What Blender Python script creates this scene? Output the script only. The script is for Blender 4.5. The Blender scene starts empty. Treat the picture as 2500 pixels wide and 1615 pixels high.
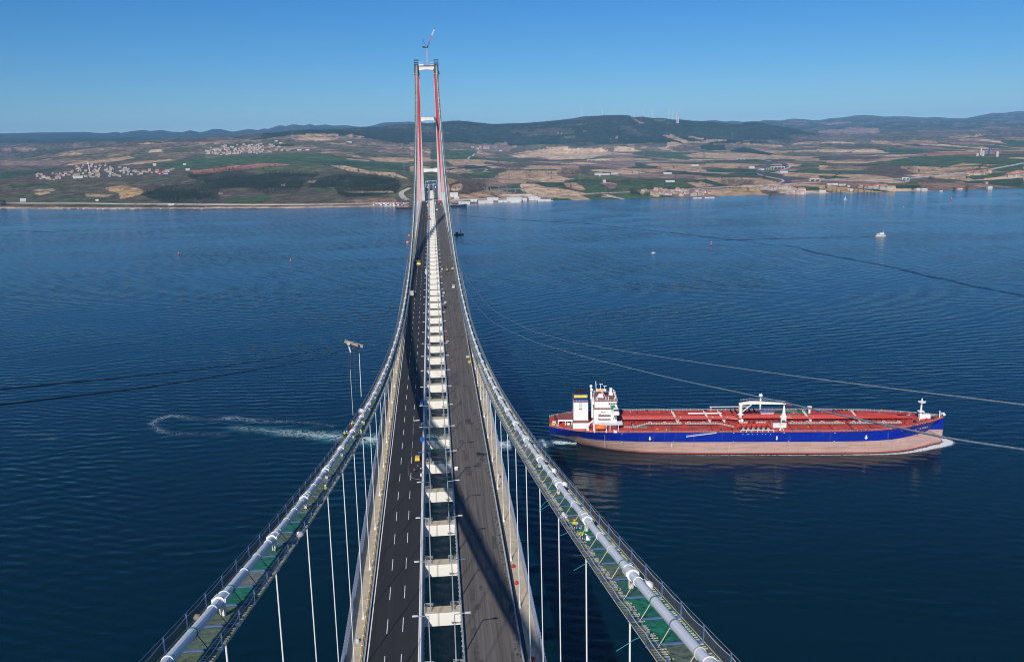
import bpy, bmesh, math, random
import numpy as np
from mathutils import Vector, Matrix
HAZE = 3.0e-5
random.seed(7); rng = np.random.default_rng(11)
S = bpy.context.scene
COL = S.collection
# ---------------------------------------------------------------- camera
FPX = 2063.85                      # focal length in pixels of a 2500 px wide picture
_f = Vector((0.08754834, 0.97023236, -0.22579738)); _r = Vector((0.99537347, -0.09420941, -0.01887411)); _u = Vector((0.03958451, 0.22310033, 0.97399143))
CAMP = Vector((1.6428, -192.2343, 190.7149))
cd = bpy.data.cameras.new('camera'); cam = bpy.data.objects.new('camera', cd); COL.objects.link(cam)
cd.sensor_width = 36; cd.lens = FPX / 2500 * 36; cd.clip_start = 0.5; cd.clip_end = 200000
cam.matrix_world = Matrix(((_r[0], _u[0], -_f[0], CAMP[0]), (_r[1], _u[1], -_f[1], CAMP[1]), (_r[2], _u[2], -_f[2], CAMP[2]), (0, 0, 0, 1)))
S.camera = cam
# ---------------------------------------------------------------- sky, sun, exposure
W = bpy.data.worlds.new('World'); S.world = W; W.use_nodes = True
nt = W.node_tree; nt.nodes.clear()
wo = nt.nodes.new('ShaderNodeOutputWorld'); bg = nt.nodes.new('ShaderNodeBackground'); sk = nt.nodes.new('ShaderNodeTexSky')
sk.sky_type = 'NISHITA'; sk.sun_disc = False; sk.sun_elevation = math.radians(34); sk.sun_rotation = math.radians(201)
sk.altitude = 0; sk.air_density = 1.0; sk.dust_density = 0.0; sk.ozone_density = 10.0
bg.inputs[1].default_value = 0.078
_ti = nt.nodes.new('ShaderNodeMixRGB'); _ti.blend_type = 'MULTIPLY'; _ti.inputs[0].default_value = 1; _ti.inputs[2].default_value = (0.76, 0.94, 1.07, 1)
_hs = nt.nodes.new('ShaderNodeHueSaturation'); _hs.inputs['Saturation'].default_value = 1.09
nt.links.new(sk.outputs[0], _ti.inputs[1]); nt.links.new(_ti.outputs[0], _hs.inputs['Color']); nt.links.new(_hs.outputs[0], bg.inputs[0]); nt.links.new(bg.outputs[0], wo.inputs[0])
SUNV = Vector((-0.358 * math.cos(math.radians(34)), -0.934 * math.cos(math.radians(34)), math.sin(math.radians(34)))).normalized()
sd = bpy.data.lights.new('sun', 'SUN'); sd.energy = 4.5; sd.angle = math.radians(0.53); sd.color = (1.0, 0.95, 0.88)
so = bpy.data.objects.new('sun', sd); COL.objects.link(so); so.rotation_euler = SUNV.to_track_quat('Z', 'Y').to_euler(); so.location = (0, -300, 900)
S.view_settings.view_transform = 'Standard'; S.view_settings.look = 'None'; S.view_settings.exposure = 0.0; S.view_settings.gamma = 1
S.view_settings.use_curve_mapping = False
S.render.engine = 'CYCLES'
S.cycles.max_bounces = 6; S.cycles.transparent_max_bounces = 16; S.cycles.volume_bounces = 0
S.cycles.filter_width = 1.0
# ---------------------------------------------------------------- helpers: places
def ray(x, y): return _f + _r * ((x - 1250) / FPX) + _u * ((807.5 - y) / FPX)
def atz(x, y, z=0.0):
    d = ray(x, y); t = (z - CAMP[2]) / d[2]; return CAMP + d * t
def aty(x, y, Y):
    d = ray(x, y); t = (Y - CAMP[1]) / d[1]; return CAMP + d * t
def atx(x, y, X):
    d = ray(x, y); t = (X - CAMP[0]) / d[0]; return CAMP + d * t
YT = 1431.0; SP = 2023.0
def zd(Y): return 74.0 + 0.01611 * Y - 1.20245e-5 * Y * Y
def zc(Y): return 82.476 + 4 * 236.5 / SP ** 2 * (Y - (YT - SP / 2)) ** 2
def hc(Y): return 19.61 - 0.0067 * (zc(Y) - zd(Y))
def atdeck(x, y, dz=0.0):
    z = 74.0
    for _ in range(30):
        q = atz(x, y, z); z = zd(q[1]) + dz
    return q
# ---------------------------------------------------------------- helpers: materials
MATS = {}
def mat(name, col, rough=0.6, metal=0.0, var=0.12, scale=1.0, col2=None, bump=0.0, stretch=None, spec=0.5, alpha=None):
    if name in MATS: return MATS[name]
    m = bpy.data.materials.new(name); m.use_nodes = True; MATS[name] = m
    n = m.node_tree.nodes; L = m.node_tree.links; b = n['Principled BSDF']
    b.inputs['Roughness'].default_value = rough; b.inputs['Metallic'].default_value = metal
    b.inputs['Specular IOR Level'].default_value = spec
    c = (*col, 1)
    if var <= 0 and col2 is None: b.inputs['Base Color'].default_value = c
    else:
        tc = n.new('ShaderNodeTexCoord'); mp = n.new('ShaderNodeMapping'); nz = n.new('ShaderNodeTexNoise'); rp = n.new('ShaderNodeValToRGB')
        L.new(tc.outputs['Object'], mp.inputs[0]); L.new(mp.outputs[0], nz.inputs[0])
        if stretch: mp.inputs['Scale'].default_value = stretch
        nz.inputs['Scale'].default_value = scale; nz.inputs['Detail'].default_value = 5; nz.inputs['Roughness'].default_value = 0.65
        lo = tuple(x * (1 - var) for x in col); hi = tuple(min(1, x * (1 + var)) for x in (col2 or col))
        rp.color_ramp.elements[0].position = 0.33; rp.color_ramp.elements[1].position = 0.67
        rp.color_ramp.elements[0].color = (*lo, 1); rp.color_ramp.elements[1].color = (*hi, 1)
        L.new(nz.outputs[0], rp.inputs[0]); L.new(rp.outputs[0], b.inputs['Base Color'])
        if bump > 0:
            bp = n.new('ShaderNodeBump'); bp.inputs['Strength'].default_value = bump; bp.inputs['Distance'].default_value = 0.1
            L.new(nz.outputs[0], bp.inputs['Height']); L.new(bp.outputs[0], b.inputs['Normal'])
    if alpha is not None:
        tr = n.new('ShaderNodeBsdfTransparent'); mx = n.new('ShaderNodeMixShader'); mx.inputs[0].default_value = alpha
        out = [q for q in n if q.type == 'OUTPUT_MATERIAL'][0]
        L.new(tr.outputs[0], mx.inputs[1]); L.new(b.outputs[0], mx.inputs[2]); L.new(mx.outputs[0], out.inputs[0])
    return m
white = mat('white_paint', (0.78, 0.77, 0.73), 0.45, var=0.06, scale=0.6)
cream = mat('cream_paint', (0.80, 0.77, 0.68), 0.5, var=0.06, scale=0.25, stretch=(1, 1, 3))
cablem = mat('cable_paint', (0.76, 0.77, 0.78), 0.5, var=0.05, scale=0.4, spec=0.6)
bandm = mat('band_paint', (0.72, 0.725, 0.73), 0.5, var=0.05)
steel = mat('galvanised_steel', (0.42, 0.46, 0.50), 0.45, 0.35, var=0.15)
bluest = mat('blue_steel', (0.10, 0.17, 0.36), 0.5, 0.2, var=0.2)
dark = mat('dark_steel', (0.03, 0.035, 0.04), 0.6)
rust = mat('rusty_top', (0.50, 0.44, 0.34), 0.8, var=0.12, scale=0.5, col2=(0.55, 0.42, 0.24))
tan = mat('walkway_slab', (0.45, 0.40, 0.32), 0.85, var=0.14, scale=0.35, col2=(0.52, 0.42, 0.28), bump=0.1)
girdp = mat('girder_paint', (0.52, 0.53, 0.52), 0.5, var=0.08, scale=0.1)
asph = mat('new_asphalt', (0.025, 0.024, 0.0235), 0.75, var=0.16, scale=0.18, stretch=(3, 0.15, 1), bump=0.05)
milled = mat('milled_asphalt', (0.112, 0.098, 0.086), 0.9, var=0.38, scale=0.7, stretch=(3.0, 0.04, 1), bump=0.2)
shoulder = mat('dark_shoulder_grit', (0.055, 0.05, 0.045), 0.95, var=0.6, scale=1.6, stretch=(1, .5, 1), bump=0.3, col2=(.13, .12, .11))
paintw = mat('road_paint', (0.75, 0.75, 0.74), 0.6, var=0.08)
yellow = mat('yellow_paint', (0.75, 0.48, 0.05), 0.5, var=0.1)
pipey = mat('pale_yellow_pipe', (0.62, 0.48, 0.22), 0.6, var=0.2, scale=0.6, stretch=(1, .3, 1))
red = mat('red_paint', (0.55, 0.02, 0.03), 0.45, var=0.1)
orange = mat('orange_paint', (0.85, 0.16, 0.02), 0.45, var=0.08)
bluep = mat('blue_paint', (0.01, 0.10, 0.42), 0.45, var=0.1)
greenp = mat('green_paint', (0.02, 0.25, 0.10), 0.6, var=0.1)
tyre = mat('tyre_rubber', (0.02, 0.02, 0.02), 0.9, var=0)
glass = mat('window_glass', (0.02, 0.03, 0.04), 0.08, var=0, spec=0.8)
hivis = mat('hi_vis_yellow', (0.42, 0.58, 0.06), 0.7, var=0.05)
trous = mat('dark_trousers', (0.03, 0.04, 0.06), 0.9, var=0.1)
skin = mat('skin', (0.42, 0.24, 0.16), 0.6, var=0.05)
greyc = mat('grey_cladding', (0.45, 0.46, 0.47), 0.5, var=0.1, scale=.2)
black = mat('soot_black', (0.012, 0.012, 0.014), 0.7, var=0.1)
netm = mat('side_net', (0.13, 0.16, 0.18), 0.85, var=0.3, scale=2.0, alpha=0.52)
fencem = mat('fence_mesh', (0.35, 0.42, 0.52), 0.6, 0.2, var=0.2, alpha=0.14)
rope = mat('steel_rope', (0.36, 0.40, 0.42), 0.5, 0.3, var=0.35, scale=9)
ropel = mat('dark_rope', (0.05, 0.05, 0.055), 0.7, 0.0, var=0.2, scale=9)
PANELS = [mat('floor_net_olive', (0.12, 0.19, 0.13), 0.9, var=0.4, scale=1.6, col2=(0.19, 0.26, 0.18), alpha=.66),
          mat('floor_net_grey', (0.20, 0.23, 0.21), 0.9, var=0.4, scale=1.6, col2=(0.29, 0.31, 0.27), alpha=.62),
          mat('floor_net_moss', (0.12, 0.18, 0.10), 0.9, var=0.45, scale=1.7, col2=(0.20, 0.25, 0.14), alpha=.62),
          mat('floor_net_green', (0.01, 0.17, 0.11), 0.85, var=0.45, scale=1.5, col2=(0.02, 0.26, 0.15), alpha=.75),
          mat('floor_net_teal', (0.03, 0.14, 0.12), 0.85, var=0.45, scale=1.5, col2=(0.06, 0.2, 0.15), alpha=.75)]
# ---------------------------------------------------------------- helpers: meshes
class MB:
    def __init__(s): s.v = []; s.f = []
    def add(s, vs, fs):
        o = len(s.v); s.v += [tuple(p) for p in vs]; s.f += [tuple(i + o for i in f) for f in fs]; return s
    def box(s, x0, x1, y0, y1, z0, z1):
        return s.add([(x0, y0, z0), (x1, y0, z0), (x1, y1, z0), (x0, y1, z0), (x0, y0, z1), (x1, y0, z1), (x1, y1, z1), (x0, y1, z1)],
                     [(3, 2, 1, 0), (4, 5, 6, 7), (0, 1, 5, 4), (1, 2, 6, 5), (2, 3, 7, 6), (3, 0, 4, 7)])
    def bar(s, p, q, w, h=None):
        p = Vector(p); q = Vector(q); h = w if h is None else h; d = q - p
        if d.length < 1e-6: return s
        d.normalize(); up = Vector((0, 0, 1)) if abs(d.z) < 0.99 else Vector((0, 1, 0))
        a = d.cross(up).normalized() * (w / 2); b = a.cross(d).normalized() * (h / 2)
        return s.add([p - a - b, p + a - b, p + a + b, p - a + b, q - a - b, q + a - b, q + a + b, q - a + b],
                     [(0, 1, 2, 3), (7, 6, 5, 4), (1, 0, 4, 5), (2, 1, 5, 6), (3, 2, 6, 7), (0, 3, 7, 4)])
    def cyl(s, p, q, r0, r1=None, n=8, caps=True):
        p = Vector(p); q = Vector(q); r1 = r0 if r1 is None else r1; d = (q - p).normalized()
        up = Vector((0, 0, 1)) if abs(d.z) < 0.99 else Vector((1, 0, 0)); a = d.cross(up).normalized(); b = d.cross(a)
        vs = [p + (a * math.cos(6.28318 * i / n) + b * math.sin(6.28318 * i / n)) * r0 for i in range(n)] + [q + (a * math.cos(6.28318 * i / n) + b * math.sin(6.28318 * i / n)) * r1 for i in range(n)]
        fs = [(i, i + n, (i + 1) % n + n, (i + 1) % n) for i in range(n)]
        if caps: fs += [tuple(range(n)), tuple(range(2 * n - 1, n - 1, -1))]
        return s.add(vs, fs)
    def tube(s, pts, r, n=6):
        pts = [Vector(p) for p in pts]; vs = []
        for k, p in enumerate(pts):
            d = (pts[min(k + 1, len(pts) - 1)] - pts[max(k - 1, 0)]).normalized()
            up = Vector((0, 0, 1)) if abs(d.z) < 0.95 else Vector((1, 0, 0)); a = d.cross(up).normalized(); b = d.cross(a)
            rr = r[k] if isinstance(r, (list, tuple)) else r
            vs += [p + (a * math.cos(6.28318 * i / n) + b * math.sin(6.28318 * i / n)) * rr for i in range(n)]
        fs = [(k * n + i, (k + 1) * n + i, (k + 1) * n + (i + 1) % n, k * n + (i + 1) % n) for k in range(len(pts) - 1) for i in range(n)]
        fs += [tuple(range(n)), tuple(range(len(vs) - 1, len(vs) - n - 1, -1))]
        return s.add(vs, fs)
    def quad(s, *p): return s.add(p, [tuple(range(len(p)))])
    def prism(s, poly, z0, z1):
        n = len(poly)
        return s.add([(x, y, z0) for x, y in poly] + [(x, y, z1) for x, y in poly], [tuple(range(n - 1, -1, -1)), tuple(range(n, 2 * n))] + [(i, (i + 1) % n, (i + 1) % n + n, i + n) for i in range(n)])
    def loft(s, rings, closed=True, cap=True):
        n = len(rings[0]); vs = [p for r in rings for p in r]; m = n if closed else n - 1
        fs = [(k * n + i, k * n + (i + 1) % n, (k + 1) * n + (i + 1) % n, (k + 1) * n + i) for k in range(len(rings) - 1) for i in range(m)]
        if cap and closed: fs += [tuple(range(n - 1, -1, -1)), tuple(range(len(vs) - n, len(vs)))]
        return s.add(vs, fs)
    def sphere(s, c, r, n=8, m=6, sz=1.0):
        rings = [[(c[0] + r * math.sin(math.pi * (j + .02) / (m + .04)) * math.cos(6.28318 * i / n), c[1] + r * math.sin(math.pi * (j + .02) / (m + .04)) * math.sin(6.28318 * i / n), c[2] - r * sz * math.cos(math.pi * (j + .02) / (m + .04))) for i in range(n)] for j in range(m + 1)]
        return s.loft(rings)
    def deck(s, x0, x1, d0, d1, Y0, Y1, step=12.0):
        n = max(1, int(round((Y1 - Y0) / step))); Ys = [Y0 + (Y1 - Y0) * i / n for i in range(n + 1)]
        return s.loft([[(x0, y, zd(y) + d0), (x1, y, zd(y) + d0), (x1, y, zd(y) + d1), (x0, y, zd(y) + d1)] for y in Ys])
    def mesh(s, name, m, smooth=False, off=(0, 0, 0)):
        me = bpy.data.meshes.new(name)
        vs = s.v if not any(off) else [(a - off[0], b - off[1], c - off[2]) for a, b, c in s.v]
        me.from_pydata(vs, [], s.f); me.materials.append(m)
        if smooth: me.polygons.foreach_set('use_smooth', [True] * len(me.polygons))
        me.update(); return me
    def build(s, name, m, parent=None, smooth=False, loc=None, kind=None, label=None, off=(0, 0, 0)):
        o = bpy.data.objects.new(name, s.mesh(name, m, smooth, off)); COL.objects.link(o)
        if parent is not None: o.parent = parent
        if loc is not None: o.location = loc
        if kind: o['kind'] = kind
        if label: o['label'] = label
        return o
def inst(name, me, parent=None, loc=(0, 0, 0), rot=(0, 0, 0), scale=None, label=None, cat=None, group=None, kind=None):
    o = bpy.data.objects.new(name, me); COL.objects.link(o); o.location = loc; o.rotation_euler = rot
    if scale is not None: o.scale = scale
    if parent is not None: o.parent = parent
    tag(o, label, cat, group, kind); return o
def tag(o, label=None, cat=None, group=None, kind=None):
    if label: o['label'] = label
    if cat: o['category'] = cat
    if group: o['group'] = group
    if kind: o['kind'] = kind
    return o
def empty(name, loc, label, cat, group=None, rz=0.0):
    o = bpy.data.objects.new(name, None); COL.objects.link(o); o.location = loc; o.rotation_euler = (0, 0, rz); o.empty_display_size = 0.5
    return tag(o, label, cat, group)
CH = {}
def copy_tree(root, loc, rz=None, label=None, group=None, scale=None):
    if root.name not in CH: CH[root.name] = [(c, list(c.children)) for c in root.children]
    r = root.copy(); COL.objects.link(r); r.location = loc
    if rz is not None: r.rotation_euler = (0, 0, rz)
    if scale is not None: r.scale = scale
    if label: r['label'] = label
    if group: r['group'] = group
    for c, gs in CH[root.name]:
        cc = c.copy(); COL.objects.link(cc); cc.parent = r
        for g in gs:
            gg = g.copy(); COL.objects.link(gg); gg.parent = cc
    return r
ORD = ['nearest', 'second', 'third', 'fourth', 'fifth', 'sixth', 'seventh', 'eighth', 'ninth', 'tenth', 'eleventh', 'twelfth', 'thirteenth', 'fourteenth', 'fifteenth', 'sixteenth', 'seventeenth', 'eighteenth', 'nineteenth', 'twentieth']
# ================================================================ SUSPENSION BRIDGE
bridge = empty('suspension_bridge', (0, 0, 0), 'long suspension bridge with red tower, twin road decks and pale main cables crossing the strait', 'bridge')
Y0, Y1 = -228.0, 2150.0
for sx, nm in ((-1, 'left'), (1, 'right')):
    n = 99; Ys = [Y0 + (Y1 - Y0) * i / n for i in range(n + 1)]
    prof = [(4.55, -0.1), (4.55, -1.2), (8, -3.4), (16, -3.4), (22.9, -1.5), (23.1, -0.9), (22.5, -0.1)]
    if sx > 0: prof = prof[::-1]
    MB().loft([[(sx * a, y, zd(y) + b) for a, b in prof] for y in Ys]).build('deck_girder', girdp, bridge, label='pale steel box girder under the %s road' % nm)
rl = MB().deck(-18.0, -5.25, -0.09, 0.0, Y0, Y1).build('road_surface', asph, bridge, label='fresh black asphalt road with white lane dashes')
rr = MB().deck(5.0, 18.0, -0.09, 0.0, Y0, Y1).build('road_surface', milled, bridge, label='worn brown grey road surface without markings')
MB().deck(-17.6, -17.32, 0.004, 0.008, Y0, Y1).build('edge_line', paintw, rl)
MB().deck(-5.86, -5.6, 0.004, 0.008, Y0, Y1).build('edge_line', paintw, rl)
for x, ph in ((-13.5, -7.4), (-9.7, -7.0)):
    for i in range(-13, 125):
        y = ph + 15.0 * i
        if y < Y0 + 2 or y > 1960: continue
        z = zd(y + 3.1)
        MB().box(-0.09, 0.09, -3.1, 3.1, 0, 0.006).build('lane_dash', paintw, rl, loc=(x, y + 3.1, z + 0.006)).rotation_euler[0] = 0.01611 - 2.4e-5 * (y + 3)
b = MB(); Yr_ = np.arange(Y0, 1400, 3.0); ex = [16.9 + .35 * math.sin(y * .11) + random.uniform(-.22, .22) for y in Yr_]
b.loft([[(e_, y, zd(y) + .012), (18.0, y, zd(y) + .012)] for e_, y in zip(ex, Yr_)], closed=False).build('shoulder_strip', shoulder, rr)
b = MB()
for i in range(70):
    y = random.uniform(-60, 700); x = random.uniform(7, 16.5); w_, l_ = random.uniform(.3, 1.2), random.uniform(1, 9); b.add([(x - w_, y, zd(y) + .008), (x + w_ * .8, y + .2, zd(y) + .008), (x + w_, y + l_, zd(y + l_) + .008), (x - w_ * .7, y + l_ * .9, zd(y + l_ * .9) + .008)], [(0, 1, 2, 3)])
b.build('asphalt_patch', mat('patched_asphalt', (.075, .068, .062), .9, var=.35, scale=1.2), rr, kind='stuff')
# edge kerbs, barriers, pipes, walkways
MB().deck(-5.5, -5.2, 0.01, 0.35, Y0, Y1).build('median_kerb', white, bridge)
for x in (-5.12, 4.86, -18.25, 18.25):
    b = MB()
    for h in (0.45, 0.8, 1.12): b.deck(x - 0.05, x + 0.05, h - 0.07, h + 0.07, Y0, Y1, 24)
    y = Y0
    while y < 1500: b.box(x - 0.06, x + 0.06, y - 0.06, y + 0.06, zd(y), zd(y) + 1.15); y += 2.0
    b.build('crash_barrier', steel, bridge)
MB().deck(4.58, 4.98, -0.08, 0.02, Y0, Y1).build('median_edge_plate', steel, bridge)
MB().deck(-5.19, -4.58, -0.08, 0.02, Y0, Y1).build('median_edge_plate', steel, bridge)
b = MB()
y = Y0
while y < 700:
    b.box(-4.57, -4.35, y, y + 0.1, zd(y) - 0.5, zd(y) - 0.1); b.box(4.35, 4.57, y, y + 0.1, zd(y) - 0.5, zd(y) - 0.1); y += 2.0
b.build('edge_bracket', steel, bridge, kind='stuff')
MB().deck(-18.9, -18.42, -0.05, 0.02, Y0, Y1).build('cable_trough', dark, bridge)
MB().deck(18.42, 19.35, -0.05, 0.06, Y0, Y1).build('cable_trough', dark, bridge)
b = MB(); b.tube([(-19.05, y, zd(y) + 0.28) for y in np.arange(Y0, 1420, 12)], 0.17, 6); b.tube([(-18.72, y, zd(y) + 0.2) for y in np.arange(Y0, 1420, 12)], 0.1, 5)
b.build('service_pipe', pipey, bridge)
b = MB(); y = Y0
while y < 500: b.box(-19.25, -18.85, y, y + 0.12, zd(y), zd(y) + 0.5); y += 4.0
b.build('pipe_bracket', white, bridge, kind='stuff')
for sx in (-1, 1):
    a, c = (-22.45, -19.2) if sx < 0 else (19.35, 22.45)
    for i in range(99):
        ya = Y0 + 24.0 * i
        if ya + 24 > Y1: break
        MB().deck(a, c, -0.09, 0.03, ya + 0.06, ya + 23.94).build('walkway_slab', tan, bridge)
    b = MB(); b2 = MB(); xo = sx * 22.55; y = Y0
    while y < 1500:
        z = zd(y); b.bar((xo, y, z), (xo + sx * 0.25, y, z + 3.2), 0.2); y += 1.3 if y < 250 else 4.0
    for h in (0.5, 1.1, 1.7, 2.3, 2.95):
        b.deck(xo + sx * 0.08 * h - 0.04, xo + sx * 0.08 * h + 0.04, h - 0.1, h + 0.1, Y0, 2100, 24)
    b.build('wind_fence', mat('fence_steel', (0.30, 0.36, 0.46), 0.5, 0.3, var=0.25, scale=2.0), bridge)
    n = 80; Ys = [Y0 + (2100 - Y0) * i / n for i in range(n + 1)]
    b2.loft([[(xo, y, zd(y) + 0.1), (xo + sx * 0.23, y, zd(y) + 2.9)] for y in Ys], closed=False).build('fence_mesh', fencem, bridge)
# cross beams between the decks
bme = MB().box(-4.6, 4.6, 0.02, 3.2, -3.6, -0.012).mesh('cross_beam', cream)
tme = MB().box(-4.55, 4.55, 0.0, 3.22, -0.012, 0.0).mesh('beam_top', rust)
rme = MB()
for x0 in (-4.4, 2.2):
    for yy in (0.1, 1.6, 3.1):
        for xx in ((x0, x0 + 2.2) if yy != 1.6 else (x0,)): rme.box(xx - .03, xx + .03, yy - .03, yy + .03, 0, 1.1)
    for h in (0.4, 0.75, 1.1):
        rme.box(x0, x0 + 2.2, 3.07, 3.13, h - .03, h + .03); rme.box(x0 - .03, x0 + .03, 0.1, 3.1, h - .03, h + .03)
rmm = rme.mesh('guard_rail', mat('pale_rail', (0.55, 0.56, 0.50), 0.5, var=0.1))
plme = MB().box(-3.35, -2.35, 0.6, 1.7, 0.0, 0.15).box(2.35, 3.35, 0.6, 1.7, 0, 0.15).mesh('lamp_plinth', steel)
for k in range(-7, 82):
    y = 24.0 * k; z = zd(y)
    c = inst('cross_beam', bme, bridge, (0, y, z - 0.0))
    inst('beam_top', tme, c); 
    if k < 45: inst('guard_rail', rmm, c)
    if k < 30: inst('lamp_plinth', plme, c)
# ---- tower
tw = MB().box(-34, -6, -14, 14, -2, 7).box(6, 34, -14, 14, -2, 7).build('tower', mat('concrete', (0.42, 0.41, 0.38), 0.85, var=0.15, scale=.1), bridge, loc=(0, YT, 0))
redt = mat('tower_red', (0.58, 0.010, 0.03), 0.5, var=0.12, scale=0.05)
pinkt = mat('tower_pinkish_red', (0.60, 0.045, 0.075), 0.55, var=0.1, scale=0.06)  # pinker red for the stretch below the lowest strut
greyt = mat('tower_grey', (0.50, 0.50, 0.51), 0.55, var=0.08, scale=0.08)
O_ = [(-2, 29.5), (75, 27.0), (104, 25.6), (132, 24.2), (213, 22.2), (306, 21.8)]
M_ = [(-2, 20.5), (75, 19.4), (104, 18.6), (132, 17.4), (213, 15.0), (306, 13.3)]
I_ = [(-2, 10.6), (75, 11.9), (104, 12.7), (132, 13.2), (213, 13.6), (306, 13.1)]
def ip(T, z): return float(np.interp(z, [a for a, _ in T], [b for _, b in T]))
def column(sx, A, B, z0, z1, m, nm, y0, y1, label=None):
    b = MB(); n = max(1, int((z1 - z0) / 12)); rings = []
    for i in range(n + 1):
        z = z0 + (z1 - z0) * i / n; a, c = sx * ip(A, z), sx * ip(B, z); dd = 0.7
        rings.append([(a - sx * dd, y0, z), (c + sx * dd, y0, z), (c, y0 + dd, z), (c, y1 - dd, z), (c + sx * dd, y1, z), (a - sx * dd, y1, z), (a, y1 - dd, z), (a, y0 + dd, z)])
    if sx < 0: rings = [r[::-1] for r in rings]
    return b.loft(rings).build(nm, m, tw, label=label)
for sx in (-1, 1):
    column(sx, O_, M_, 132, 306, redt, 'tower_leg', -5.5, 5.5, 'upper red half of the tower leg')
    column(sx, O_, M_, 88 if sx > 0 else 72, 131.9, pinkt, 'tower_leg', -5.6, 5.6, 'faded pinkish red lower stretch of the tower leg')
    column(sx, O_, M_, 6, 87.9 if sx > 0 else 71.9, greyt, 'tower_leg', -5.6, 5.6, 'bare grey foot of the tower leg')
    column(sx, M_, I_, 6, 295, greyt, 'tower_leg', -4.9, 5.2, 'narrow grey inner half of the tower leg')
for z0, z1, w, arc in ((307, 315.5, 15.4, 2.6), (217.5, 226, 15.8, 2.2), (124, 132.5, 17.0, 2.2)):
    b = MB(); rings = []
    for i in range(17):
        t = -1 + 2 * i / 16; x = w * t; lo = z0 + arc * (1 - t * t); hi = z1 - (arc * 0.55 if z0 < 300 else 0) * (1 - t * t)
        rings.append([(x, -3.6, lo), (x, 3.6, lo), (x, 3.6, hi), (x, -3.6, hi)])
    b.loft(rings).build('tower_strut', cream, tw)
    b = MB()
    for i in range(1, 16):
        t = -1 + 2 * i / 16; x = w * t; b.box(x - .12, x + .12, -3.66, -3.6, z0 + arc * (1 - t * t) + .2, z1 - arc * .6)
    b.build('stiffener', greyt, tw)
for sx in (-1, 1):
    b = MB(); x = sx * 18.1
    b.box(x - 4.6, x + 4.6, -6, 6, 303.5, 306); b.box(x - 4, x + 4, -5, 5, 306, 315); b.build('saddle_housing', dark, tw)
    b = MB()
    for xx in (x - 3.8, x + 3.8):
        for yy in (-4.5, 4.5): b.bar((xx, yy, 315), (xx, yy, 327), 0.7)
    for zz in (318.5, 322.5, 326.6):
        for yy in (-4.5, 4.5): b.bar((x - 4, yy, zz), (x + 4, yy, zz), 0.7, 0.9)
    b.box(x - 4.4, x + 4.4, -5, 5, 325.8, 327); b.box(x - 3.8, x + 3.8, -5, -4.4, 315, 320); b.build('saddle_frame', mat('navy_steel', (0.02, 0.05, 0.12), 0.6, var=.3, scale=.8), tw)
    b = MB()
    for xx, yy in ((x - 5.6, -6), (x + 5.6, -6), (x + 5.6, 6), (x - 5.6, 6)): b.bar((xx, yy, 303), (xx, yy, 306.5), 0.3)
    b.box(x - 6, x + 6, -7, 7, 301.5, 302.6); b.box(x - 6, x - 5.2, -7, 7, 309, 311.5)
    b.build('work_platform', steel, tw)
b = MB(); b.box(-14, 14, -5, 5, 315.6, 316.4); b.build('top_platform', dark, tw)
b = MB(); b.box(-13.5, -5, -4.5, 2, 316.4, 319.2); b.box(-13, -5.5, -4, 1.5, 322.2, 322.7); b.box(-13.2, -12.8, -4, -3.6, 319, 324); b.build('site_cabin', white, tw)
b = MB(); b.box(6, 13, -4.5, 2, 316.4, 318.6); b.box(7, 12, -4, 1, 320.6, 321.8); b.build('site_cabin', mat('tan_cabin', (.5, .4, .25)), tw)
# tower crane on the top strut
cr = empty('tower_crane', (2.0, YT + 1, 316.5), 'small luffing crane with red and white boom standing on top of the tower', 'crane')
def lattice(b, p, q, w, n, r=0.25):
    p = Vector(p); q = Vector(q); d = (q - p); dn = d.normalized(); up = Vector((0, 1, 0)); a = dn.cross(up).normalized() * w / 2; c = a.cross(dn).normalized() * w / 2
    cs = [a + c, a - c, -a - c, -a + c]
    for c_ in cs: b.bar(p + c_, q + c_, r)
    for i in range(n):
        s, e = p + d * (i / n), p + d * ((i + 1) / n)
        for j in range(4): b.bar(s + cs[j], e + cs[(j + 1) % 4], r * .6)
b = MB(); lattice(b, (0, 0, 0), (0, 0, 31), 2.0, 12, .32); b.build('mast', mat('pink_white_mast', (.62, .30, .28), .5, var=.3, scale=.3), cr)
b = MB(); b.box(-7.5, 3, -1.8, 1.8, 31.2, 32.6); b.box(-7.5, -3, -1.6, 1.6, 32.6, 34); b.box(0.5, 2.2, -2.6, -1, 32.6, 34.8); b.build('slewing_platform', dark, cr)
b = MB(); b.bar((-0.5, 0, 33), (-6.2, 0, 45), 0.7); b.bar((-6.2, 0, 45), (-7.0, 0, 33), 0.3); b.bar((-6.2, 0, 45), (4, 0, 50), 0.15); b.bar((4, 0, 50), (10.6, 0, 53), 0.15); b.build('back_frame', dark, cr)
pA, pB, pC, pD = Vector((2, 0, 33)), Vector((5.8, 0, 42)), Vector((10.2, 0, 52.5)), Vector((15.5, 0, 63.5))
for p, q, m in ((pA, pB, dark), (pB, pC, red), (pC, pD, white)):
    b = MB(); lattice(b, p, q, 1.8, 5, .35); b.build('boom_section', m, cr)
b = MB(); b.cyl((15.0, -.5, 63.8), (16.2, .5, 64.6), 1.1, .8, 8); b.build('boom_tip', red, cr)
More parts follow.
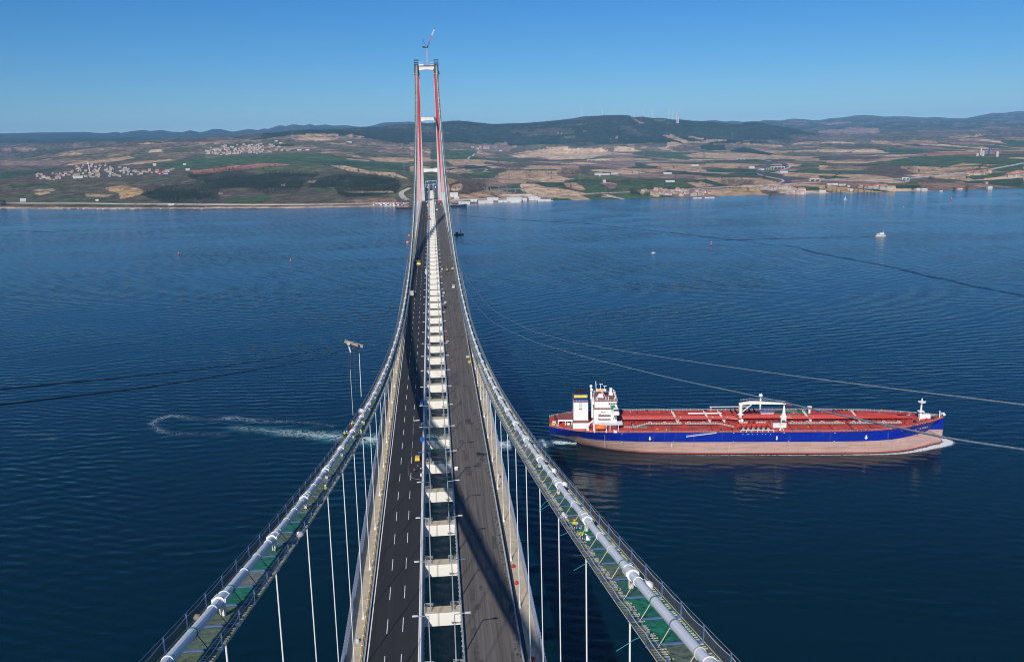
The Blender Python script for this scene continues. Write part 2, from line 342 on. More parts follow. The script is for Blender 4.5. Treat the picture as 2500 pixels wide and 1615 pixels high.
# ---- main cables
YC0 = -330.0
for sx in (-1, 1):
    Ys = [YC0] + list(np.arange(-318, YT, 12.0)) + [YT]
    pts = [(sx * hc(y), y, zc(y)) for y in Ys]
    far = [(sx * (18.1 + 1.3 * t), YT + 760 * t, 319 - 258 * t - 60 * t * (1 - t)) for t in (0, .1, .2, .3, .4, .5, .6, .7, .8, .9, 1)]
    mc = MB().tube(pts + far[1:], 0.42, 12).build('main_cable', cablem, bridge, smooth=False, label='%s main cable, thick and pale' % ('left' if sx < 0 else 'right'))
    for k in range(-12, 59):
        y = 24.0 * k
        if y < YC0 + 5 or y > YT - 12: continue
        s = 2 * 4 * 236.5 / SP ** 2 * (y - (YT - SP / 2)); x = sx * hc(y); z = zc(y)
        d = Vector((0, 1, s)).normalized(); c = Vector((x, y, z))
        b = MB(); b.cyl(c - d * .95, c + d * .95, 0.515, None, 16 if k < 8 else 8)
        if k < 20:
            for e in (-1, 1): b.cyl(c + d * (e * .95 - .06), c + d * (e * .95 + .06), 0.575, None, 16)
            nn = Vector((0, -s, 1)).normalized()
            for e in (-1, 1):
                q = c + Vector((e * .56, 0, 0)) + nn * 0.1; b.bar(q - d * .9, q + d * .9, .16, .42)
        cb = b.build('cable_band', bandm, mc, smooth=False)
        b = MB()
        for e in (-.16, .16): b.add([(x + e, y - .38, z - .5), (x + e, y + .38, z - .5), (x + e, y + .3, z - 1.5), (x + e, y, z - 1.75), (x + e, y - .3, z - 1.5)] + [(x + e + .07, y - .38, z - .5), (x + e + .07, y + .38, z - .5), (x + e + .07, y + .3, z - 1.5), (x + e + .07, y, z - 1.75), (x + e + .07, y - .3, z - 1.5)], [(0, 1, 2, 3, 4), (9, 8, 7, 6, 5), (0, 5, 6, 1), (1, 6, 7, 2), (2, 7, 8, 3), (3, 8, 9, 4), (4, 9, 5, 0)])
        if k < 25: b.build('hanger_lug', white, mc)
        if k >= -7 and zc(y) - zd(y) > 3.5:
            b = MB(); b.cyl((x, y, z - 1.3), (sx * 19.61, y, zd(y) + 1.9), 0.1, None, 8)
            b.cyl((x, y, z - 1.2), (x, y, z - 2.0), 0.13, None, 6); hg = b.build('hanger', white, mc)
            if k < 40:
                MB().cyl((sx * 19.61, y, zd(y)), (sx * 19.61, y, zd(y) + 1.9), 0.22, .16, 6).box(sx * 19.61 - .3, sx * 19.61 + .3, y - .5, y + .5, zd(y) + .03, zd(y) + .5).build('hanger_socket', white, mc)
    i = 0
    for y in np.arange(-315.0, YT - 20, 6.0):
        if y > 500: break
        s = 2 * 4 * 236.5 / SP ** 2 * (y - (YT - SP / 2)); d = Vector((0, 1, s)).normalized(); c = Vector((sx * hc(y), y, zc(y)))
        b = MB(); b.cyl(c - d * .11, c + d * .11, 0.475, None, 20 if y < 60 else 10)
        m = [bandm, mat('slate_band', (.16, .19, .30), .5), mat('beige_band', (.5, .48, .40), .6)][random.choice((0, 1, 1, 2)) if y < -120 else random.choice((0, 2))]
        if i in (31, 33): m = mat('green_band', (.06, .2, .12), .6)
        b.build('wrap_band', m, mc); i += 1
# outer brackets on the girders
for sx in (-1, 1):
    for k in range(-7, 40):
        y = 24.0 * k + 5; MB().box(sx * 23.0 - .35, sx * 23.0 + .35, y, y + 3.2, zd(y) - .5, zd(y) + 1.0).build('service_bracket', rust if sx < 0 else steel, bridge)
# ================================================================ CATWALKS
wood = mat('pale_batten', (0.55, 0.50, 0.36), 0.8, var=0.15)
HW = 2.25; FL = 1.65
def fz(y): return zc(y) - FL
for sx in (-1, 1):
    side = 'left' if sx < 0 else 'right'
    cw = empty('catwalk', (sx * 19.1, -120, 0), 'temporary construction catwalk with green netting slung under the %s main cable' % side, 'catwalk', 'catwalks under the main cables')
    o = (sx * 19.1, -120.0, 0)
    Yk = [-333.0 + 6 * i for i in range(0, 294)]
    for i in range(24, len(Yk) - 1):                # floor panels, one per bay
        ya, yb = Yk[i], Yk[i + 1]
        b = MB(); r = []
        for y in (ya, yb): x = sx * hc(y); z = fz(y); r.append([(x - HW, y, z), (x + HW, y, z), (x + HW, y, z - .06), (x - HW, y, z - .06)])
        far = ya > 60
        m = PANELS[random.choices(range(5), (6, 10, 1, .25, .4) if far else ((4, 2, 3, 1, 2) if ya > -110 else (2, 1, 2, 2.6, 3.2)))[0]]
        b.loft(r).build('floor_panel', m, cw, off=o)
    r = []
    for y in np.arange(-335, -188, 6.0): x = sx * hc(y); z = fz(y); r.append([(x - HW, y, z), (x + HW, y, z), (x + HW, y, z - .06), (x - HW, y, z - .06)])
    MB().loft(r).build('floor_run', PANELS[0], cw, off=o)
    bm_ = MB()
    for i, y in enumerate(Yk):
        x = sx * hc(y); z = fz(y)
        if y < -190: continue
        if y < 500:
            MB().box(x - HW - .1, x + HW + .1, y - .09, y + .09, z + .003, z + .13).build('cross_member', bluest, cw, off=o)
            for e in (-1, 1): MB().box(x + e * (HW + .02) - .05, x + e * (HW + .02) + .05, y - .05, y + .05, z - .1, z + 1.5).build('rail_post', bluest, cw, off=o)
        else:
            bm_.box(x - HW, x + HW, y - .12, y + .12, z, z + .14)
            for e in (-1, 1): bm_.box(x + e * HW - .07, x + e * HW + .07, y - .07, y + .07, z, z + 1.5)
        if y < 200:                                  # strap from the cable ring to the floor
            e = -1 if sx > 0 else 1
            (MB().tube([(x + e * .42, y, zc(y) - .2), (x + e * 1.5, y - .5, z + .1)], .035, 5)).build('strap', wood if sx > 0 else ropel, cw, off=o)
    bm_.build('post_run', bluest, cw, kind='stuff', off=o)
    n1 = 0; st = MB()
    for e in (-1, 1):
        for i, y in enumerate(np.arange(-150.0, 150.0, 0.5)):
            if random.random() < 0.13: continue
            x = sx * hc(y); z = fz(y); ln = random.uniform(1.0, 1.25); x0 = (HW - .12) if sx * e > 0 else (HW - .12)
            xa, xb = x + e * (x0 - ln), x + e * x0; yy = y + random.uniform(-.05, .05)
            if y < -75 and n1 < 300:
                MB().box(min(xa, xb), max(xa, xb), yy - .05, yy + .05, z + .004, z + .06).build('batten', wood, cw, off=o); n1 += 1
            else: st.box(min(xa, xb), max(xa, xb), yy - .05, yy + .05, z + .004, z + .06)
    st.build('batten_run', wood, cw, kind='stuff', off=o)
    for e in (-1, 1):
        Yf = list(np.arange(-330, YT - 10, 3.0)); xs = [sx * hc(y) + e * (HW + .05) for y in Yf]
        MB().loft([[(x, y, fz(y)), (x + e * .05, y, fz(y) + (1.12 if i % 2 else 1.2))] for i, (x, y) in enumerate(zip(xs, Yf))], closed=False).build('side_net', netm, cw, off=o)
        MB().tube([(x, y, fz(y) + 1.5) for x, y in zip(xs, Yf)], .03, 4).build('top_rope', rope, cw, off=o)
        MB().tube([(x, y, fz(y) + .06) for x, y in zip(xs, Yf)], .05, 4).build('floor_rope', wood, cw, off=o)
        pts = []
        for y in np.arange(-330, 200, 1.5): pts.append((sx * hc(y) + e * (HW + .1), y, fz(y) + 1.12 - .16 * abs(math.sin((y + 3) * math.pi / 6)) + random.uniform(-.04, .04)))
        MB().tube(pts, .035, 4).build('power_line', mat('white_line', (.6, .6, .6), .6), cw, off=o)
    if sx > 0:
        b = MB()
        for y, dx, dz in ((-79, -1.6, -1.3), (-76.5, -1.2, -1.6), (-110, -1.5, -1.2), (-133, -1.8, -1.5), (-96, -1, -.7)):
            p = Vector((sx * hc(y) - HW, y, fz(y))); b.tube([p, p + Vector((-.4, .2, -.3)), p + Vector((dx, .6, dz))], .03, 4)
        b.build('loose_net_string', mat('teal_string', (.03, .3, .28), .7), cw, off=o)
# white rope bundles and bags lying on or hung from the catwalks
def bag(px, py, sx, xo, label, r=.6, m=white, name='canvas_bag', cat='bag', rise=.55):
    X = sx * 19.15 + xo; q = atx(px, py, X); y = q[1]; z = fz(y)
    b = MB(); n = 10
    rings = []
    for j, (h, k) in enumerate(((0, .75), (.35, 1.0), (.8, .9), (1.05, .6), (1.2, .3))):
        rings.append([(math.cos(6.283 * i / n) * r * k * (1 + .15 * math.sin(3 * i + j)), math.sin(6.283 * i / n) * r * k, h * r * 1.1) for i in range(n)])
    b.loft(rings); c = MB(); c.tube([(0, 0, r * 1.25), (.1, 0, r * 1.5), (0, .1, r * 1.3)], .05, 4)
    t = empty(name, (sx * hc(y) + xo, y, z + .01), label, cat); b.build('sack', m, t, smooth=True); c.build('tie_rope', ropel, t); return t
bag(1376, 1172, 1, 1.7, 'white canvas bag by the outer rail of the right catwalk, second farthest of three', .62)
bag(1350, 1141, 1, 1.75, 'white canvas bag by the outer rail of the right catwalk, farthest of three', .6)
bag(1582, 1414, 1, 1.55, 'big white canvas bag by the outer rail of the right catwalk, nearest of three', .6)
bag(731, 1297, -1, 2.0, 'pale crumpled bag hung on the inner rail of the left catwalk', .5)
bag(882, 985, -1, -1.9, 'white bag under the long rod on the left catwalk', .9)
bag(896, 976, -1, -1.0, 'small white sack lying on the left catwalk beyond the long rod', .55)
bag(479, 1490, -1, -2.1, 'bundle of tan rope tied to the outer rail of the left catwalk', .38, mat('tan_rope', (.45, .38, .25), .9, var=.3, scale=4), 'rope_bundle', 'rope')
# overhead tramway ropes
RT = {}
UR = [(1135, 670), (1188, 741), (1270, 794), (1364, 826), (1476, 849), (1687, 882), (1981, 923), (2500, 988)]
LR = [(1141, 711), (1188, 773), (1276, 822), (1394, 861), (1628, 920), (1805, 958), (2296, 1065), (2500, 1097)]
UL = [(0, 950), (377.5, 913), (604, 885), (793, 848)]
LL = [(0, 988), (377.5, 942), (566, 912), (755, 878), (830, 855)]
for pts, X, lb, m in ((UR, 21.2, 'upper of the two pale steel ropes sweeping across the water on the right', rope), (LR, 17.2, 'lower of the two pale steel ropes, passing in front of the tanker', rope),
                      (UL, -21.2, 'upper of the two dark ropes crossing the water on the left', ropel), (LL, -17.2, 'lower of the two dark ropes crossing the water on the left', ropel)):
    P = [atx(a, b_, X) for a, b_ in pts]
    ys = [p[1] for p in P]; zs = [p[2] for p in P]; o_ = np.argsort(ys); ys = [ys[i] for i in o_]; zs = [zs[i] for i in o_]
    if sum(abs(z) for z in zs) == 0: continue
    s0 = (zs[1] - zs[0]) / (ys[1] - ys[0]); s1 = (zs[-1] - zs[-2]) / (ys[-1] - ys[-2])
    ys = [ys[0] - 40] + ys; zs = [zs[0] - 40 * s0] + zs
    # smooth hanging curve through the sighted points, then on to the tower top
    yl, zl = ys[-1], zs[-1]; c2 = (322 - zl - s1 * (YT - yl)) / (YT - yl) ** 2
    ext = [(yl + (YT - yl) * q, zl + s1 * (YT - yl) * q + c2 * ((YT - yl) * q) ** 2) for q in (.1, .2, .35, .5, .7, .85, 1)]
    pts3 = [(X, a_, b_) for a_, b_ in zip(ys, zs)] + [(X, a_, b_) for a_, b_ in ext]
    out = []; Pp = [pts3[0]] + pts3 + [pts3[-1]]
    for i in range(1, len(Pp) - 2):
        ta, tb, tc_, td = Pp[i - 1], Pp[i], Pp[i + 1], Pp[i + 2]
        for q in range(8):
            u_ = q / 8; h = tc_[1] - tb[1]; m0 = (tc_[2] - ta[2]) / max(tc_[1] - ta[1], 1e-6); m1 = (td[2] - tb[2]) / max(td[1] - tb[1], 1e-6)
            out.append((X, tb[1] + h * u_, (2 * u_ ** 3 - 3 * u_ ** 2 + 1) * tb[2] + (u_ ** 3 - 2 * u_ ** 2 + u_) * h * m0 + (-2 * u_ ** 3 + 3 * u_ ** 2) * tc_[2] + (u_ ** 3 - u_ ** 2) * h * m1))
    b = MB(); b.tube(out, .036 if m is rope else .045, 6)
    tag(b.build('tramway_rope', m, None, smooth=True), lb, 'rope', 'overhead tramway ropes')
# suspended spreader beam with two rods
sb = empty('spreader_beam', (-19.2, 12, fz(12)), 'grey spreader beam with two long pale rods standing high above the left catwalk', 'lifting beam')
o = (-19.2, 12, fz(12)); z1 = aty(863, 838, 12)[2]; pL = aty(841, 832, 12); pR = aty(886, 845, 12)
MB().bar(pL, pR, .55, .7).bar(pL + Vector((.1, -.4, .3)), pR + Vector((0, -.4, .3)), .12).build('beam', mat('beam_grey', (.34, .31, .24), .7, var=.3, scale=2), sb, off=o)
for (a, b_, c_, d_, m, w) in ((855, 902, 862, 1013, wood, .065), (877, 862, 882, 968, mat('pale_rod', (.62, .66, .60), .5), .085)):
    MB().cyl(aty(a, b_, 12), aty(c_, d_, 12 if a < 870 else 10), w, None, 6).build('rod', m, sb, off=o)
MB().bar(aty(850, 838, 12), aty(856, 860, 12), .25).cyl(aty(851, 838, 11.5), aty(852, 843, 11.5), .5, .3, 6).build('shackle', white, sb, off=o)
MB().cyl(aty(877, 840, 12), aty(877, 848, 12), .5, .3, 6).build('shackle', black, sb, off=o)
MB().bar(aty(858, 853, 12), aty(872, 836, 12), .1).tube([aty(865, 848, 12), aty(868, 955, 12)], .025, 4).tube([aty(856, 860, 12), aty(855, 902, 12)], .04, 4).tube([aty(877, 846, 12), aty(877, 862, 12)], .05, 4).tube([aty(851, 840, 12), aty(850, 905, 12), aty(845, 930, 12)], .02, 4).build('sling', mat('dull_red_sling', (.14, .06, .06), .7), sb, off=o)
MB().box(-.35, .35, -.25, .25, 0, 1.0).bar((0, 0, .9), (0, 0, 2.2), .1).build('red_tub', mat('dull_red', (.16, .02, .03), .6), sb, loc=(-1.9, 0, 0.05))
# ================================================================ LAMPS
def lamp(sx):
    t = empty('lamp_post', (sx * 2.85, 1.1, 74), 'x', 'lamp post', 'lamp posts along the gap between the road decks')
    MB().cyl((0, 0, 0), (0, 0, 13.5), .17, .12, 8).build('pole', steel, t)
    MB().bar((0, 0, 13.5), (sx * 2.6, 0, 13.75), .16).build('arm', steel, t)
    MB().box(min(sx * 2.4, sx * 3.6), max(sx * 2.4, sx * 3.6), -.24, .24, 13.68, 13.86).build('lamp_head', mat('lamp_white', (.68, .69, .70), .4), t)
    return t
for sx in (-1, 1):
    L0 = lamp(sx)
    for j, k in enumerate(range(-7, 92)):
        y = 24.0 * k + 1.15
        if y > 2000: break
        q = L0 if j == 0 else copy_tree(L0, (0, 0, 0))
        q.location = (sx * 2.85, y, zd(y) + .15)
        s = 'left' if sx < 0 else 'right'; i = k + 1
        if k < -1: lb = 'slim grey lamp post of the %s row nearer than the bottom edge of the picture' % s
        elif i < 20: lb = 'slim grey lamp post, %s of the %s row beside the deck gap' % (ORD[i], s)
        else: lb = 'tiny far lamp post of the %s row, close to the tower' % s
        q['label'] = lb
# ================================================================ PEOPLE
def skinmesh(name, verts, edges, rad, m, sub=1):
    me = bpy.data.meshes.new(name); me.from_pydata(verts, edges, []); o = bpy.data.objects.new('tmp', me); COL.objects.link(o)
    sk_ = o.modifiers.new('s', 'SKIN'); 
    for i, r_ in enumerate(rad): me.skin_vertices[0].data[i].radius = (r_, r_)
    me.skin_vertices[0].data[0].use_root = True
    if sub: ss = o.modifiers.new('u', 'SUBSURF'); ss.levels = sub
    dg = bpy.context.evaluated_depsgraph_get(); dg.update(); r = bpy.data.meshes.new_from_object(o.evaluated_get(dg)); r.name = name
    bpy.data.objects.remove(o); r.materials.clear(); r.materials.append(m); r.polygons.foreach_set('use_smooth', [True] * len(r.polygons)); return r
def person_meshes(bend):
    if not bend:
        hip, ch, nk, hd = (0, 0, .95), (0, .02, 1.30), (0, .02, 1.50), (0, .05, 1.66)
        arms = [[(-.19, .02, 1.43), (-.27, .08, 1.16), (-.22, .28, .98)], [(.19, .02, 1.43), (.28, .02, 1.14), (.26, .16, .90)]]
    else:
        hip, ch, nk, hd = (0, -.12, .92), (0, .14, 1.18), (0, .30, 1.30), (0, .44, 1.38)
        arms = [[(-.19, .26, 1.24), (-.24, .42, 1.0), (-.2, .55, .78)], [(.19, .26, 1.24), (.24, .45, 1.0), (.15, .6, .8)]]
    legs = [[(-.10, hip[1], .88), (-.12, .05, .50), (-.12, 0, .08), (-.12, .14, .04)], [(.10, hip[1], .88), (.13, -.02 if not bend else .1, .50), (.13, -.08, .08), (.13, .06, .04)]]
    V = [hip, ch, nk, hd]; E_ = [(0, 1), (1, 2), (2, 3)]; R_ = [.15, .17, .07, .10]
    for a in arms:
        n = len(V); V += a; E_ += [(1, n), (n, n + 1), (n + 1, n + 2)]; R_ += [.075, .055, .04]
    for l in legs:
        n = len(V); V += l; E_ += [(0, n), (n, n + 1), (n + 1, n + 2), (n + 2, n + 3)]; R_ += [.10, .07, .05, .045]
    body = skinmesh('body', V, E_, R_, trous)
    vst = skinmesh('hi_vis_vest', [ (0, hip[1], hip[2] + .06), ch, (0, (ch[1] + nk[1]) / 2, (ch[2] + nk[2]) / 2 + .04)] + [a[0] for a in arms] + [arms[0][1], arms[1][1]], [(0, 1), (1, 2), (2, 3), (2, 4), (3, 5), (4, 6)], [.18, .205, .17, .10, .10, .075, .075], hivis)
    hb = MB(); n = 10; rings = []
    for z, r_ in ((-.03, .175), (.0, .16), (.07, .145), (.12, .10), (.14, .03)): rings.append([(hd[0] + r_ * math.cos(6.283 * i / n), hd[1] + .02 + r_ * 1.1 * math.sin(6.283 * i / n), hd[2] + .03 + z) for i in range(n)])
    hm = hb.loft(rings)
    face = MB().sphere(hd, .105, 8, 6, 1.15).mesh('face', skin, True)
    return body, vst, hm, face
PM = [person_meshes(False), person_meshes(True)]
HM = {}
def person(loc, rz, bend, label, helmet=None, vest=None, group=None, face=None):
    body, vst, hm, fc = PM[1 if bend else 0]; helmet = helmet or white
    t = empty('person', loc, label, 'person', group, rz)
    inst('body', body, t)
    key = (id(vst), vest.name if vest else '')
    if vest and key not in HM: v2 = vst.copy(); v2.materials[0] = vest; HM[key] = v2
    inst('vest', HM[key] if vest else vst, t)
    k2 = (bend, helmet.name)
    if k2 not in HM: HM[k2] = hm.mesh('hard_hat', helmet, True)
    inst('hard_hat', HM[k2], t); inst('face', fc, t); return t
ohat = mat('orange_hat', (.75, .28, .03), .4)
def on_cat(px, py, sx, xo, rz, bend, label, **k):
    q = atx(px, py, sx * 19.15 + xo); y = q[1]; person((sx * hc(y) + xo, y, fz(y) + .01), rz, bend, label, group='workers in hi-vis on the catwalks', **k)
on_cat(1403, 1290, 1, -1.5, 3.0, False, 'worker in orange hard hat and yellow vest on the right catwalk beside a white sheet', helmet=ohat)
on_cat(1423, 1323, 1, -1.35, 2.4, True, 'worker in yellow jacket bending over a white sheet at the right catwalk rail', helmet=ohat)
on_cat(843, 1064, -1, -1.9, .3, False, 'worker in yellow vest by the outer rail of the left catwalk, leftmost of the group')
on_cat(848, 1062, -1, -1.5, -.5, False, 'worker standing next to the leftmost worker on the left catwalk')
on_cat(861, 1044, -1, -1.6, 1.3, False, 'worker in yellow vest left of the cable just behind the leftmost pair')
on_cat(864, 1037, -1, -1.5, 2.0, False, 'farther worker left of the cable in the group on the left catwalk')
on_cat(890, 1032, -1, 1.4, -1.0, False, 'farthest worker right of the cable on the left catwalk')
on_cat(879, 1056, -1, 1.6, -2.0, True, 'crouching worker in green right of the cable on the left catwalk', vest=greenp)
on_cat(883, 1051, -1, 1.8, 2.2, False, 'worker in yellow leaning at the inner rail of the left catwalk')
on_cat(797, 1203, -1, 1.9, 1.0, False, 'lone worker in green and yellow at the inner rail of the left catwalk')
def sheet_on_cat(px, py, sx, xo, label):
    q = atx(px, py, sx * 19.15 + xo); y = q[1]; b = MB()
    b.add([(-.7, -.5, .05), (.5, -.7, .05), (.7, .4, .05), (-.3, .6, .08), (0, 0, .75)], [(0, 1, 4), (1, 2, 4), (2, 3, 4), (3, 0, 4), (3, 2, 1, 0)])
    tag(b.build('cover_sheet', white, None, loc=(sx * hc(y) + xo, y, fz(y) + .01)), label, 'sheet', 'white cover sheets on the right catwalk')
sheet_on_cat(1409, 1290, 1, -.75, 'white draped sheet beside the orange hatted worker')
sheet_on_cat(1430, 1319, 1, -.75, 'white draped sheet held by the bending worker')
sheet_on_cat(1375, 1260, 1, -1.6, 'pale sheet hung at the left rail farther along the right catwalk')
def on_deck(px, py, rz, bend, label, dz=0.03, **k):
    q = atdeck(px, py, dz); person((q[0], q[1], zd(q[1]) + dz), rz, bend, label, group='workers on the bridge deck', **k)
on_deck(1166, 948, 0, False, 'worker in yellow vest on the right walkway, left of three')
on_deck(1177, 950, 1, False, 'worker in yellow vest on the right walkway, middle of three')
on_deck(1182, 946, 2, False, 'worker in yellow vest on the right walkway, right of three')
on_deck(1013, 1154, .5, True, 'worker in orange bending on the left road below the yellow generator', vest=orange, helmet=orange)
on_deck(1021, 1147, 1.5, False, 'worker walking between the generator and the median', vest=trous)
on_deck(1034, 1033, 1.5, False, 'worker in pale overall at the median by the blue machine', vest=white)
on_deck(1029, 1150, 2.5, True, 'worker in grey kneeling at the median below the generator', vest=greyc)
on_deck(1099, 631, 0, False, 'worker in yellow by the right kerb far along the right road'); on_deck(1103, 637, 0, False, 'second worker in yellow by the right kerb far along the right road')
on_deck(1090, 659, 0, False, 'worker in yellow beside the small roller on the right road')
on_deck(1119, 721, 0, False, 'worker in yellow at the right barrier below the white van')
on_deck(1042, 722, 0, False, 'tiny worker in yellow behind the median of the left road')
# ================================================================ VEHICLES AND SITE THINGS ON THE DECK
def car(paint, kind='car'):
    L_, Wd, H = {'car': (4.3, 1.8, 1.45), 'van': (5.6, 2.1, 2.3), 'pickup': (5.2, 1.9, 1.8)}[kind]
    t = empty(kind, (0, 0, 0), 'x', kind); w = Wd / 2
    def sec(y, zl, zh, ww): return [(-ww, y, zl), (ww, y, zl), (ww * 1.0, y, zh * .75), (ww * .93, y, zh), (-ww * .93, y, zh), (-ww, y, zh * .75)]
    b = MB().loft([sec(-L_ / 2, .4, .85, w * .9), sec(-L_ / 2 + .15, .3, .95, w), sec(-L_ * .2, .3, 1.0, w), sec(L_ * .25, .3, .98, w), sec(L_ / 2 - .15, .3, .8, w), sec(L_ / 2, .4, .65, w * .88)])
    b.build('body', paint, t)
    y0, y1 = {'car': (-L_ * .42, L_ * .2), 'van': (-L_ * .49, L_ * .33), 'pickup': (-L_ * .08, L_ * .27)}[kind]
    b = MB().loft([[(-w * .92, y0, .93), (w * .92, y0, .93), (w * .8, y0 + .4, H), (-w * .8, y0 + .4, H)], [(-w * .92, y1, .93), (w * .92, y1, .93), (w * .8, y1 - .6, H), (-w * .8, y1 - .6, H)]])
    cb = b.build('cabin', paint, t)
    b = MB()
    for yy, e, d in ((y0 + .08, 1, .32), (y1 - .1, -1, .5)): b.quad((-w * .82, yy - e * .02, 1.0), (w * .82, yy - e * .02, 1.0), (w * .76, yy + e * d * .9 - e * .03, H - .08), (-w * .76, yy + e * d * .9 - e * .03, H - .08))
    for e in (-1, 1): b.quad((e * w * .93, y0 + .3, 1.0), (e * w * .93, y1 - .3, 1.0), (e * w * .84, y1 - .75, H - .1), (e * w * .84, y0 + .5, H - .1))
    b.build('window', glass, t)
    for x in (-w, w):
        for y in (-L_ * .31, L_ * .31): MB().cyl((x - .12, y, .33), (x + .06, y, .33), .33, None, 10).build('wheel', tyre, t)
    if kind == 'pickup': MB().box(-w * .8, w * .8, -L_ / 2 + .2, -L_ * .1, .9, 1.02).build('load_bed', dark, t)
    return t
CARS = {}
def place_car(px, py, kind, paint, label, rz=0.0):
    key = (kind, paint.name); q = atdeck(px, py); loc = (q[0], q[1], zd(q[1]) + .005)
    if key in CARS: o = copy_tree(CARS[key], loc, rz)
    else: o = car(paint, kind); CARS[key] = o; o.location = loc; o.rotation_euler = (0, 0, rz)
    o['label'] = label; o['group'] = 'vehicles parked on the bridge deck'; return o
silver = mat('silver_paint', (.55, .57, .58), .3, .3)
blackp = mat('black_car_paint', (.02, .02, .025), .25)
place_car(1107, 702, 'van', white, 'white van parked by the right barrier of the right road')
place_car(1083, 717, 'car', silver, 'silver car by the median of the right road, just below the white van')
place_car(1087, 740, 'car', silver, 'silver hatchback by the median, directly above the black car')
place_car(1087, 751, 'car', blackp, 'black car by the median of the right road')
place_car(1079, 659, 'car', silver, 'white silver car by the median near the small roller')
place_car(1067, 513, 'van', white, 'white van far away on the right road near the tower')
place_car(1063, 497, 'van', white, 'white lorry on the right road at the foot of the tower')
place_car(1076, 500, 'car', white, 'small white car on the right road at the foot of the tower')
place_car(1041, 494, 'van', white, 'white van on the left road at the foot of the tower')
place_car(1036, 481, 'van', silver, 'grey van on the left road beyond the tower')
place_car(1044, 470, 'van', white, 'white truck on the left road beyond the tower')
place_car(1045, 505, 'pickup', white, 'white pickup on the left road just before the tower')
def deckthing(name, px, py, label, cat, parts, rz=0.0, group='site equipment on the bridge deck', dz=0.005):
    q = atdeck(px, py); t = empty(name, (q[0], q[1], zd(q[1]) + dz), label, cat, group, rz)
    for nm, mb, m in parts: mb.build(nm, m, t)
    return t
lorrybox = mat('cream_tarp', (.52, .47, .40), .8, var=.1)
deckthing('box_lorry', 1006, 722, 'lorry with cream tarpaulin box parked at the left edge of the left road', 'lorry', [
    ('cargo_box', MB().box(-1.25, 1.25, -4.5, 2.2, 1.0, 3.6), lorrybox), ('cab', MB().box(-1.15, 1.15, 2.5, 4.5, .6, 2.9), white), ('windscreen', MB().box(-1.05, 1.05, 4.5, 4.54, 1.8, 2.7), glass)]
    + [('wheel', MB().cyl((x - .15, y, .5), (x + .15, y, .5), .5, None, 10), tyre) for x in (-1.1, 1.1) for y in (-3, -1.8, 3.4)])
deckthing('asphalt_paver', 1022, 646, 'yellow asphalt paving machine on the left road', 'paver', [
    ('hopper', MB().loft([[(-1.7, -2.6, .3), (1.7, -2.6, .3), (2.0, -2.6, 1.5), (-2.0, -2.6, 1.5)], [(-1.6, -1, .3), (1.6, -1, .3), (1.7, -1, 1.5), (-1.7, -1, 1.5)]]), mat('cream_yellow', (.75, .65, .25), .5)),
    ('body', MB().box(-1.5, 1.5, -1, 2.2, .4, 2.1), yellow), ('roof', MB().box(-1.6, 1.6, -.6, 1.6, 3.0, 3.15), mat('cream_yellow', (.75, .65, .25), .5)), ('screed', MB().box(-2.6, 2.6, 2.2, 3.2, .1, .9), dark),
    ('post', MB().bar((-1.4, -.5, 2.1), (-1.4, -.5, 3.0), .1).bar((1.4, -.5, 2.1), (1.4, -.5, 3), .1).bar((1.4, 1.5, 2.1), (1.4, 1.5, 3), .1).bar((-1.4, 1.5, 2.1), (-1.4, 1.5, 3), .1), dark)])
def roller(px, py, label, m):
    return deckthing('road_roller', px, py, label, 'roller', [('drum', MB().cyl((-1, -1.6, .65), (1, -1.6, .65), .65, None, 14), dark), ('drum', MB().cyl((-1, 1.6, .65), (1, 1.6, .65), .65, None, 14), dark),
        ('body', MB().box(-.85, .85, -1.4, 1.5, .75, 1.6), m), ('canopy', MB().box(-.9, .9, -.7, .8, 2.4, 2.5).bar((-.8, -.6, 1.6), (-.8, -.6, 2.4), .08).bar((.8, -.6, 1.6), (.8, -.6, 2.4), .08).bar((.8, .7, 1.6), (.8, .7, 2.4), .08).bar((-.8, .7, 1.6), (-.8, .7, 2.4), .08), m)])
roller(1018, 630, 'dark grey road roller on the left road just beyond the paver', mat('dark_grey_paint', (.12, .13, .14), .5))
roller(1015, 640, 'orange road roller at the left of the paver', orange)
roller(1091, 662, 'small yellow roller in the middle of the right road', yellow)
deckthing('generator', 1019, 1124, 'yellow towable generator on the left road', 'generator', [('housing', MB().loft([[(-.85, -1.4, .45), (.85, -1.4, .45), (.8, -1.3, 1.6), (-.8, -1.3, 1.6)], [(-.85, 1.4, .45), (.85, 1.4, .45), (.8, 1.3, 1.6), (-.8, 1.3, 1.6)]]), yellow),
    ('top_hatch', MB().box(-.5, .5, .1, 1.1, 1.6, 1.72), mat('tan_cabin', (.5, .4, .25))), ('wheel', MB().cyl((-.95, 0, .35), (-.75, 0, .35), .35, None, 10), tyre), ('wheel', MB().cyl((.75, 0, .35), (.95, 0, .35), .35, None, 10), tyre), ('tow_bar', MB().bar((0, -1.4, .5), (0, -2.3, .4), .12), dark)])
deckthing('water_tank', 1031, 1077, 'blue drum shaped tank lying by the median of the left road', 'tank', [('drum', MB().cyl((0, -1.2, .8), (0, 1.2, .8), .75, None, 14), bluep), ('rib', MB().cyl((0, -.1, .8), (0, .1, .8), .8, None, 14), mat('pale_blue', (.1, .35, .7), .5)), ('cradle', MB().box(-.6, .6, -1, 1, 0, .25), dark)])
deckthing('site_machine', 1030, 987, 'blue and white machine by the median of the left road', 'machine', [('tank', MB().box(-.8, .8, .2, 1.9, .5, 1.9), bluep), ('white_box', MB().box(-.6, .6, -1.6, .1, .3, 1.2), white), ('frame', MB().box(-.8, .8, -1.8, 2, .2, .3), dark)])
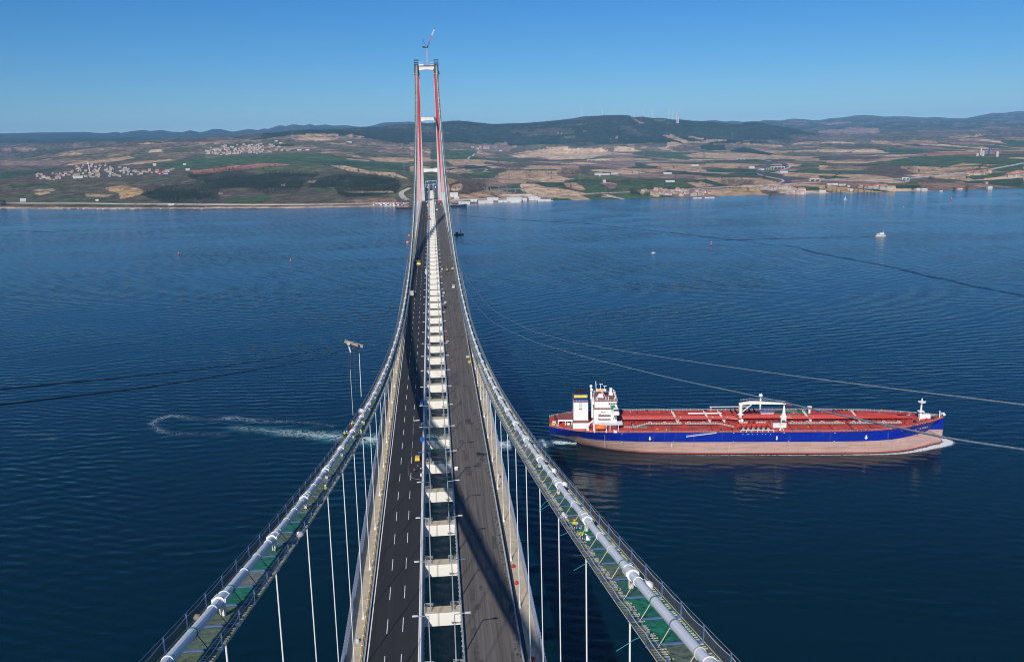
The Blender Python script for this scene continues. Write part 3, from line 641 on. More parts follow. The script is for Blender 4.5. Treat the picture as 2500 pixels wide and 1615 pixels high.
deckthing('toolbox_stack', 1031, 1036, 'white and blue toolboxes stacked by the median', 'boxes', [('box', MB().box(-.5, .3, -.4, .6, 0, .8), white), ('box', MB().box(.35, .9, -.3, .4, 0, 1.2), mat('tan_cabin', (.5, .4, .25))), ('box', MB().box(-1.2, -.6, -.9, -.3, 0, .35), bluep)])
deckthing('sack_pile', 1018, 1027, 'pile of white sacks on the right lane of the left road', 'sacks', [('sack', MB().sphere((-.8 + .55 * i, .1 * i, .2), .35, 8, 5, .6), white) for i in range(4)])
deckthing('bulk_bag', 1114, 1146, 'open white bulk bag at the left edge of the right road', 'bag', [('bag', MB().loft([[(r_ * math.cos(.785 * i), r_ * math.sin(.785 * i), z) for i in range(8)] for z, r_ in ((0, .6), (.7, .75), (.95, .72), (.8, .6), (.3, .5))]), white)])
deckthing('barrel', 1028, 1161, 'pale drum standing on the median kerb', 'barrel', [('drum', MB().cyl((0, 0, 0), (0, 0, .9), .32, None, 12), white), ('lid', MB().cyl((0, 0, .9), (0, 0, .95), .35, None, 12), steel)])
deckthing('crate', 1142, 872, 'low cream crate by the right barrier of the right road', 'crate', [('box', MB().box(-.9, .9, -.6, .6, 0, .8), mat('cream_tarp', (.52, .47, .40))), ('lid', MB().box(-.95, .95, -.65, .65, .8, .86), wood)])
deckthing('compressor', 1146, 886, 'small orange compressor by the right barrier', 'compressor', [('housing', MB().box(-.6, .6, -.8, .8, .3, 1.3), yellow), ('wheel', MB().cyl((-.65, 0, .3), (-.5, 0, .3), .3, None, 8), tyre), ('wheel', MB().cyl((.5, 0, .3), (.65, 0, .3), .3, None, 8), tyre)])
deckthing('compressor', 1105, 657, 'orange compressor at the right side of the right road beyond the van', 'compressor', [('housing', MB().box(-.9, .9, -1, 1, .3, 1.4), yellow), ('wheel', MB().cyl((-.95, 0, .3), (-.8, 0, .3), .3, None, 8), tyre)])
deckthing('red_barrel', 1090, 824, 'red barrel beside white sacks at the median of the right road', 'barrel', [('drum', MB().cyl((0, 0, 0), (0, 0, 1.1), .45, None, 10), red), ('lid', MB().cyl((0, 0, 1.1), (0, 0, 1.15), .47, None, 10), dark)])
deckthing('sack_pile', 1092, 834, 'white sacks beside the red barrel on the right road', 'sacks', [('sack', MB().sphere((-.6 + .6 * i, .1 * i, .25), .42, 8, 5, .6), white) for i in range(3)])
deckthing('tool_bag', 1093, 848, 'dark brown bag lying on the right road', 'bag', [('bag', MB().loft([[(r_ * math.cos(.785 * i), r_ * .6 * math.sin(.785 * i), z) for i in range(8)] for z, r_ in ((0, .6), (.4, .7), (.7, .3))]), mat('brown_bag', (.08, .05, .04), .8)), ('handle', MB().tube([(-.3, 0, .65), (0, 0, .95), (.3, 0, .65)], .04, 4), dark)])
deckthing('red_barrel', 1077, 670, 'red drum by the median next to the small roller', 'barrel', [('drum', MB().cyl((0, 0, 0), (0, 0, 1.1), .6, None, 10), red), ('lid', MB().cyl((0, 0, 1.1), (0, 0, 1.15), .62, None, 10), dark)])
for i, (px, py) in enumerate(((1041, 663), (1041, 669))):
    deckthing('portable_toilet', px, py, 'white cabin on the left road by the median, %s of two' % ('farther' if i == 0 else 'nearer'), 'cabin', [('cabin', MB().box(-.8, .8, -.8, .8, .05, 2.2), white), ('roof', MB().box(-.85, .85, -.85, .85, 2.2, 2.35), greyc), ('door', MB().box(-.4, .4, -.84, -.8, .1, 2), greyc)])
deckthing('loader', 1047, 534, 'orange wheel loader on the left road before the tower', 'loader', [('body', MB().box(-1.5, 1.5, -3, 2, .9, 2.6), orange), ('cab', MB().box(-.9, .9, -.8, 1, 2.6, 4), glass), ('bucket', MB().box(-1.7, 1.7, 3.4, 4.4, .3, 1.3), orange), ('arm', MB().bar((-.8, 1.5, 1.6), (-.8, 3.6, .9), .3).bar((.8, 1.5, 1.6), (.8, 3.6, .9), .3), orange)] + [('wheel', MB().cyl((x - .3, y, .8), (x + .3, y, .8), .8, None, 10), tyre) for x in (-1.4, 1.4) for y in (-1.9, 1.6)])
deckthing('loader', 1044, 505, 'small orange machine on the left road at the tower', 'loader', [('body', MB().box(-1.5, 1.5, -3, 2, .9, 2.6), orange), ('cab', MB().box(-.9, .9, -.8, 1, 2.6, 4), white), ('boom', MB().bar((0, 1, 2.5), (0, 4, 5), .4), orange)])
deckthing('crawler_crane', 1072, 497, 'red crawler crane with raised lattice boom on the right road by the tower', 'crane', [('undercarriage', MB().box(-2.6, -1.5, -3.5, 3.5, 0, 1.3).box(1.5, 2.6, -3.5, 3.5, 0, 1.3), dark), ('house', MB().box(-1.6, 1.6, -3.5, 2.5, 1.3, 3.6), red), ('boom', MB().bar((-.5, 2, 2.5), (.6, 5, 19), .5).bar((.5, 2, 2.5), (.6, 5, 19), .5).bar((-1.4, -3, 3.5), (.6, 5, 19), .2), red)])
deckthing('lifting_frame', 1055, 492, 'white crossing frame over the deck gap at the tower', 'frame', [('cross_bar', MB().bar((-8, 0, 2.4), (8, 0, 2.8), .8), steel), ('leg', MB().bar((-7, 0, 0), (-7, 0, 2.4), .5), steel), ('leg', MB().bar((7, 0, 0), (7, 0, 2.4), .5), steel)])
for px, py, lb in ((1253, 1385, 'red sack on the right walkway, farther of two'), (1261, 1426, 'dark red sack on the right walkway, nearer of two'), (1300, 1612, 'pink sack on the right walkway at the bottom edge')):
    deckthing('red_sack', px, py, lb, 'sack', [('sack', MB().sphere((0, 0, .5), .55, 8, 6, .9), red), ('tie', MB().cyl((0, 0, .9), (0, 0, 1.2), .15, .08, 6), dark)])
deckthing('switch_box', 1216, 1168, 'white switch box standing on the right walkway', 'box', [('case', MB().box(-.4, .4, -.4, .4, .1, 1.5), white), ('door', MB().box(-.3, .3, -.43, -.4, .3, 1.3), greyc)], dz=.04)
deckthing('bucket', 873, 1567, 'pale grey bucket bag on the left walkway', 'bag', [('bag', MB().loft([[(r_ * math.cos(.785 * i), r_ * math.sin(.785 * i), z) for i in range(8)] for z, r_ in ((0, .45), (.6, .5), (.9, .3), (1.0, .1))]), mat('pale_bag', (.5, .55, .58), .8)), ('strap', MB().tube([(-.2, 0, .9), (0, 0, 1.2), (.2, 0, .9)], .04, 4), dark)], dz=.04)
b = MB(); P = [atdeck(a, c, .08) for a, c in ((1011, 1027), (1009, 1045), (1008, 1075), (1003, 1125), (996, 1140), (998, 1160), (1008, 1167), (1025, 1169))]
tag(b.tube([(p[0], p[1], zd(p[1]) + .07) for p in P], .045, 5).build('hose', mat('hose_grey', (.35, .3, .3), .7), None), 'thin hose curling along the right lane of the left road', 'hose')
# ================================================================ TANKER
hullm = bpy.data.materials.new('hull_paint'); hullm.use_nodes = True
n = hullm.node_tree.nodes; L = hullm.node_tree.links; bs = n['Principled BSDF']; bs.inputs['Roughness'].default_value = .45; bs.inputs['Specular IOR Level'].default_value = .25
tc = n.new('ShaderNodeTexCoord'); sx_ = n.new('ShaderNodeSeparateXYZ'); L.new(tc.outputs['Object'], sx_.inputs[0])
rp = n.new('ShaderNodeValToRGB'); mr = n.new('ShaderNodeMapRange'); mr.inputs[1].default_value = 0; mr.inputs[2].default_value = 16
L.new(sx_.outputs[2], mr.inputs[0]); L.new(mr.outputs[0], rp.inputs[0]); rp.color_ramp.interpolation = 'CONSTANT'
rp.color_ramp.elements[0].color = (.42, .12, .08, 1); rp.color_ramp.elements[1].position = .05; rp.color_ramp.elements[1].color = (.52, .33, .28, 1)
e = rp.color_ramp.elements.new(7.5 / 16); e.color = (.001, .022, .32, 1)
nz = n.new('ShaderNodeTexNoise'); mp = n.new('ShaderNodeMapping'); mp.inputs['Scale'].default_value = (.03, .03, .25); L.new(tc.outputs['Object'], mp.inputs[0]); L.new(mp.outputs[0], nz.inputs[0]); nz.inputs['Detail'].default_value = 8; nz.inputs['Roughness'].default_value = .7; nz.inputs['Scale'].default_value = 2.2
r2 = n.new('ShaderNodeValToRGB'); r2.color_ramp.elements[0].position = .34; r2.color_ramp.elements[0].color = (.68, .72, .70, 1); r2.color_ramp.elements[1].position = .56; r2.color_ramp.elements[1].color = (1, 1, 1, 1)
mm = n.new('ShaderNodeMixRGB'); mm.blend_type = 'MULTIPLY'; mm.inputs[0].default_value = .9
cb_ = n.new('ShaderNodeCombineXYZ'); L.new(sx_.outputs[0], cb_.inputs[0]); L.new(sx_.outputs[2], cb_.inputs[1]); bk = n.new('ShaderNodeTexBrick'); bk.inputs['Scale'].default_value = 1; bk.inputs['Brick Width'].default_value = 14; bk.inputs['Row Height'].default_value = 3.4; bk.inputs['Mortar Size'].default_value = .07; bk.inputs['Color1'].default_value = (1, 1, 1, 1); bk.inputs['Color2'].default_value = (.93, .93, .93, 1); bk.inputs['Mortar'].default_value = (.62, .62, .62, 1); L.new(cb_.outputs[0], bk.inputs[0])
st_ = n.new('ShaderNodeTexNoise'); st_.inputs['Scale'].default_value = 1.0; st_.inputs['Detail'].default_value = 4; mp3 = n.new('ShaderNodeMapping'); mp3.inputs['Scale'].default_value = (.9, .9, .06); L.new(tc.outputs['Object'], mp3.inputs[0]); L.new(mp3.outputs[0], st_.inputs[0]); r3 = n.new('ShaderNodeValToRGB'); r3.color_ramp.elements[0].position = .60; r3.color_ramp.elements[0].color = (0, 0, 0, 1); r3.color_ramp.elements[1].position = .74; L.new(st_.outputs[0], r3.inputs[0])
m3 = n.new('ShaderNodeMixRGB'); m3.blend_type = 'MULTIPLY'; m3.inputs[0].default_value = .8; m4 = n.new('ShaderNodeMixRGB'); m4.inputs[2].default_value = (.20, .12, .09, 1); mf = n.new('ShaderNodeMath'); mf.operation = 'MULTIPLY'; mf.inputs[1].default_value = .35; L.new(r3.outputs[0], mf.inputs[0]); L.new(nz.outputs[0], r2.inputs[0]); L.new(rp.outputs[0], mm.inputs[1]); L.new(r2.outputs[0], mm.inputs[2]); L.new(mm.outputs[0], m3.inputs[1]); L.new(bk.outputs[0], m3.inputs[2]); L.new(m3.outputs[0], m4.inputs[1]); L.new(mf.outputs[0], m4.inputs[0]); L.new(m4.outputs[0], bs.inputs['Base Color'])
deckred = mat('deck_red', (.46, .050, .034), .7, var=.22, scale=.3, col2=(.52, .075, .05), stretch=(.4, 1, 1), spec=.25)
pipered = mat('pipe_red', (.52, .045, .025), .5, var=.15, scale=.3)
roofred = mat('roof_brown_red', (.26, .075, .07), .7, var=.12)
shwhite = mat('ship_white', (.82, .82, .79), .45, var=.04, scale=.3)
railm = mat('ship_rail', (.62, .42, .38), .6, var=.1)
SO = Vector((153.1, 278.9, 0)); hx, hy = .9908, -.1354
origin = (SO.x + .1354 * 21.6, SO.y + .9908 * 21.6, 0.0)
ship = empty('oil_tanker', origin, 'long oil tanker with blue hull, salmon underside and red deck sailing right of the bridge', 'ship', None, math.atan2(hy, hx))
Sx = [-87, -82, -77, -70, -62, -52, -40, -25, 0, 40, 85, 100, 112, 122, 131, 139, 146, 151, 155, 157]
DKH = [9.2, 12.6, 15.0, 18.0, 20.0, 21.0, 21.2, 21.2, 21.2, 21.2, 21.0, 20.2, 18.9, 17.0, 14.6, 11.6, 8.2, 5.2, 2.3, .15]
WLH = [.3, .3, .3, 1.5, 7.5, 12.8, 16.8, 19.6, 21.2, 21.2, 21.2, 21.0, 20.4, 18.8, 15.8, 12.0, 8.2, 5.4, 3.4, .6]
def stem(z): return float(np.interp(z, [-2, 0, 2, 4, 5.5, 7.5, 10, 13.5, 16], [155, 157.2, 157, 155, 152, 148.6, 150.5, 155, 158]))
def zdk(x): return 13.5 + (0 if x < 100 else (x - 100) ** 2 / 57 ** 2 * 2.0)
rings = []
for x, dk, wl in zip(Sx, DKH, WLH):
    top = zdk(x); lo = -2.0 if x > -66 else float(np.interp(x, [-88, -78, -70, -66], [5.2, 3.6, .4, -2]))
    zs = [lo, lo + .02 * (top - lo)] + [z for z in (0, 1.5, 3, 5, 7.5, 9.5, 11.5)] + [top]
    zs = [max(z, lo + .03 * i) for i, z in enumerate(zs)]; zs[-1] = top
    half = []
    for z in zs:
        g = max(0, min(1, z / top)); g = g ** (1.25 if x > 0 else .8)
        h = wl + (dk - wl) * g
        if x > 125 and z < 6: h = max(h, wl * (1 - .0 * z))
        if x < -66: h = dk * ((max(z - lo, 0) / (top - lo)) ** .45 if z > lo else 0) if x < -74 else h * ((max(z - lo, 0.02) / (top - lo)) ** .25)
        xx = x if x <= 100 else 100 + (x - 100) * (stem(z) - 100) / 57.0
        half.append((xx, h, z))
    rings.append([(a, -h, z) for a, h, z in half] + [(a, h, z) for a, h, z in half[::-1]])
MB().loft(rings).build('hull', hullm, ship, smooth=False)
b = MB()
vs = []; 
for x, dk in zip(Sx, DKH):
    xx = x if x <= 100 else 100 + (x - 100) * (stem(zdk(x)) - 100) / 57.0; vs.append((xx, dk - .12, zdk(x) + .02))
m_ = len(vs)
b.add([(a, -h, z) for a, h, z in vs] + vs, [(i, i + 1, m_ + i + 1, m_ + i) for i in range(m_ - 1)]).build('deck', deckred, ship)
def outline(off=0.25): return [(a, h - off, z) for a, h, z in vs]
b = MB(); edge = []
for a, h, z in outline(): edge.append((a, -h, z))
def rails(pts, h=1.1, nr=3, step=1.8, r=.05, b=None):
    b = b or MB(); pts = [Vector(p) for p in pts]
    for k in range(nr): 
        for p, q in zip(pts[:-1], pts[1:]): b.bar(p + Vector((0, 0, h * (k + 1) / nr)), q + Vector((0, 0, h * (k + 1) / nr)), r)
    for p, q in zip(pts[:-1], pts[1:]):
        L_ = (q - p).length; m = max(1, int(L_ / step))
        for i in range(m): c = p + (q - p) * (i / m); b.bar(c, c + Vector((0, 0, h)), r * 1.3)
    return b
rails(edge, step=2.0, r=.06).build('side_rail', railm, ship, label='pinkish near side railing')
rails([(a, h - .25, z) for a, h, z in vs], step=2.4, r=.07).build('side_rail', white, ship, label='white far side railing')
B_ = lambda a0, a1, c0, c1, z0, z1: MB().box(a0, a1, c0, c1, z0, z1)      # c: across, negative = near side
# funnel casing and accommodation
fc_ = B_(-72.5, -62.5, -13.5, 13, 13.5, 17.3).build('engine_casing', shwhite, ship)
B_(-72.6, -62.4, -13.6, 13.1, 17.3, 17.4).build('casing_deck', roofred, fc_)
fun = B_(-72, -63, -8.6, 9, 17.4, 29).build('funnel_house', shwhite, ship)
B_(-72.1, -62.9, -8.7, 9.1, 29, 29.15).build('house_roof', roofred, fun)
B_(-71.5, -63.4, -7.4, -1.2, 29.15, 31.6).build('funnel_band', mat('funnel_blue', (.006, .025, .25), .4), fun)
B_(-71.5, -63.4, -7.4, -1.2, 31.6, 33.3).build('funnel_band', mat('funnel_yellow', (.85, .68, .02), .4), fun)
B_(-71.5, -63.4, -7.4, -1.2, 33.3, 34.4).build('funnel_band', mat('funnel_blue', (.006, .025, .25), .4), fun)
for i, (a, c, h, r) in enumerate(((-70.6, -5.5, 1.3, .6), (-69.2, -4, 2.2, .8), (-68, -5.8, 1.6, .6), (-66.5, -4.6, 1.5, .6), (-65.2, -5, 1.9, .6), (-64.3, -3.5, 1.2, .5), (-70, -2.6, 1.5, .6), (-67.2, -2.6, 1.7, .6))):
    MB().cyl((a, c, 34.4), (a - .3, c, 34.4 + h), r, r * .9, 8).build('exhaust_pipe', black, fun)
B_(-71.3, -63.6, -7.2, -1.5, 34.4, 34.7).build('funnel_cap', black, fun)
rails([(-72, -8.5, 29.15), (-63, -8.5, 29.15)], r=.06).build('roof_rail', white, fun)
B_(-68.6, -66.6, -8.66, -8.6, 25, 28.8).build('recess', mat('recess_grey', (.6, .6, .58)), fun)
B_(-68.6, -66.7, -9.2, -8.6, 24.6, 24.8).build('ledge', roofred, fun)
acc = B_(-59.6, -45.6, -12, 11.5, 13.5, 25.5).build('accommodation', shwhite, ship)
B_(-60, -45.2, -12.3, 11.8, 25.5, 25.65).build('upper_deck', roofred, acc)
br = B_(-59, -45.2, -9, 9, 25.65, 29.7).build('wheelhouse', shwhite, ship)
B_(-59.3, -44.9, -9.4, 9.4, 29.7, 29.85).build('roof', roofred, br)
B_(-48.5, -44.8, -20.5, -9, 24.6, 26.4).build('bridge_wing', shwhite, br); B_(-48.5, -44.8, 9, 20.5, 24.6, 26.4).build('bridge_wing', shwhite, br)
B_(-48, -45.3, -20, -17, 26.4, 28.3).build('wing_cab', shwhite, br); MB().quad((-48, -20.03, 27), (-45.3, -20.03, 27), (-45.3, -20.03, 28), (-48, -20.03, 28)).build('window', glass, br)
B_(-49.3, -46.5, -15, -9.2, 26.42, 27.2).build('green_cover', greenp, br)
for i in range(5): MB().box(-50.4 + i * 1.15, -49.6 + i * 1.15, -9.05, -8.98, 27.4, 28.6).build('window', glass, br)
for i in range(9): MB().box(-45.2, -45.14, -8.6 + i * 1.95, -7.0 + i * 1.95, 27.4, 28.8).build('window', glass, br)
for (a, z) in ((-55, 23.4), (-53.7, 23.2), (-57, 19.3), (-49, 15.9), (-58.6, 15.6), (-47.8, 19.2), (-56.2, 22.1), (-51.6, 15.7)): MB().box(a, a + .7, -12.06, -11.99, z, z + .7).build('porthole', glass, acc)
for z in (21.8, 19.2): 
    MB().box(-57, -49.5, -13.4, -12, z, z + .25).build('side_gallery', roofred, acc); rails([(-57, -13.3, z + .2), (-49.5, -13.3, z + .2)], r=.07).build('gallery_rail', white, acc)
MB().box(-60.5, -42.5, -17.5, -11, 17.3, 17.6).build('boat_deck', shwhite, acc); rails([(-60.5, -17.4, 17.6), (-42.5, -17.4, 17.6), (-42.5, -11, 17.6)], r=.06).build('boat_deck_rail', white, acc)
for a in (-60, -55, -50, -45): MB().bar((a, -17.2, 13.5), (a, -17.2, 17.3), .35).build('pillar', white, acc)
rails([(-59.2, -9.2, 29.85), (-45.1, -9.2, 29.85), (-45.1, 9.2, 29.85), (-59.2, 9.2, 29.85), (-59.2, -9.2, 29.85)], r=.07).build('roof_rail', white, br)
rails([(-59.8, -12.1, 25.65), (-45.4, -12.1, 25.65)], r=.07).build('deck_rail', white, acc)
B_(-60.6, -59.0, -3, 6, 17, 28).build('stair_tower', shwhite, acc)
# radar mast
rm = MB().loft([[(-56.6, -2.2, 29.8), (-53.0, -2.2, 29.8), (-53.0, 2.2, 29.8), (-56.6, 2.2, 29.8)], [(-55.6, -.9, 34), (-54.2, -.9, 34), (-54.2, .9, 34), (-55.6, .9, 34)]]).build('radar_mast', shwhite, ship)
MB().box(-57.8, -51.4, -1.6, 1.6, 34, 34.4).loft([[(-57.8, -1.6, 34.4), (-51.4, -1.6, 34.4), (-51.4, -1.6, 35.4), (-57.8, -1.6, 35.4)], [(-57.8, -1.5, 34.4), (-51.4, -1.5, 34.4), (-51.4, -1.5, 35.4), (-57.8, -1.5, 35.4)]]).build('mast_platform', cream, rm)
MB().box(-57.3, -52.5, -1.68, -1.6, 34.5, 35.1).build('yellow_board', yellow, rm)
MB().bar((-57.6, 0, 34.4), (-57.9, 0, 40), .35).bar((-54.8, 0, 35), (-54.8, 0, 38.2), .3).bar((-55.6, 0, 38.3), (-53.4, 0, 38.0), .3).bar((-52.4, 0, 35), (-52.2, 0, 37), .25).bar((-53.2, 0, 36.8), (-51, 0, 36.9), .25).bar((-57.8, 0, 38), (-56.9, 0, 38), .2).build('radar_aerial', shwhite, rm)
MB().quad((-56.6, -1.9, 32.8), (-54.4, -1.9, 32.5), (-54.2, -2.3, 33.8), (-56.4, -2.1, 34.0)).build('red_flag', red, rm)
MB().bar((-54, 3.5, 29.8), (-54.6, .5, 34), .2).bar((-54, -3.5, 29.8), (-54.6, -.5, 34), .2).bar((-51.8, -2, 29.8), (-53.9, -.3, 33.8), .2).build('mast_strut', shwhite, rm)
for a, c, z, h, nm in ((-60.5, 6, 29.8, 4.6, 'aerial_post'), (-60.3, 3, 29.8, 3.2, 'aerial_post')):
    MB().bar((a, c, 25), (a, c, z + h), .8).sphere((a, c, z + h + .5), 1.0, 8, 6).build(nm, shwhite, ship)
MB().loft([[(-49.5, 3.2, 29.8), (-46.8, 3.2, 29.8), (-46.8, 5.8, 29.8), (-49.5, 5.8, 29.8)], [(-48.8, 3.8, 32.6), (-47.5, 3.8, 32.6), (-47.5, 5.2, 32.6), (-48.8, 5.2, 32.6)]]).box(-49, -47.3, 3.6, 5.4, 32.6, 34.2).build('signal_mast', shwhite, ship)
for a, c in ((-58, -8), (-57, -6), (-52, -8.4), (-50.5, -7.8), (-46.6, -8.3), (-45.8, -4), (-46, 3), (-58.6, 6), (-46, 7.6)): MB().cyl((a, c, 29.8), (a, c, 31.6), .28, .2, 6).sphere((a, c, 31.8), .45, 6, 4).build('roof_vent', shwhite, br)
# aft deck shelter, lifeboat, davit
B_(-81.5, -72.5, -6.5, 7, 16.6, 16.9).build('shelter_roof', roofred, ship); B_(-81.6, -72.4, -6.6, -6.4, 16.0, 16.95).build('shelter_beam', shwhite, ship)
for a in (-81.3, -77, -73): MB().bar((a, -6.4, 13.5), (a, -6.4, 16.6), .5).build('shelter_post', shwhite, ship)
lb = MB().loft([[(-56.0 + sx_v * 3.3 * (1 if j < 9 else 1), -20.6 + 1.25 * w_ * math.cos(6.283 * k / 10), 16.9 + 1.3 * w_ * math.sin(6.283 * k / 10)) for k in range(10)] for j, (sx_v, w_) in enumerate(((-1, .25), (-.92, .6), (-.75, .9), (-.4, 1), (.4, 1), (.75, .9), (.92, .6), (1, .25)))]).build('lifeboat', orange, ship, smooth=True)
MB().box(-59, -57, -21.3, -19.9, 17.6, 18.6).build('cockpit', orange, lb)
for a in (-59.5, -52.5): MB().bar((a, -20.4, 13.5), (a, -20.4, 16), .6).bar((a, -17.8, 13.5), (a, -19, 19), .45).build('davit', shwhite, ship)
MB().cyl((-63.5, -16.5, 13.5), (-63.5, -16.5, 16), .9, .6, 8).sphere((-63.3, -16.5, 17), 1.1, 8, 6).bar((-63.3, -16.5, 17.5), (-60.2, -16.5, 20), .7).build('deck_crane', shwhite, ship)
for a, c, m, nm in ((-84, -3, shwhite, 'winch'), (-80, 0, dark, 'winch'), (-83, 4, dark, 'winch'), (-79, 9, steel, 'winch'), (-84.5, -6, yellow, 'bollard'), (-73.5, -10, greenp, 'locker'), (-75, -6, shwhite, 'locker'), (-47, -20.4, shwhite, 'locker'), (-82, -8, steel, 'winch'), (-78, -4, pipered, 'hatch'), (-80, -10, pipered, 'hatch')):
    MB().box(a - .9, a + .9, c - .7, c + .7, 13.5, 14.7).cyl((a - .6, c - 1, 14.4), (a - .6, c + 1, 14.4), .6, None, 8).build(nm, m, ship)
# pipes along the centre
zt = 15.6
for i, (c, r) in enumerate(((-1.6, .42), (-.6, .36), (.4, .42), (1.5, .36), (2.6, .42), (3.6, .3))):
    a0 = -41; MB().tube([(a0, c, zt), (25, c, zt), (30, c - (.0 if i > 3 else 1.6), zt), (34, c + 1.5, zt), (58, c + 1.5, zt), (64, c, zt), (138 - 3 * i, c, zt + (.6 if i % 2 else .2))] if True else [], r, 6).build('cargo_pipe', pipered, ship)
b = MB()
for a in range(-40, 140, 3): b.box(a - .1, a + .1, -2.4, 4.4, 13.5, 15.2)
b.build('pipe_support', mat('dark_red', (.16, .02, .03), .7, var=.2), ship, kind='stuff')
b = MB()
for a in range(-38, 138, 6): b.box(a - .15, a + .15, -20.5, 20.5, 13.52, 13.72)
b.build('deck_weld', deckred, ship, kind='stuff')
b = MB()
for a in range(-41, 138, 4): b.bar((a, 5.0, 13.5), (a, 5.0, 16), .2)
b.box(-41, 138, 4.6, 6.6, 16, 16.12).build('central_gangway', pipered, ship)
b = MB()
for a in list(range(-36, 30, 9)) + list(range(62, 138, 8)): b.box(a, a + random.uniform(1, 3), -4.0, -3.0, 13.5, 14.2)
b.build('valve_row_painted_shade', mat('painted_shade_purple', (.12, .02, .05), .6, var=.3), ship, kind='stuff')  # purple red of these low boxes paints in the shade along the pipes
# near side catwalk with white hoops
grat = mat('olive_grating', (.22, .23, .17), .8)
for a0, a1 in ((-27, -5), (-3, 17), (60, 94), (97, 128)):
    MB().box(a0, a1, -9.3, -8.3, 14.4, 14.5).build('walkway', grat, ship); rails([(a0, -9.3, 14.5), (a1, -9.3, 14.5)], r=.07, step=1.5).build('walkway_rail', white, ship)
    rails([(a0, -8.3, 14.5), (a1, -8.3, 14.5)], r=.06, step=1.5).build('walkway_rail', railm, ship)
    for a in np.arange(a0 + 2, a1, 9): MB().tube([(a + 1.1 * math.cos(t), -9.3, 15.4 + 1.0 * math.sin(t)) for t in np.linspace(0, math.pi, 7)], .12, 5).build('hoop', white, ship)
rails([(-27, -9.3, 14.5), (-35, -12.8, 13.6), (-42, -12.8, 13.6)], r=.08, step=1.2).build('walkway_rail', white, ship); rails([(17, -9, 14.5), (26, -13, 13.6)], r=.08, step=1.2).build('walkway_rail', white, ship)
MB().box(-35, -27, -13, -8.5, 13.54, 13.6).build('walkway', grat, ship)
b = MB(); b.loft([[(0, -8, 13.56), (1.2, -8, 13.56)], [(8, -18, 13.56), (9.2, -18, 13.56)]], closed=False); b.build('painted_path', mat('green_path', (.16, .22, .15), .8), ship)
# inclined white ladders over the pipes
for a, dirn in ((-9, 1), (11, 1), (20, 1), (73, 1), (103, 1)):
    MB().bar((a, 6, 17.5), (a + 2.2, -3.2, 13.8), 1.3, .25).bar((a + 2.2, -2, 14), (a + 4.6, 0.5, 16), .8, .3).build('crossing_ladder', mat('pale_ladder', (.62, .60, .56), .6, var=.15), ship)
    rails([(a - .6, 6, 17.5), (a + 1.6, -3.2, 13.8)], r=.1, step=1).build('ladder_rail', white, ship)
MB().cyl((1, 6.5, 16.4), (22, 6.5, 16.4), .45, None, 8).build('white_pipe', shwhite, ship)
# hose crane amidships
ck = MB().cyl((32.5, 0, 13.5), (32.5, 0, 24.2), 1.15, 1.0, 14).build('crane_pedestal', cream, ship, smooth=False)
MB().cyl((32.5, 0, 17.6), (32.5, 0, 18.0), 1.9, None, 14).build('crane_gallery', shwhite, ck)
MB().loft([[(31.2, -.9, 24.0), (31.2, .9, 24.0), (31.2, .9, 25.2), (31.2, -.9, 25.2)], [(38, -.8, 24.6), (38, .8, 24.6), (38, .8, 26.4), (38, -.8, 26.4)], [(42, -.7, 24.6), (42, .7, 24.6), (42, .7, 26.4), (42, -.7, 26.4)], [(60, -.5, 24.3), (60, .5, 24.3), (60, .5, 25.1), (60, -.5, 25.1)]]).build('crane_jib', cream, ck)
MB().loft([[(60, -.5, 24.3), (60, .5, 24.3), (60, .5, 25.5), (60, -.5, 25.5)], [(62.8, -.7, 23.9), (62.8, .7, 23.9), (62.4, .7, 25.0), (62.4, -.7, 25.0)], [(63.8, -.2, 23.2), (63.8, .2, 23.2), (63.8, .2, 24), (63.8, -.2, 24)]]).build('jib_tip', mat('signal_red', (.85, .06, .02), .4), ck)
MB().bar((33.6, 0, 19.5), (39.5, 0, 24.7), .5).build('jib_strut', shwhite, ck); rails([(32, .6, 26.4), (38, .6, 27.2), (60, .5, 25.5)], r=.08, h=.9).build('jib_rail', steel, ck)
B_(31, 34, -1.9, 1.9, 13.5, 15).build('crane_foot', shwhite, ck)
# manifold
tr = B_(27.5, 47, -19.4, -14.6, 13.5, 14.5).build('drip_tray', mat('dark_tray', (.10, .03, .03), .7), ship)
for i in range(6): 
    MB().cyl((30 + i * 3, -19, 15.1), (30 + i * 3, -6, 15.1), .38, None, 8).build('manifold_pipe', mat('dark_red', (.16, .02, .03), .7), ship); MB().cyl((30 + i * 3, -19.5, 15.1), (30 + i * 3, -18.7, 15.1), .8, None, 8).build('manifold_flange', steel, ship)
    MB().cyl((30 + i * 3, 6, 15.1), (30 + i * 3, 19, 15.1), .38, None, 8).build('manifold_pipe', black, ship)
MB().box(27, 47.5, -14.2, -13.6, 13.5, 16.6).bar((27, -19.4, 14.5), (29.5, -14, 16.8), .4).bar((47.5, -19.4, 14.5), (45, -14, 16.8), .4).build('manifold_frame', pipered, ship)
rails([(29, -13.5, 16.6), (34, -13.5, 16.6)], r=.1, step=1).build('frame_rail', white, ship); rails([(39, -13.5, 16.6), (45, -13.5, 16.6)], r=.1, step=1).build('frame_rail', white, ship)
MB().box(27.3, 47.2, -20.3, -19.7, 14.3, 14.55).build('fender_beam', steel, ship)
b = MB().box(28.2, 48, -20.9, -20.7, 14.8, 15.1)
for i in range(7): b.box(28.2 + i * 3.25, 28.5 + i * 3.25, -20.9, -20.7, 13.5, 14.9)
b.build('hose_rail', white, ship)
MB().box(17, 42, 19.8, 20.2, 16.1, 16.5).bar((18, 20, 13.5), (18, 20, 16.2), .4).bar((36, 20, 13.5), (36, 20, 16.2), .4).build('hose_rail', white, ship)
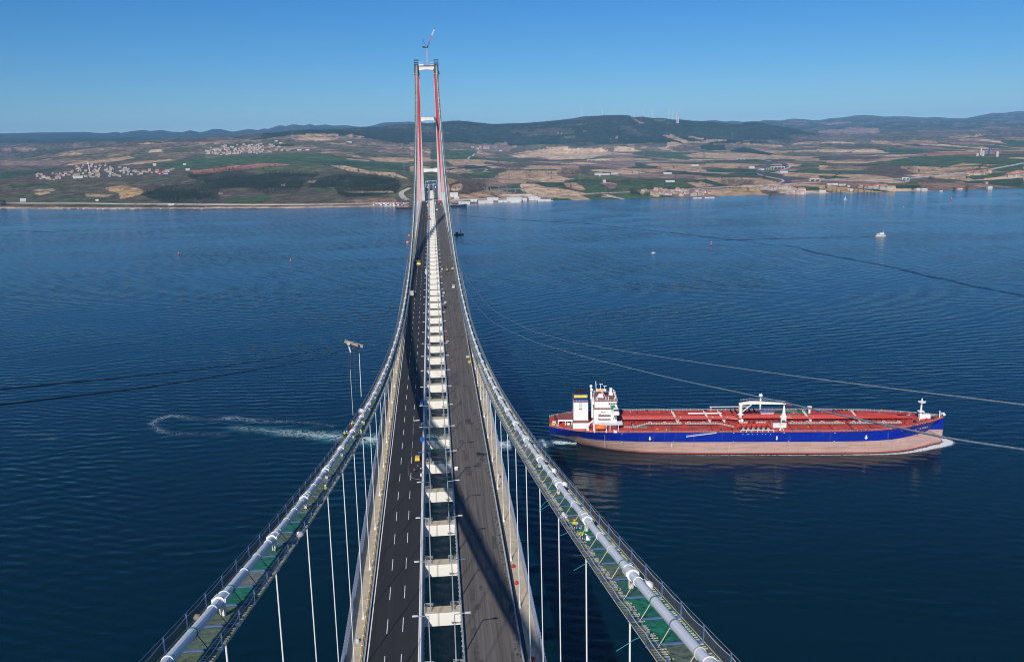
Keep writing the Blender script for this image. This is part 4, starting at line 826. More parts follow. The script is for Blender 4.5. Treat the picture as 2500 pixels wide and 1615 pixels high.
# store house with sign
sh_ = B_(49.5, 57.5, -12.9, -8.8, 13.5, 16.6).build('store_house', shwhite, ship)
B_(49.4, 57.6, -13, -8.7, 16.6, 16.7).build('house_roof', roofred, sh_); B_(55.5, 57.4, -11, -9.6, 16.7, 17.3).build('green_box', greenp, sh_)
def text(s, size, loc, rot, m, parent, name='sign_lettering', ext=.02, sx=1.0):
    cu = bpy.data.curves.new('t', 'FONT'); cu.body = s; cu.size = size; cu.extrude = ext; cu.align_x = 'CENTER'; cu.align_y = 'CENTER'; cu.resolution_u = 2
    o = bpy.data.objects.new('t', cu); COL.objects.link(o); dg = bpy.context.evaluated_depsgraph_get(); me = bpy.data.meshes.new_from_object(o.evaluated_get(dg)); bpy.data.objects.remove(o)
    me.materials.clear(); me.materials.append(m); return inst(name, me, parent, loc, rot, (sx, 1, 1))
text('NO SMOKING', 1.25, (53.5, -12.94, 15.5), (math.pi / 2, 0, 0), mat('faded_red_letters', (.62, .38, .36), .6), sh_)
MB().cyl((53, -17.2, 13.5), (53, -17.2, 21), .42, .25, 8).bar((51.9, -18.6, 13.5), (53, -17.2, 17), .3).bar((54.5, -18.4, 13.5), (53, -17.2, 17), .3).sphere((53, -17.2, 21.8), .9, 8, 6).build('light_mast', shwhite, ship)
MB().box(57, 59.8, -4, -1.5, 13.5, 18).loft([[(57.3, -3.6, 18), (59.4, -3.6, 18), (59.4, -1.8, 18), (57.3, -1.8, 18)], [(58.1, -2.9, 24.5), (58.7, -2.9, 24.5), (58.7, -2.4, 24.5), (58.1, -2.4, 24.5)]]).build('light_mast', shwhite, ship)
B_(46.5, 54.5, 5.6, 9, 13.5, 16.8).build('deck_house', shwhite, ship); B_(46, 55, 5.3, 9.3, 16.8, 17.4).build('house_roof', mat('violet_roof', (.16, .15, .28), .6), ship)
MB().bar((48.5, 16, 13.5), (48.5, 16, 24), .9).sphere((48.5, 16, 25), 1.3, 8, 6).build('light_mast', shwhite, ship)
MB().cyl((79, 13, 13.5), (79, 13, 18), .7, None, 8).cyl((79, 13, 18), (79, 13, 18.5), 1.5, None, 10).build('fire_monitor', shwhite, ship)
# helideck markings (flat paint)
hp = MB().quad((56, 8, 13.56), (80, 8, 13.56), (80, 20.3, 13.56), (57, 20.3, 13.56)).build('helideck_paint', mat('heli_green', (.01, .20, .12), .6, var=.1, scale=.4), ship)
def ringm(cx, cy, r0, r1, z, m, nm):
    b = MB(); b.loft([[(cx + r * math.cos(6.283 * i / 40), cy + r * math.sin(6.283 * i / 40), z) for i in range(40)] for r in (r0, r1)], cap=False); return b.build(nm, m, hp)
ringm(68, 13.8, 4.6, 5.1, 13.60, yellow, 'yellow_circle')
w0 = MB().box(65.6, 66.6, 11, 16.6, 13.57, 13.6).box(69.4, 70.4, 11, 16.6, 13.57, 13.6).box(66.6, 69.4, 13.3, 14.3, 13.57, 13.6); w0.build('letter_h', white, hp)
MB().bar((58, 19, 13.58), (61, 9, 13.58), .35, .04).bar((75, 9, 13.58), (78, 19, 13.58), .35, .04).build('yellow_line', yellow, hp)
# foremast, windlasses, bow gear
fm = MB().cyl((143, 0, 14.6), (143, 0, 27.6), .75, .35, 10).box(142, 148.5, -1.2, 1.2, 14.6, 17.5).bar((143, 0, 15), (140.8, -4, 14.4), .5).build('foremast', shwhite, ship)
MB().cyl((143, 0, 19.2), (143, 0, 19.5), 2.1, None, 10).build('mast_platform', shwhite, fm); MB().cyl((143, 0, 25.2), (143, 0, 25.5), 2.3, None, 10).build('mast_platform', shwhite, fm)
rails([(141.2, -1.8, 25.5), (144.8, -1.8, 25.5)], r=.1).build('platform_rail', white, fm)
MB().bar((147, 4.5, 15), (147, 4.5, 17.8), .35).bar((147, 4.5, 17.8), (143.5, 4.5, 17.8), .35).build('bow_davit', shwhite, ship)
MB().bar((154, -1, 15.5), (154, -1, 20), .45).bar((154, -1, 18.6), (157, -1, 18.6), .3).bar((154, -1, 17), (156.5, -1, 18.6), .25).sphere((156.8, -1, 17.4), .9, 8, 5).build('bow_light', shwhite, ship)
for a, c in ((137, -7), (138, 6), (145, -5), (146, 5), (150, -2), (151, 2.5), (132, 9), (131, -9), (122, 10), (118, 8), (119, 12), (92, 12), (94, 12)):
    z = zdk(a); MB().box(a - 1, a + 1, c - .6, c + .6, z, z + .9).cyl((a, c - 1.1, z + .9), (a, c + 1.1, z + .9), .7, None, 10).build('winch', [steel, dark, pipered][int(abs(a + c)) % 3], ship)
for a in (-84, -78, -66, -40, -24, 14, 50.5, 74, 96, 99, 101, 104, 133, 138, 142): 
    h = float(np.interp(a, Sx, DKH)); z = zdk(a)
    for s in (-1, 1): MB().cyl((a, s * (h - 1.1), z), (a, s * (h - 1.1), z + .8), .4, None, 6).cyl((a + 1, s * (h - 1.1), z), (a + 1, s * (h - 1.1), z + .8), .4, None, 6).build('bollard', black, ship)
for a in range(-36, 134, 12):
    if 24 < a < 60: continue
    for w_ in (MB().cyl((a, -18.5, 13.95), (a, -3, 14.3), .16, None, 5), MB().cyl((a + .9, 5, 14.3), (a + .9, 18, 13.95), .16, None, 5)): w_.build('branch_pipe', mat('dark_red', (.16, .02, .03), .7, var=.2), ship)
for i in range(80):
    a = random.uniform(-38, 130); c = random.choice((-1, 1)) * random.uniform(6, 18.6)
    if 25 < a < 60 or (a > 55 and a < 81 and c > 0): continue
    k = random.random()
    if k < .4: MB().box(a - .8, a + .8, c - .08, c + .08, 13.56, 13.68).build('deck_mark', yellow, ship)
    elif k < .7: MB().cyl((a, c, 13.5), (a, c, 14.5), .5, .5, 8).build('tank_hatch', random.choice((greenp, dark, steel)), ship)
    else: MB().tube([(a, c, 13.6), (a, c, 15.4), (a + .6, c, 15.6)], .18, 5).build('vent_pipe', pipered, ship)
# hull marks: arrows, gangway, draught marks, name
def arrow(a, z=9.9):
    y = -21.32 if a < 90 else -20.95
    MB().add([(a - .36, y, z + 1.3), (a + .36, y, z + 1.3), (a + .36, y, z - .2), (a + .8, y, z - .2), (a, y, z - 1.3), (a - .8, y, z - .2), (a - .36, y, z - .2)], [(0, 6, 2, 1), (5, 4, 3, 2, 6)]).build('tug_arrow', white, ship)
arrow(-26.2); arrow(49.8); 
b = MB(); b.bar((-4.5, -21.7, 11.2), (13.5, -21.9, 13.6), .9, .35); b.build('gangway_ladder', mat('gangway', (.62, .62, .66), .5, var=.2, scale=1.5), ship); rails([(-4.5, -22.1, 11.4), (13.5, -22.3, 13.8)], r=.06, h=.8, step=1.2).build('gangway_rail', mat('violet_rail', (.35, .38, .7), .5), ship)
for i, a in enumerate((29.5, 32, 33, 35, 38, 41, 43, 46)): MB().cyl((a, -21.3, 12.4), (a, -21.22, 12.4), .22, None, 8).build('hull_mark', white, ship)
for a in (-79, -75, -43, 24, 56, 90): pass
for a, z in ((-43, 13.1), (24, 13.1), (54, 13.1), (84, 13.1), (-43, 7.8), (-12, 7.8), (24, 7.8), (57, 7.8), (84, 7.8)): MB().box(a - .4, a + .4, -21.32, -21.2, z - .09, z + .09).build('hull_mark', white, ship)
MB().box(-13.1, -12.7, -21.32, -21.2, 4.4, 6.8).build('hull_mark', white, ship); MB().box(21.5, 21.6, -21.32, -21.2, 1.6, 7.3).build('hull_mark', white, ship); MB().box(-53.42, -53.32, -20.9, -20.6, 4, 12).build('draught_line', white, ship)
# bow anchor on the far side and on the near bow
MB().bar((149, 1.5, 11), (155.5, 1.5, 9), 2.4).build('anchor_bolster', mat('bright_blue', (.01, .07, .42), .4), ship)
MB().bar((155, 1.5, 9), (157.6, 1.5, 6.4), 1.5).bar((156.4, .2, 6.6), (158.2, 3, 7.2), .8).build('anchor', mat('rust_brown', (.28, .12, .07), .8), ship)
# name along the near bow: one letter at a time so that it follows the plating
def hullpt(x, z):
    xs = []; 
    top = zdk(x); dk = float(np.interp(x, Sx, DKH)); wl = float(np.interp(x, Sx, WLH)); h = wl + (dk - wl) * (z / top) ** 1.25
    return (x if x <= 100 else 100 + (x - 100) * (stem(z) - 100) / 57.0, -h, z)
p = Vector(hullpt(103.5, 9.9)); pm = p
MB().add([(p[0] - .45, p[1] - .25, 11.2), (p[0] + .45, p[1] - .2, 11.2), (p[0] + .45, p[1] - .15, 9.8), (p[0] + 1.2, p[1] - .1, 9.8), (p[0], p[1] - .15, 8.4), (p[0] - 1.2, p[1] - .2, 9.8), (p[0] - .45, p[1] - .2, 9.8)], [(0, 6, 2, 1), (5, 4, 3, 2, 6)]).build('tug_arrow', white, ship)
for i, chx in enumerate('A LEPMOH'):
    if chx == ' ': continue
    x = 138.5 + i * 1.35; P0 = Vector(hullpt(x, 11.6)); P1 = Vector(hullpt(x + 1, 11.6)); ang = math.atan2(P1.y - P0.y, P1.x - P0.x); Pz = Vector(hullpt(x, 12.6)); tilt = math.atan2(abs(Pz.y - P0.y), 1.0)
    nrm = Vector((math.sin(ang), -math.cos(ang), 0))
    text(chx, 1.35, P0 + nrm * .22, (math.pi / 2 + tilt, 0, ang), white, ship, 'name_letter', .02)
# ================================================================ SMALL CRAFT, BUOYS
def boat(px, py, L_, Wd, label, rz, hull, kind='motor', group=None, cat='boat', name='motor_boat'):
    q = atz(px, py, 0); t = empty(name, (q[0], q[1], 0), label, cat, group, rz)
    def sec(x, w, z0, z1): return [(x, -w, z1), (x, -w * .6, z0), (x, w * .6, z0), (x, w, z1)]
    MB().loft([sec(-L_ / 2, Wd * .42, -.3, L_ * .07), sec(0, Wd / 2, -.4, L_ * .07), sec(L_ * .3, Wd * .42, -.3, L_ * .085), sec(L_ / 2, .1, .2, L_ * .11)]).build('hull', hull, t)
    h = L_ * .07
    if kind == 'ferry':
        MB().box(-L_ * .4, L_ * .3, -Wd * .42, Wd * .42, h, h + 2.6).build('lower_cabin', shwhite, t); MB().box(-L_ * .38, L_ * .28, -Wd * .43, Wd * .43, h + .9, h + 1.9).build('window_row', glass, t)
        MB().box(-L_ * .46, L_ * .32, -Wd * .46, Wd * .46, h + 2.6, h + 2.9).box(-L_ * .1, L_ * .27, -Wd * .36, Wd * .36, h + 2.9, h + 5.0).build('upper_deck', shwhite, t)
        MB().box(-L_ * .42, -L_ * .2, -Wd * .3, Wd * .3, h + 2.9, h + 4.0).build('awning', mat('tan_cabin', (.5, .4, .25)), t); MB().bar((L_ * .2, 0, h + 5), (L_ * .2, 0, h + 9), .4).build('mast', shwhite, t)
    elif kind == 'sail':
        MB().bar((0, 0, h), (0, 0, L_ * 1.1), .3).build('mast', white, t); MB().add([(0, .05, h + 1), (-L_ * .4, .05, h + 1), (0, .05, L_ * 1.05), (0, -.05, h + 1), (-L_ * .4, -.05, h + 1), (0, -.05, L_ * 1.05)], [(0, 1, 2), (5, 4, 3)]).build('sail', white, t)
    elif kind == 'barge':
        MB().box(-L_ * .4, L_ * .3, -Wd * .4, Wd * .4, h, h + .5).build('deck', mat('tan_cabin', (.5, .4, .25)), t); MB().box(-L_ * .3, -L_ * .05, -Wd * .3, Wd * .3, h + .5, h + 4).build('house', hull, t); MB().bar((L_ * .1, 0, h), (L_ * .25, 0, h + 9), .8).build('derrick', dark, t)
    else:
        MB().box(-L_ * .2, L_ * .2, -Wd * .3, Wd * .3, h, h + L_ * .14).build('cabin', shwhite, t); MB().box(-L_ * .15, L_ * .21, -Wd * .31, Wd * .31, h + L_ * .06, h + L_ * .11).build('window_row', glass, t); MB().bar((0, 0, h), (0, 0, h + L_ * .35), .2).build('mast', white, t)
    return t
boat(2150, 577, 19, 5, 'white excursion ferry with tall mast steaming right across the strait, trailing a wake', -.05, shwhite, 'ferry', name='ferry', cat='ferry')
boat(1595, 618, 8, 3, 'tiny white motor boat alone in the middle of the strait', .1, white)
boat(2064, 488, 9, 3, 'white sailing boat close to the far shore on the right', 0, white, 'sail', name='sailing_boat', cat='sailing boat')
boat(995, 593, 11, 5, 'red and white boat beside the left edge of the bridge', 0, red)
boat(1001, 577, 9, 6, 'orange work barge at the left of the bridge', 0, orange, 'barge', name='work_barge', cat='barge')
boat(1120, 573, 20, 7, 'dark pontoon with tan deck just right of the bridge', 0, dark, 'barge', name='work_barge', cat='barge')
boat(988, 508, 46, 14, 'dark landing barge moored at the shore left of the tower', 0, mat('barge_brown', (.16, .08, .07), .7), 'barge', name='work_barge', cat='barge')
boat(1118, 503, 50, 12, 'dark blue vessel moored at the shore right of the tower', 0, mat('navy_steel', (0.02, 0.05, 0.12)), 'barge', name='work_barge', cat='barge')
boat(2206, 506, 5, 2, 'dark tiny boat far out in front of the right shore', 0, dark)
def buoy(px, py, label, s=1.0):
    q = atz(px, py, 0); t = empty('buoy', (q[0], q[1], 0), label, 'buoy', 'red navigation buoys')
    s *= .72; t.scale = (s, s, s); MB().cyl((0, 0, -.5), (0, 0, 1.6), 2.0, 2.4, 12).build('float', red, t); MB().cyl((0, 0, 1.6), (0, 0, 1.8), 2.3, None, 12).build('deck', mat('pale_pink', (.7, .5, .5), .5), t)
    MB().cyl((0, 0, 1.8), (0, 0, 5.2), 1.0, .35, 6).build('tower', red, t); MB().cyl((0, 0, 5.2), (0, 0, 6.6), .7, .5, 8).build('lantern', white, t)
buoy(436, 622, 'red navigation buoy on the left water, nearer the left edge of the picture', 1.0)
buoy(710, 638, 'red navigation buoy on the left water, nearer the bridge', .95)
buoy(1736, 597, 'red and white navigation buoy on the right water, left of the ferry', 1.1)
buoy(2322, 488, 'small orange buoy near the far right shore', 1.4)
# ================================================================ WATER
wm = bpy.data.materials.new('sea_water'); wm.use_nodes = True; n = wm.node_tree.nodes; L = wm.node_tree.links; bs = n['Principled BSDF']
bs.inputs['IOR'].default_value = 1.333; bs.inputs['Roughness'].default_value = 0.12; bs.inputs['Specular IOR Level'].default_value = .42
geo = n.new('ShaderNodeNewGeometry')
def tn(kind, **k):
    q = n.new(kind)
    for a, v in k.items(): q.inputs[a].default_value = v
    return q
def noise(sx, sy, scale, detail=3, rough=.55, rot=0.0, dist=0.0):
    mp = n.new('ShaderNodeMapping'); mp.inputs['Scale'].default_value = (sx, sy, 1); mp.inputs['Rotation'].default_value = (0, 0, rot); L.new(geo.outputs['Position'], mp.inputs[0])
    q = n.new('ShaderNodeTexNoise'); q.inputs['Scale'].default_value = scale; q.inputs['Detail'].default_value = detail; q.inputs['Roughness'].default_value = rough; q.inputs['Distortion'].default_value = dist; L.new(mp.outputs[0], q.inputs[0]); return q.outputs[0]
def math_(op, a, b=None):
    q = n.new('ShaderNodeMath'); q.operation = op
    for i, v in enumerate((a, b)):
        if v is None: continue
        if isinstance(v, (int, float)): q.inputs[i].default_value = v
        else: L.new(v, q.inputs[i])
    return q.outputs[0]
patch = noise(1, 1.6, .0016, 4, .6, .2, .6)
fine = noise(.55, 1.0, .9, 4, .65, .12)
chop = noise(.5, 1.0, .28, 4, .6, -.2, .4)
def train(rot, period, dist, px, py, ph):
    mp = n.new('ShaderNodeMapping'); mp.inputs['Rotation'].default_value = (0, 0, rot); mp.inputs['Location'].default_value = (ph, ph * .7, 0); L.new(geo.outputs['Position'], mp.inputs[0])
    w = n.new('ShaderNodeTexWave'); w.bands_direction = 'Y'; w.inputs['Scale'].default_value = .314 / period; w.inputs['Distortion'].default_value = dist; w.inputs['Detail'].default_value = 2.5; w.inputs['Detail Scale'].default_value = 1.6; w.inputs['Detail Roughness'].default_value = .55; L.new(mp.outputs[0], w.inputs[0])
    m1 = noise(px, py, 1.0, 3, .55, rot, 1.0); mr = n.new('ShaderNodeMapRange'); mr.inputs[1].default_value = .44; mr.inputs[2].default_value = .62; mr.inputs[3].default_value = .12; L.new(m1, mr.inputs[0])
    return math_('MULTIPLY', w.outputs['Fac'], mr.outputs[0])
h = math_('ADD', math_('MULTIPLY', fine, .16), math_('MULTIPLY', chop, .42))
for t_ in (train(.10, 8.5, 4.0, .0035, .007, 0), train(-.16, 11.0, 5.0, .003, .006, 300), train(.40, 7.0, 4.0, .004, .006, 900), train(-.5, 15.0, 6.0, .0025, .004, 1500)):
    h = math_('ADD', h, math_('MULTIPLY', t_, .62))
bp = n.new('ShaderNodeBump'); bp.inputs['Strength'].default_value = 1.0; bp.inputs['Distance'].default_value = .27; L.new(h, bp.inputs['Height']); L.new(bp.outputs[0], bs.inputs['Normal'])
rp = n.new('ShaderNodeValToRGB'); rp.color_ramp.elements[0].position = .35; rp.color_ramp.elements[1].position = .68
rp.color_ramp.elements[0].color = (.0003, .0116, .0175, 1); rp.color_ramp.elements[1].color = (.0004, .0150, .0260, 1); L.new(patch, rp.inputs[0]); L.new(rp.outputs[0], bs.inputs['Base Color'])
ws = MB().add([(-16500, -1400, 0), (20500, -1400, 0), (20500, 23500, 0), (-16500, 23500, 0)], [(0, 1, 2, 3)]).build('water', wm, None, kind='structure')
ws['label'] = 'dark blue strait water with fine ripples'
# foam: thin sheets on the water whose lace pattern is in the material
def foam_mat(name, col, scale, thr, stretch=(1, 1, 1), soft=.06, rot=0.0):
    m = bpy.data.materials.new(name); m.use_nodes = True; n = m.node_tree.nodes; L = m.node_tree.links; b = n['Principled BSDF']; b.inputs['Base Color'].default_value = (*col, 1); b.inputs['Roughness'].default_value = .7
    g = n.new('ShaderNodeTexCoord'); mp = n.new('ShaderNodeMapping'); mp.inputs['Scale'].default_value = stretch; mp.inputs['Rotation'].default_value = (0, 0, rot); L.new(g.outputs['Object'], mp.inputs[0])
    nz = n.new('ShaderNodeTexNoise'); nz.inputs['Scale'].default_value = scale; nz.inputs['Detail'].default_value = 7; nz.inputs['Roughness'].default_value = .68; nz.inputs['Distortion'].default_value = 1.2; L.new(mp.outputs[0], nz.inputs[0])
    a = n.new('ShaderNodeMath'); a.operation = 'SUBTRACT'; a.inputs[1].default_value = .5; L.new(nz.outputs[0], a.inputs[0]); ab = n.new('ShaderNodeMath'); ab.operation = 'ABSOLUTE'; L.new(a.outputs[0], ab.inputs[0])
    at = n.new('ShaderNodeAttribute'); at.attribute_name = 'den'
    # ridge mask: thin lines where noise ~ .5, wider where den is high
    mul = n.new('ShaderNodeMath'); mul.operation = 'MULTIPLY'; mul.inputs[1].default_value = thr; L.new(at.outputs['Fac'], mul.inputs[0])
    sb_ = n.new('ShaderNodeMath'); sb_.operation = 'SUBTRACT'; L.new(mul.outputs[0], sb_.inputs[0]); L.new(ab.outputs[0], sb_.inputs[1])
    dv = n.new('ShaderNodeMath'); dv.operation = 'DIVIDE'; dv.inputs[1].default_value = soft; dv.use_clamp = True; L.new(sb_.outputs[0], dv.inputs[0])
    nz2 = n.new('ShaderNodeTexNoise'); nz2.inputs['Scale'].default_value = scale * .22; nz2.inputs['Detail'].default_value = 3; L.new(mp.outputs[0], nz2.inputs[0])
    r = n.new('ShaderNodeMapRange'); r.inputs[1].default_value = .42; r.inputs[2].default_value = .58; L.new(nz2.outputs[0], r.inputs[0])
    mu2 = n.new('ShaderNodeMath'); mu2.operation = 'MULTIPLY'; L.new(dv.outputs[0], mu2.inputs[0]); L.new(r.outputs[0], mu2.inputs[1])
    mx_ = n.new('ShaderNodeMath'); mx_.operation = 'MAXIMUM'; mu3 = n.new('ShaderNodeMath'); mu3.operation = 'MULTIPLY'; L.new(dv.outputs[0], mu3.inputs[0]); L.new(at.outputs['Fac'], mu3.inputs[1]); L.new(mu2.outputs[0], mx_.inputs[0]); L.new(mu3.outputs[0], mx_.inputs[1])
    fin = n.new('ShaderNodeMath'); fin.operation = 'MULTIPLY'; L.new(mx_.outputs[0], fin.inputs[0]); L.new(at.outputs['Fac'], fin.inputs[1])
    tr = n.new('ShaderNodeBsdfTransparent'); mx = n.new('ShaderNodeMixShader'); out = [q for q in n if q.type == 'OUTPUT_MATERIAL'][0]
    L.new(fin.outputs[0], mx.inputs[0]); L.new(tr.outputs[0], mx.inputs[1]); L.new(b.outputs[0], mx.inputs[2]); L.new(mx.outputs[0], out.inputs[0]); return m
def soft_mat(name, col, amax, scale, stretch=(1, 1, 1), rough=.3):
    m = bpy.data.materials.new(name); m.use_nodes = True; n = m.node_tree.nodes; L = m.node_tree.links; b = n['Principled BSDF']; b.inputs['Base Color'].default_value = (*col, 1); b.inputs['Roughness'].default_value = rough
    g = n.new('ShaderNodeTexCoord'); mp = n.new('ShaderNodeMapping'); mp.inputs['Scale'].default_value = stretch; L.new(g.outputs['Object'], mp.inputs[0])
    nz = n.new('ShaderNodeTexNoise'); nz.inputs['Scale'].default_value = scale; nz.inputs['Detail'].default_value = 5; nz.inputs['Distortion'].default_value = .8; L.new(mp.outputs[0], nz.inputs[0])
    r = n.new('ShaderNodeMapRange'); r.inputs[1].default_value = .38 if amax < .9 else .28; r.inputs[2].default_value = .62 if amax < .9 else .45; r.inputs[4].default_value = amax; L.new(nz.outputs[0], r.inputs[0])
    at = n.new('ShaderNodeAttribute'); at.attribute_name = 'den'; mu = n.new('ShaderNodeMath'); mu.operation = 'MULTIPLY'; L.new(r.outputs[0], mu.inputs[0]); L.new(at.outputs['Fac'], mu.inputs[1])
    tr = n.new('ShaderNodeBsdfTransparent'); mx = n.new('ShaderNodeMixShader'); out = [q for q in n if q.type == 'OUTPUT_MATERIAL'][0]
    L.new(mu.outputs[0], mx.inputs[0]); L.new(tr.outputs[0], mx.inputs[1]); L.new(b.outputs[0], mx.inputs[2]); L.new(mx.outputs[0], out.inputs[0]); return m
def ribbon(name, m, pts, z, label, nseg=8, prof=None):
    """pts: list of (x, y, halfwidth, density); a soft edged strip lying on the water"""
    if name == 'slick':
        N_ = len(pts); pts = [(p[0] + random.uniform(-1.5, 1.5), p[1] + random.uniform(-2.5, 2.5), p[2] * random.uniform(.5, 1.3), p[3] * random.uniform(.55, 1) * min(1, (i + .2) / 6, (N_ - 1 - i + .2) / 6)) for i, p in enumerate(pts)]
    P = [Vector((p[0], p[1], 0)) for p in pts]; vs = []; den = []; pr = prof or [0, .6, 1, .6, 0]; m_ = len(pr)
    for i, p in enumerate(P):
        d = (P[min(i + 1, len(P) - 1)] - P[max(i - 1, 0)]).normalized(); nn = Vector((-d.y, d.x, 0))
        for j in range(m_): vs.append(p + nn * pts[i][2] * (2 * j / (m_ - 1) - 1) + Vector((0, 0, z))); den.append(pr[j] * pts[i][3])
    fs = [(i * m_ + j, i * m_ + j + 1, (i + 1) * m_ + j + 1, (i + 1) * m_ + j) for i in range(len(P) - 1) for j in range(m_ - 1)]
    o = MB().add(vs, fs).build(name, m, None, kind='stuff', label=label); a = o.data.attributes.new('den', 'FLOAT', 'POINT'); a.data.foreach_set('value', den); return o
def W2(px, py): q = atz(px, py, 0); return q[0], q[1]
def cr(pts, k=6):
    """densify with catmull-rom"""
    out = []; P = [pts[0]] + list(pts) + [pts[-1]]
    for i in range(1, len(P) - 2):
        for s in range(k):
            t = s / k; out.append(tuple(.5 * ((2 * b) + (-a + c) * t + (2 * a - 5 * b + 4 * c - d) * t * t + (-a + 3 * b - 3 * c + d) * t ** 3) for a, b, c, d in zip(P[i - 1], P[i], P[i + 1], P[i + 2])))
    return out + [pts[-1]]
wfoam = foam_mat('wake_foam', (.68, .80, .80), .15, .085, (1, 1.3, 1), .025)
wteal = soft_mat('wake_teal', (.02, .20, .23), .89, .07, (1, 1.5, 1))
wk = [(1352, 1083, 9, 1.0), (1290, 1085, 13, 1.0), (1220, 1083, 16, 1.0), (1100, 1076, 17, 1.0), (960, 1072, 15, 1.0), (880, 1070, 14, .95), (800, 1064, 13, .85), (700, 1055, 11, .7), (600, 1046, 9, .5), (555, 1040, 7, .3)]
ribbon('wake_water', wteal, cr([(*W2(a, b_), w * 1.25, min(1, d)) for a, b_, w, d in wk]), .010, 'pale teal churned water behind the tanker')
ribbon('wake_foam', wfoam, cr([(*W2(a, b_), w, d) for a, b_, w, d in wk]), .018, 'lacy white foam of the tanker wake passing under the bridge')
thin = foam_mat('thin_foam', (.60, .72, .74), .20, .040, (1, 1.3, 1), .018)
ribbon('wake_foam', thin, cr([(*W2(a, b_), w, d) for a, b_, w, d in ((820, 1040, 6, .6), (740, 1030, 7, .6), (680, 1028, 8, .7), (600, 1025, 8, .8), (560, 1020, 9, .9), (500, 1024, 8, .5), (420, 1015, 7, .9), (385, 1025, 7, .75), (368, 1036, 6, .6))]), .022, 'thin broken foam line on the left water')
ribbon('wake_foam', thin, cr([(*W2(a, b_), w, d) for a, b_, w, d in ((366, 1030, 5, .6), (385, 1045, 6, .75), (410, 1057, 6, .7), (460, 1058, 7, .6), (560, 1060, 8, .5))]), .026, 'curl of foam on the left water')
ribbon('wake_foam', thin, cr([(*W2(a, b_), w, d) for a, b_, w, d in ((130, 1075, 6, .55), (115, 1062, 6, .5), (60, 1058, 8, .35), (20, 1052, 8, .3))]), .022, 'faint foam flecks at the far left')
# bow wave and side foam in ship space
c_, s_ = math.cos(math.atan2(hy, hx)), math.sin(math.atan2(hy, hx))
def shp(a, c): return origin[0] + a * c_ - c * s_, origin[1] + a * s_ + c * c_
bw = foam_mat('bow_foam', (.74, .78, .78), .45, .13, (1, 1, 1), .07)
ribbon('bow_wave', bw, cr([(*shp(a, c), w, d) for a, c, w, d in ((152, 8, 4, .9), (158, 3, 5, 1.3), (160.5, -2, 5, 1.5), (156, -7, 4.5, 1.5), (148, -11, 4.0, 1.4), (138, -16, 3.4, 1.2), (126, -20.5, 2.6, 1.0), (112, -22.8, 2.2, .9), (90, -23.6, 1.8, .8), (50, -24, 1.6, .7), (10, -24, 1.5, .6), (-20, -23.6, 1.3, .4))]), .03, 'white bow wave curling along the tanker', prof=[0, .5, 1, 1, .5, 0])
ribbon('bow_wave', wfoam, cr([(*shp(a, c), w, d) for a, c, w, d in ((-70, -3, 4, 1.0), (-78, -2, 5, 1.3), (-88, 0, 6, 1.1), (-100, 2, 8, 1.0), (-120, 1, 10, .9))]), .03, 'foam at the stern of the tanker')
# slicks: calmer, darker lines
slick = soft_mat('dark_slick', (.001, .015, .045), .95, .012, (1, 1, 1), .5)
z4 = lambda a, b_: W2(1100 + a * .5872, 500 + b_ * .5872)
ribbon('slick', slick, cr([(*z4(a, b_), w * 1.05, min(1, d * 1.4)) for a, b_, w, d in ((20, 42, 4, .9), (150, 53, 5, 1), (350, 66, 6, .9), (550, 77, 6, 1), (720, 95, 6, .9), (870, 110, 5, 1), (970, 122, 5, .6), (1080, 135, 5, 1), (1180, 146, 4, 1), (1250, 152, 4, .5))]), .02, 'thin dark slick line running across the strait')
ribbon('slick', slick, cr([(*z4(a, b_), w * 1.05, min(1, d * 1.4)) for a, b_, w, d in ((1180, 147, 2, .5), (1260, 157, 3, .7), (1330, 166, 3, .8), (1420, 172, 4, .9), (1500, 195, 5, 1), (1620, 218, 6, 1), (1750, 242, 7, .9), (1860, 265, 6, 1), (1980, 295, 7, 1), (2080, 315, 6, 1), (2160, 335, 6, 1), (2240, 350, 6, .8), (2320, 366, 6, .7), (2400, 380, 6, .6), (2470, 392, 6, .5))]), .02, 'dark slick line winding across the right water')
ribbon('slick', slick, cr([(*z4(a, b_), w * 1.05, min(1, d * 1.4)) for a, b_, w, d in ((1770, 133, 7, 1), (1650, 135, 6, 1), (1500, 137, 6, .9), (1300, 143, 6, .8), (1150, 146, 6, .6), (950, 150, 6, .3))]), .024, 'long wake line behind the white ferry')
ribbon('slick', slick, cr([(*W2(a, b_), w, d) for a, b_, w, d in ((0, 566, 7, .9), (60, 564, 6, 1), (120, 566, 6, .7), (200, 560, 6, .5))]), .02, 'dark streak on the far left water')
ribbon('slick', slick, cr([(*W2(a, b_), w, d) for a, b_, w, d in ((630, 678, 3, .5), (655, 677, 4, .9), (690, 675, 3, .4))]), .02, 'small dark streak below the left buoys')
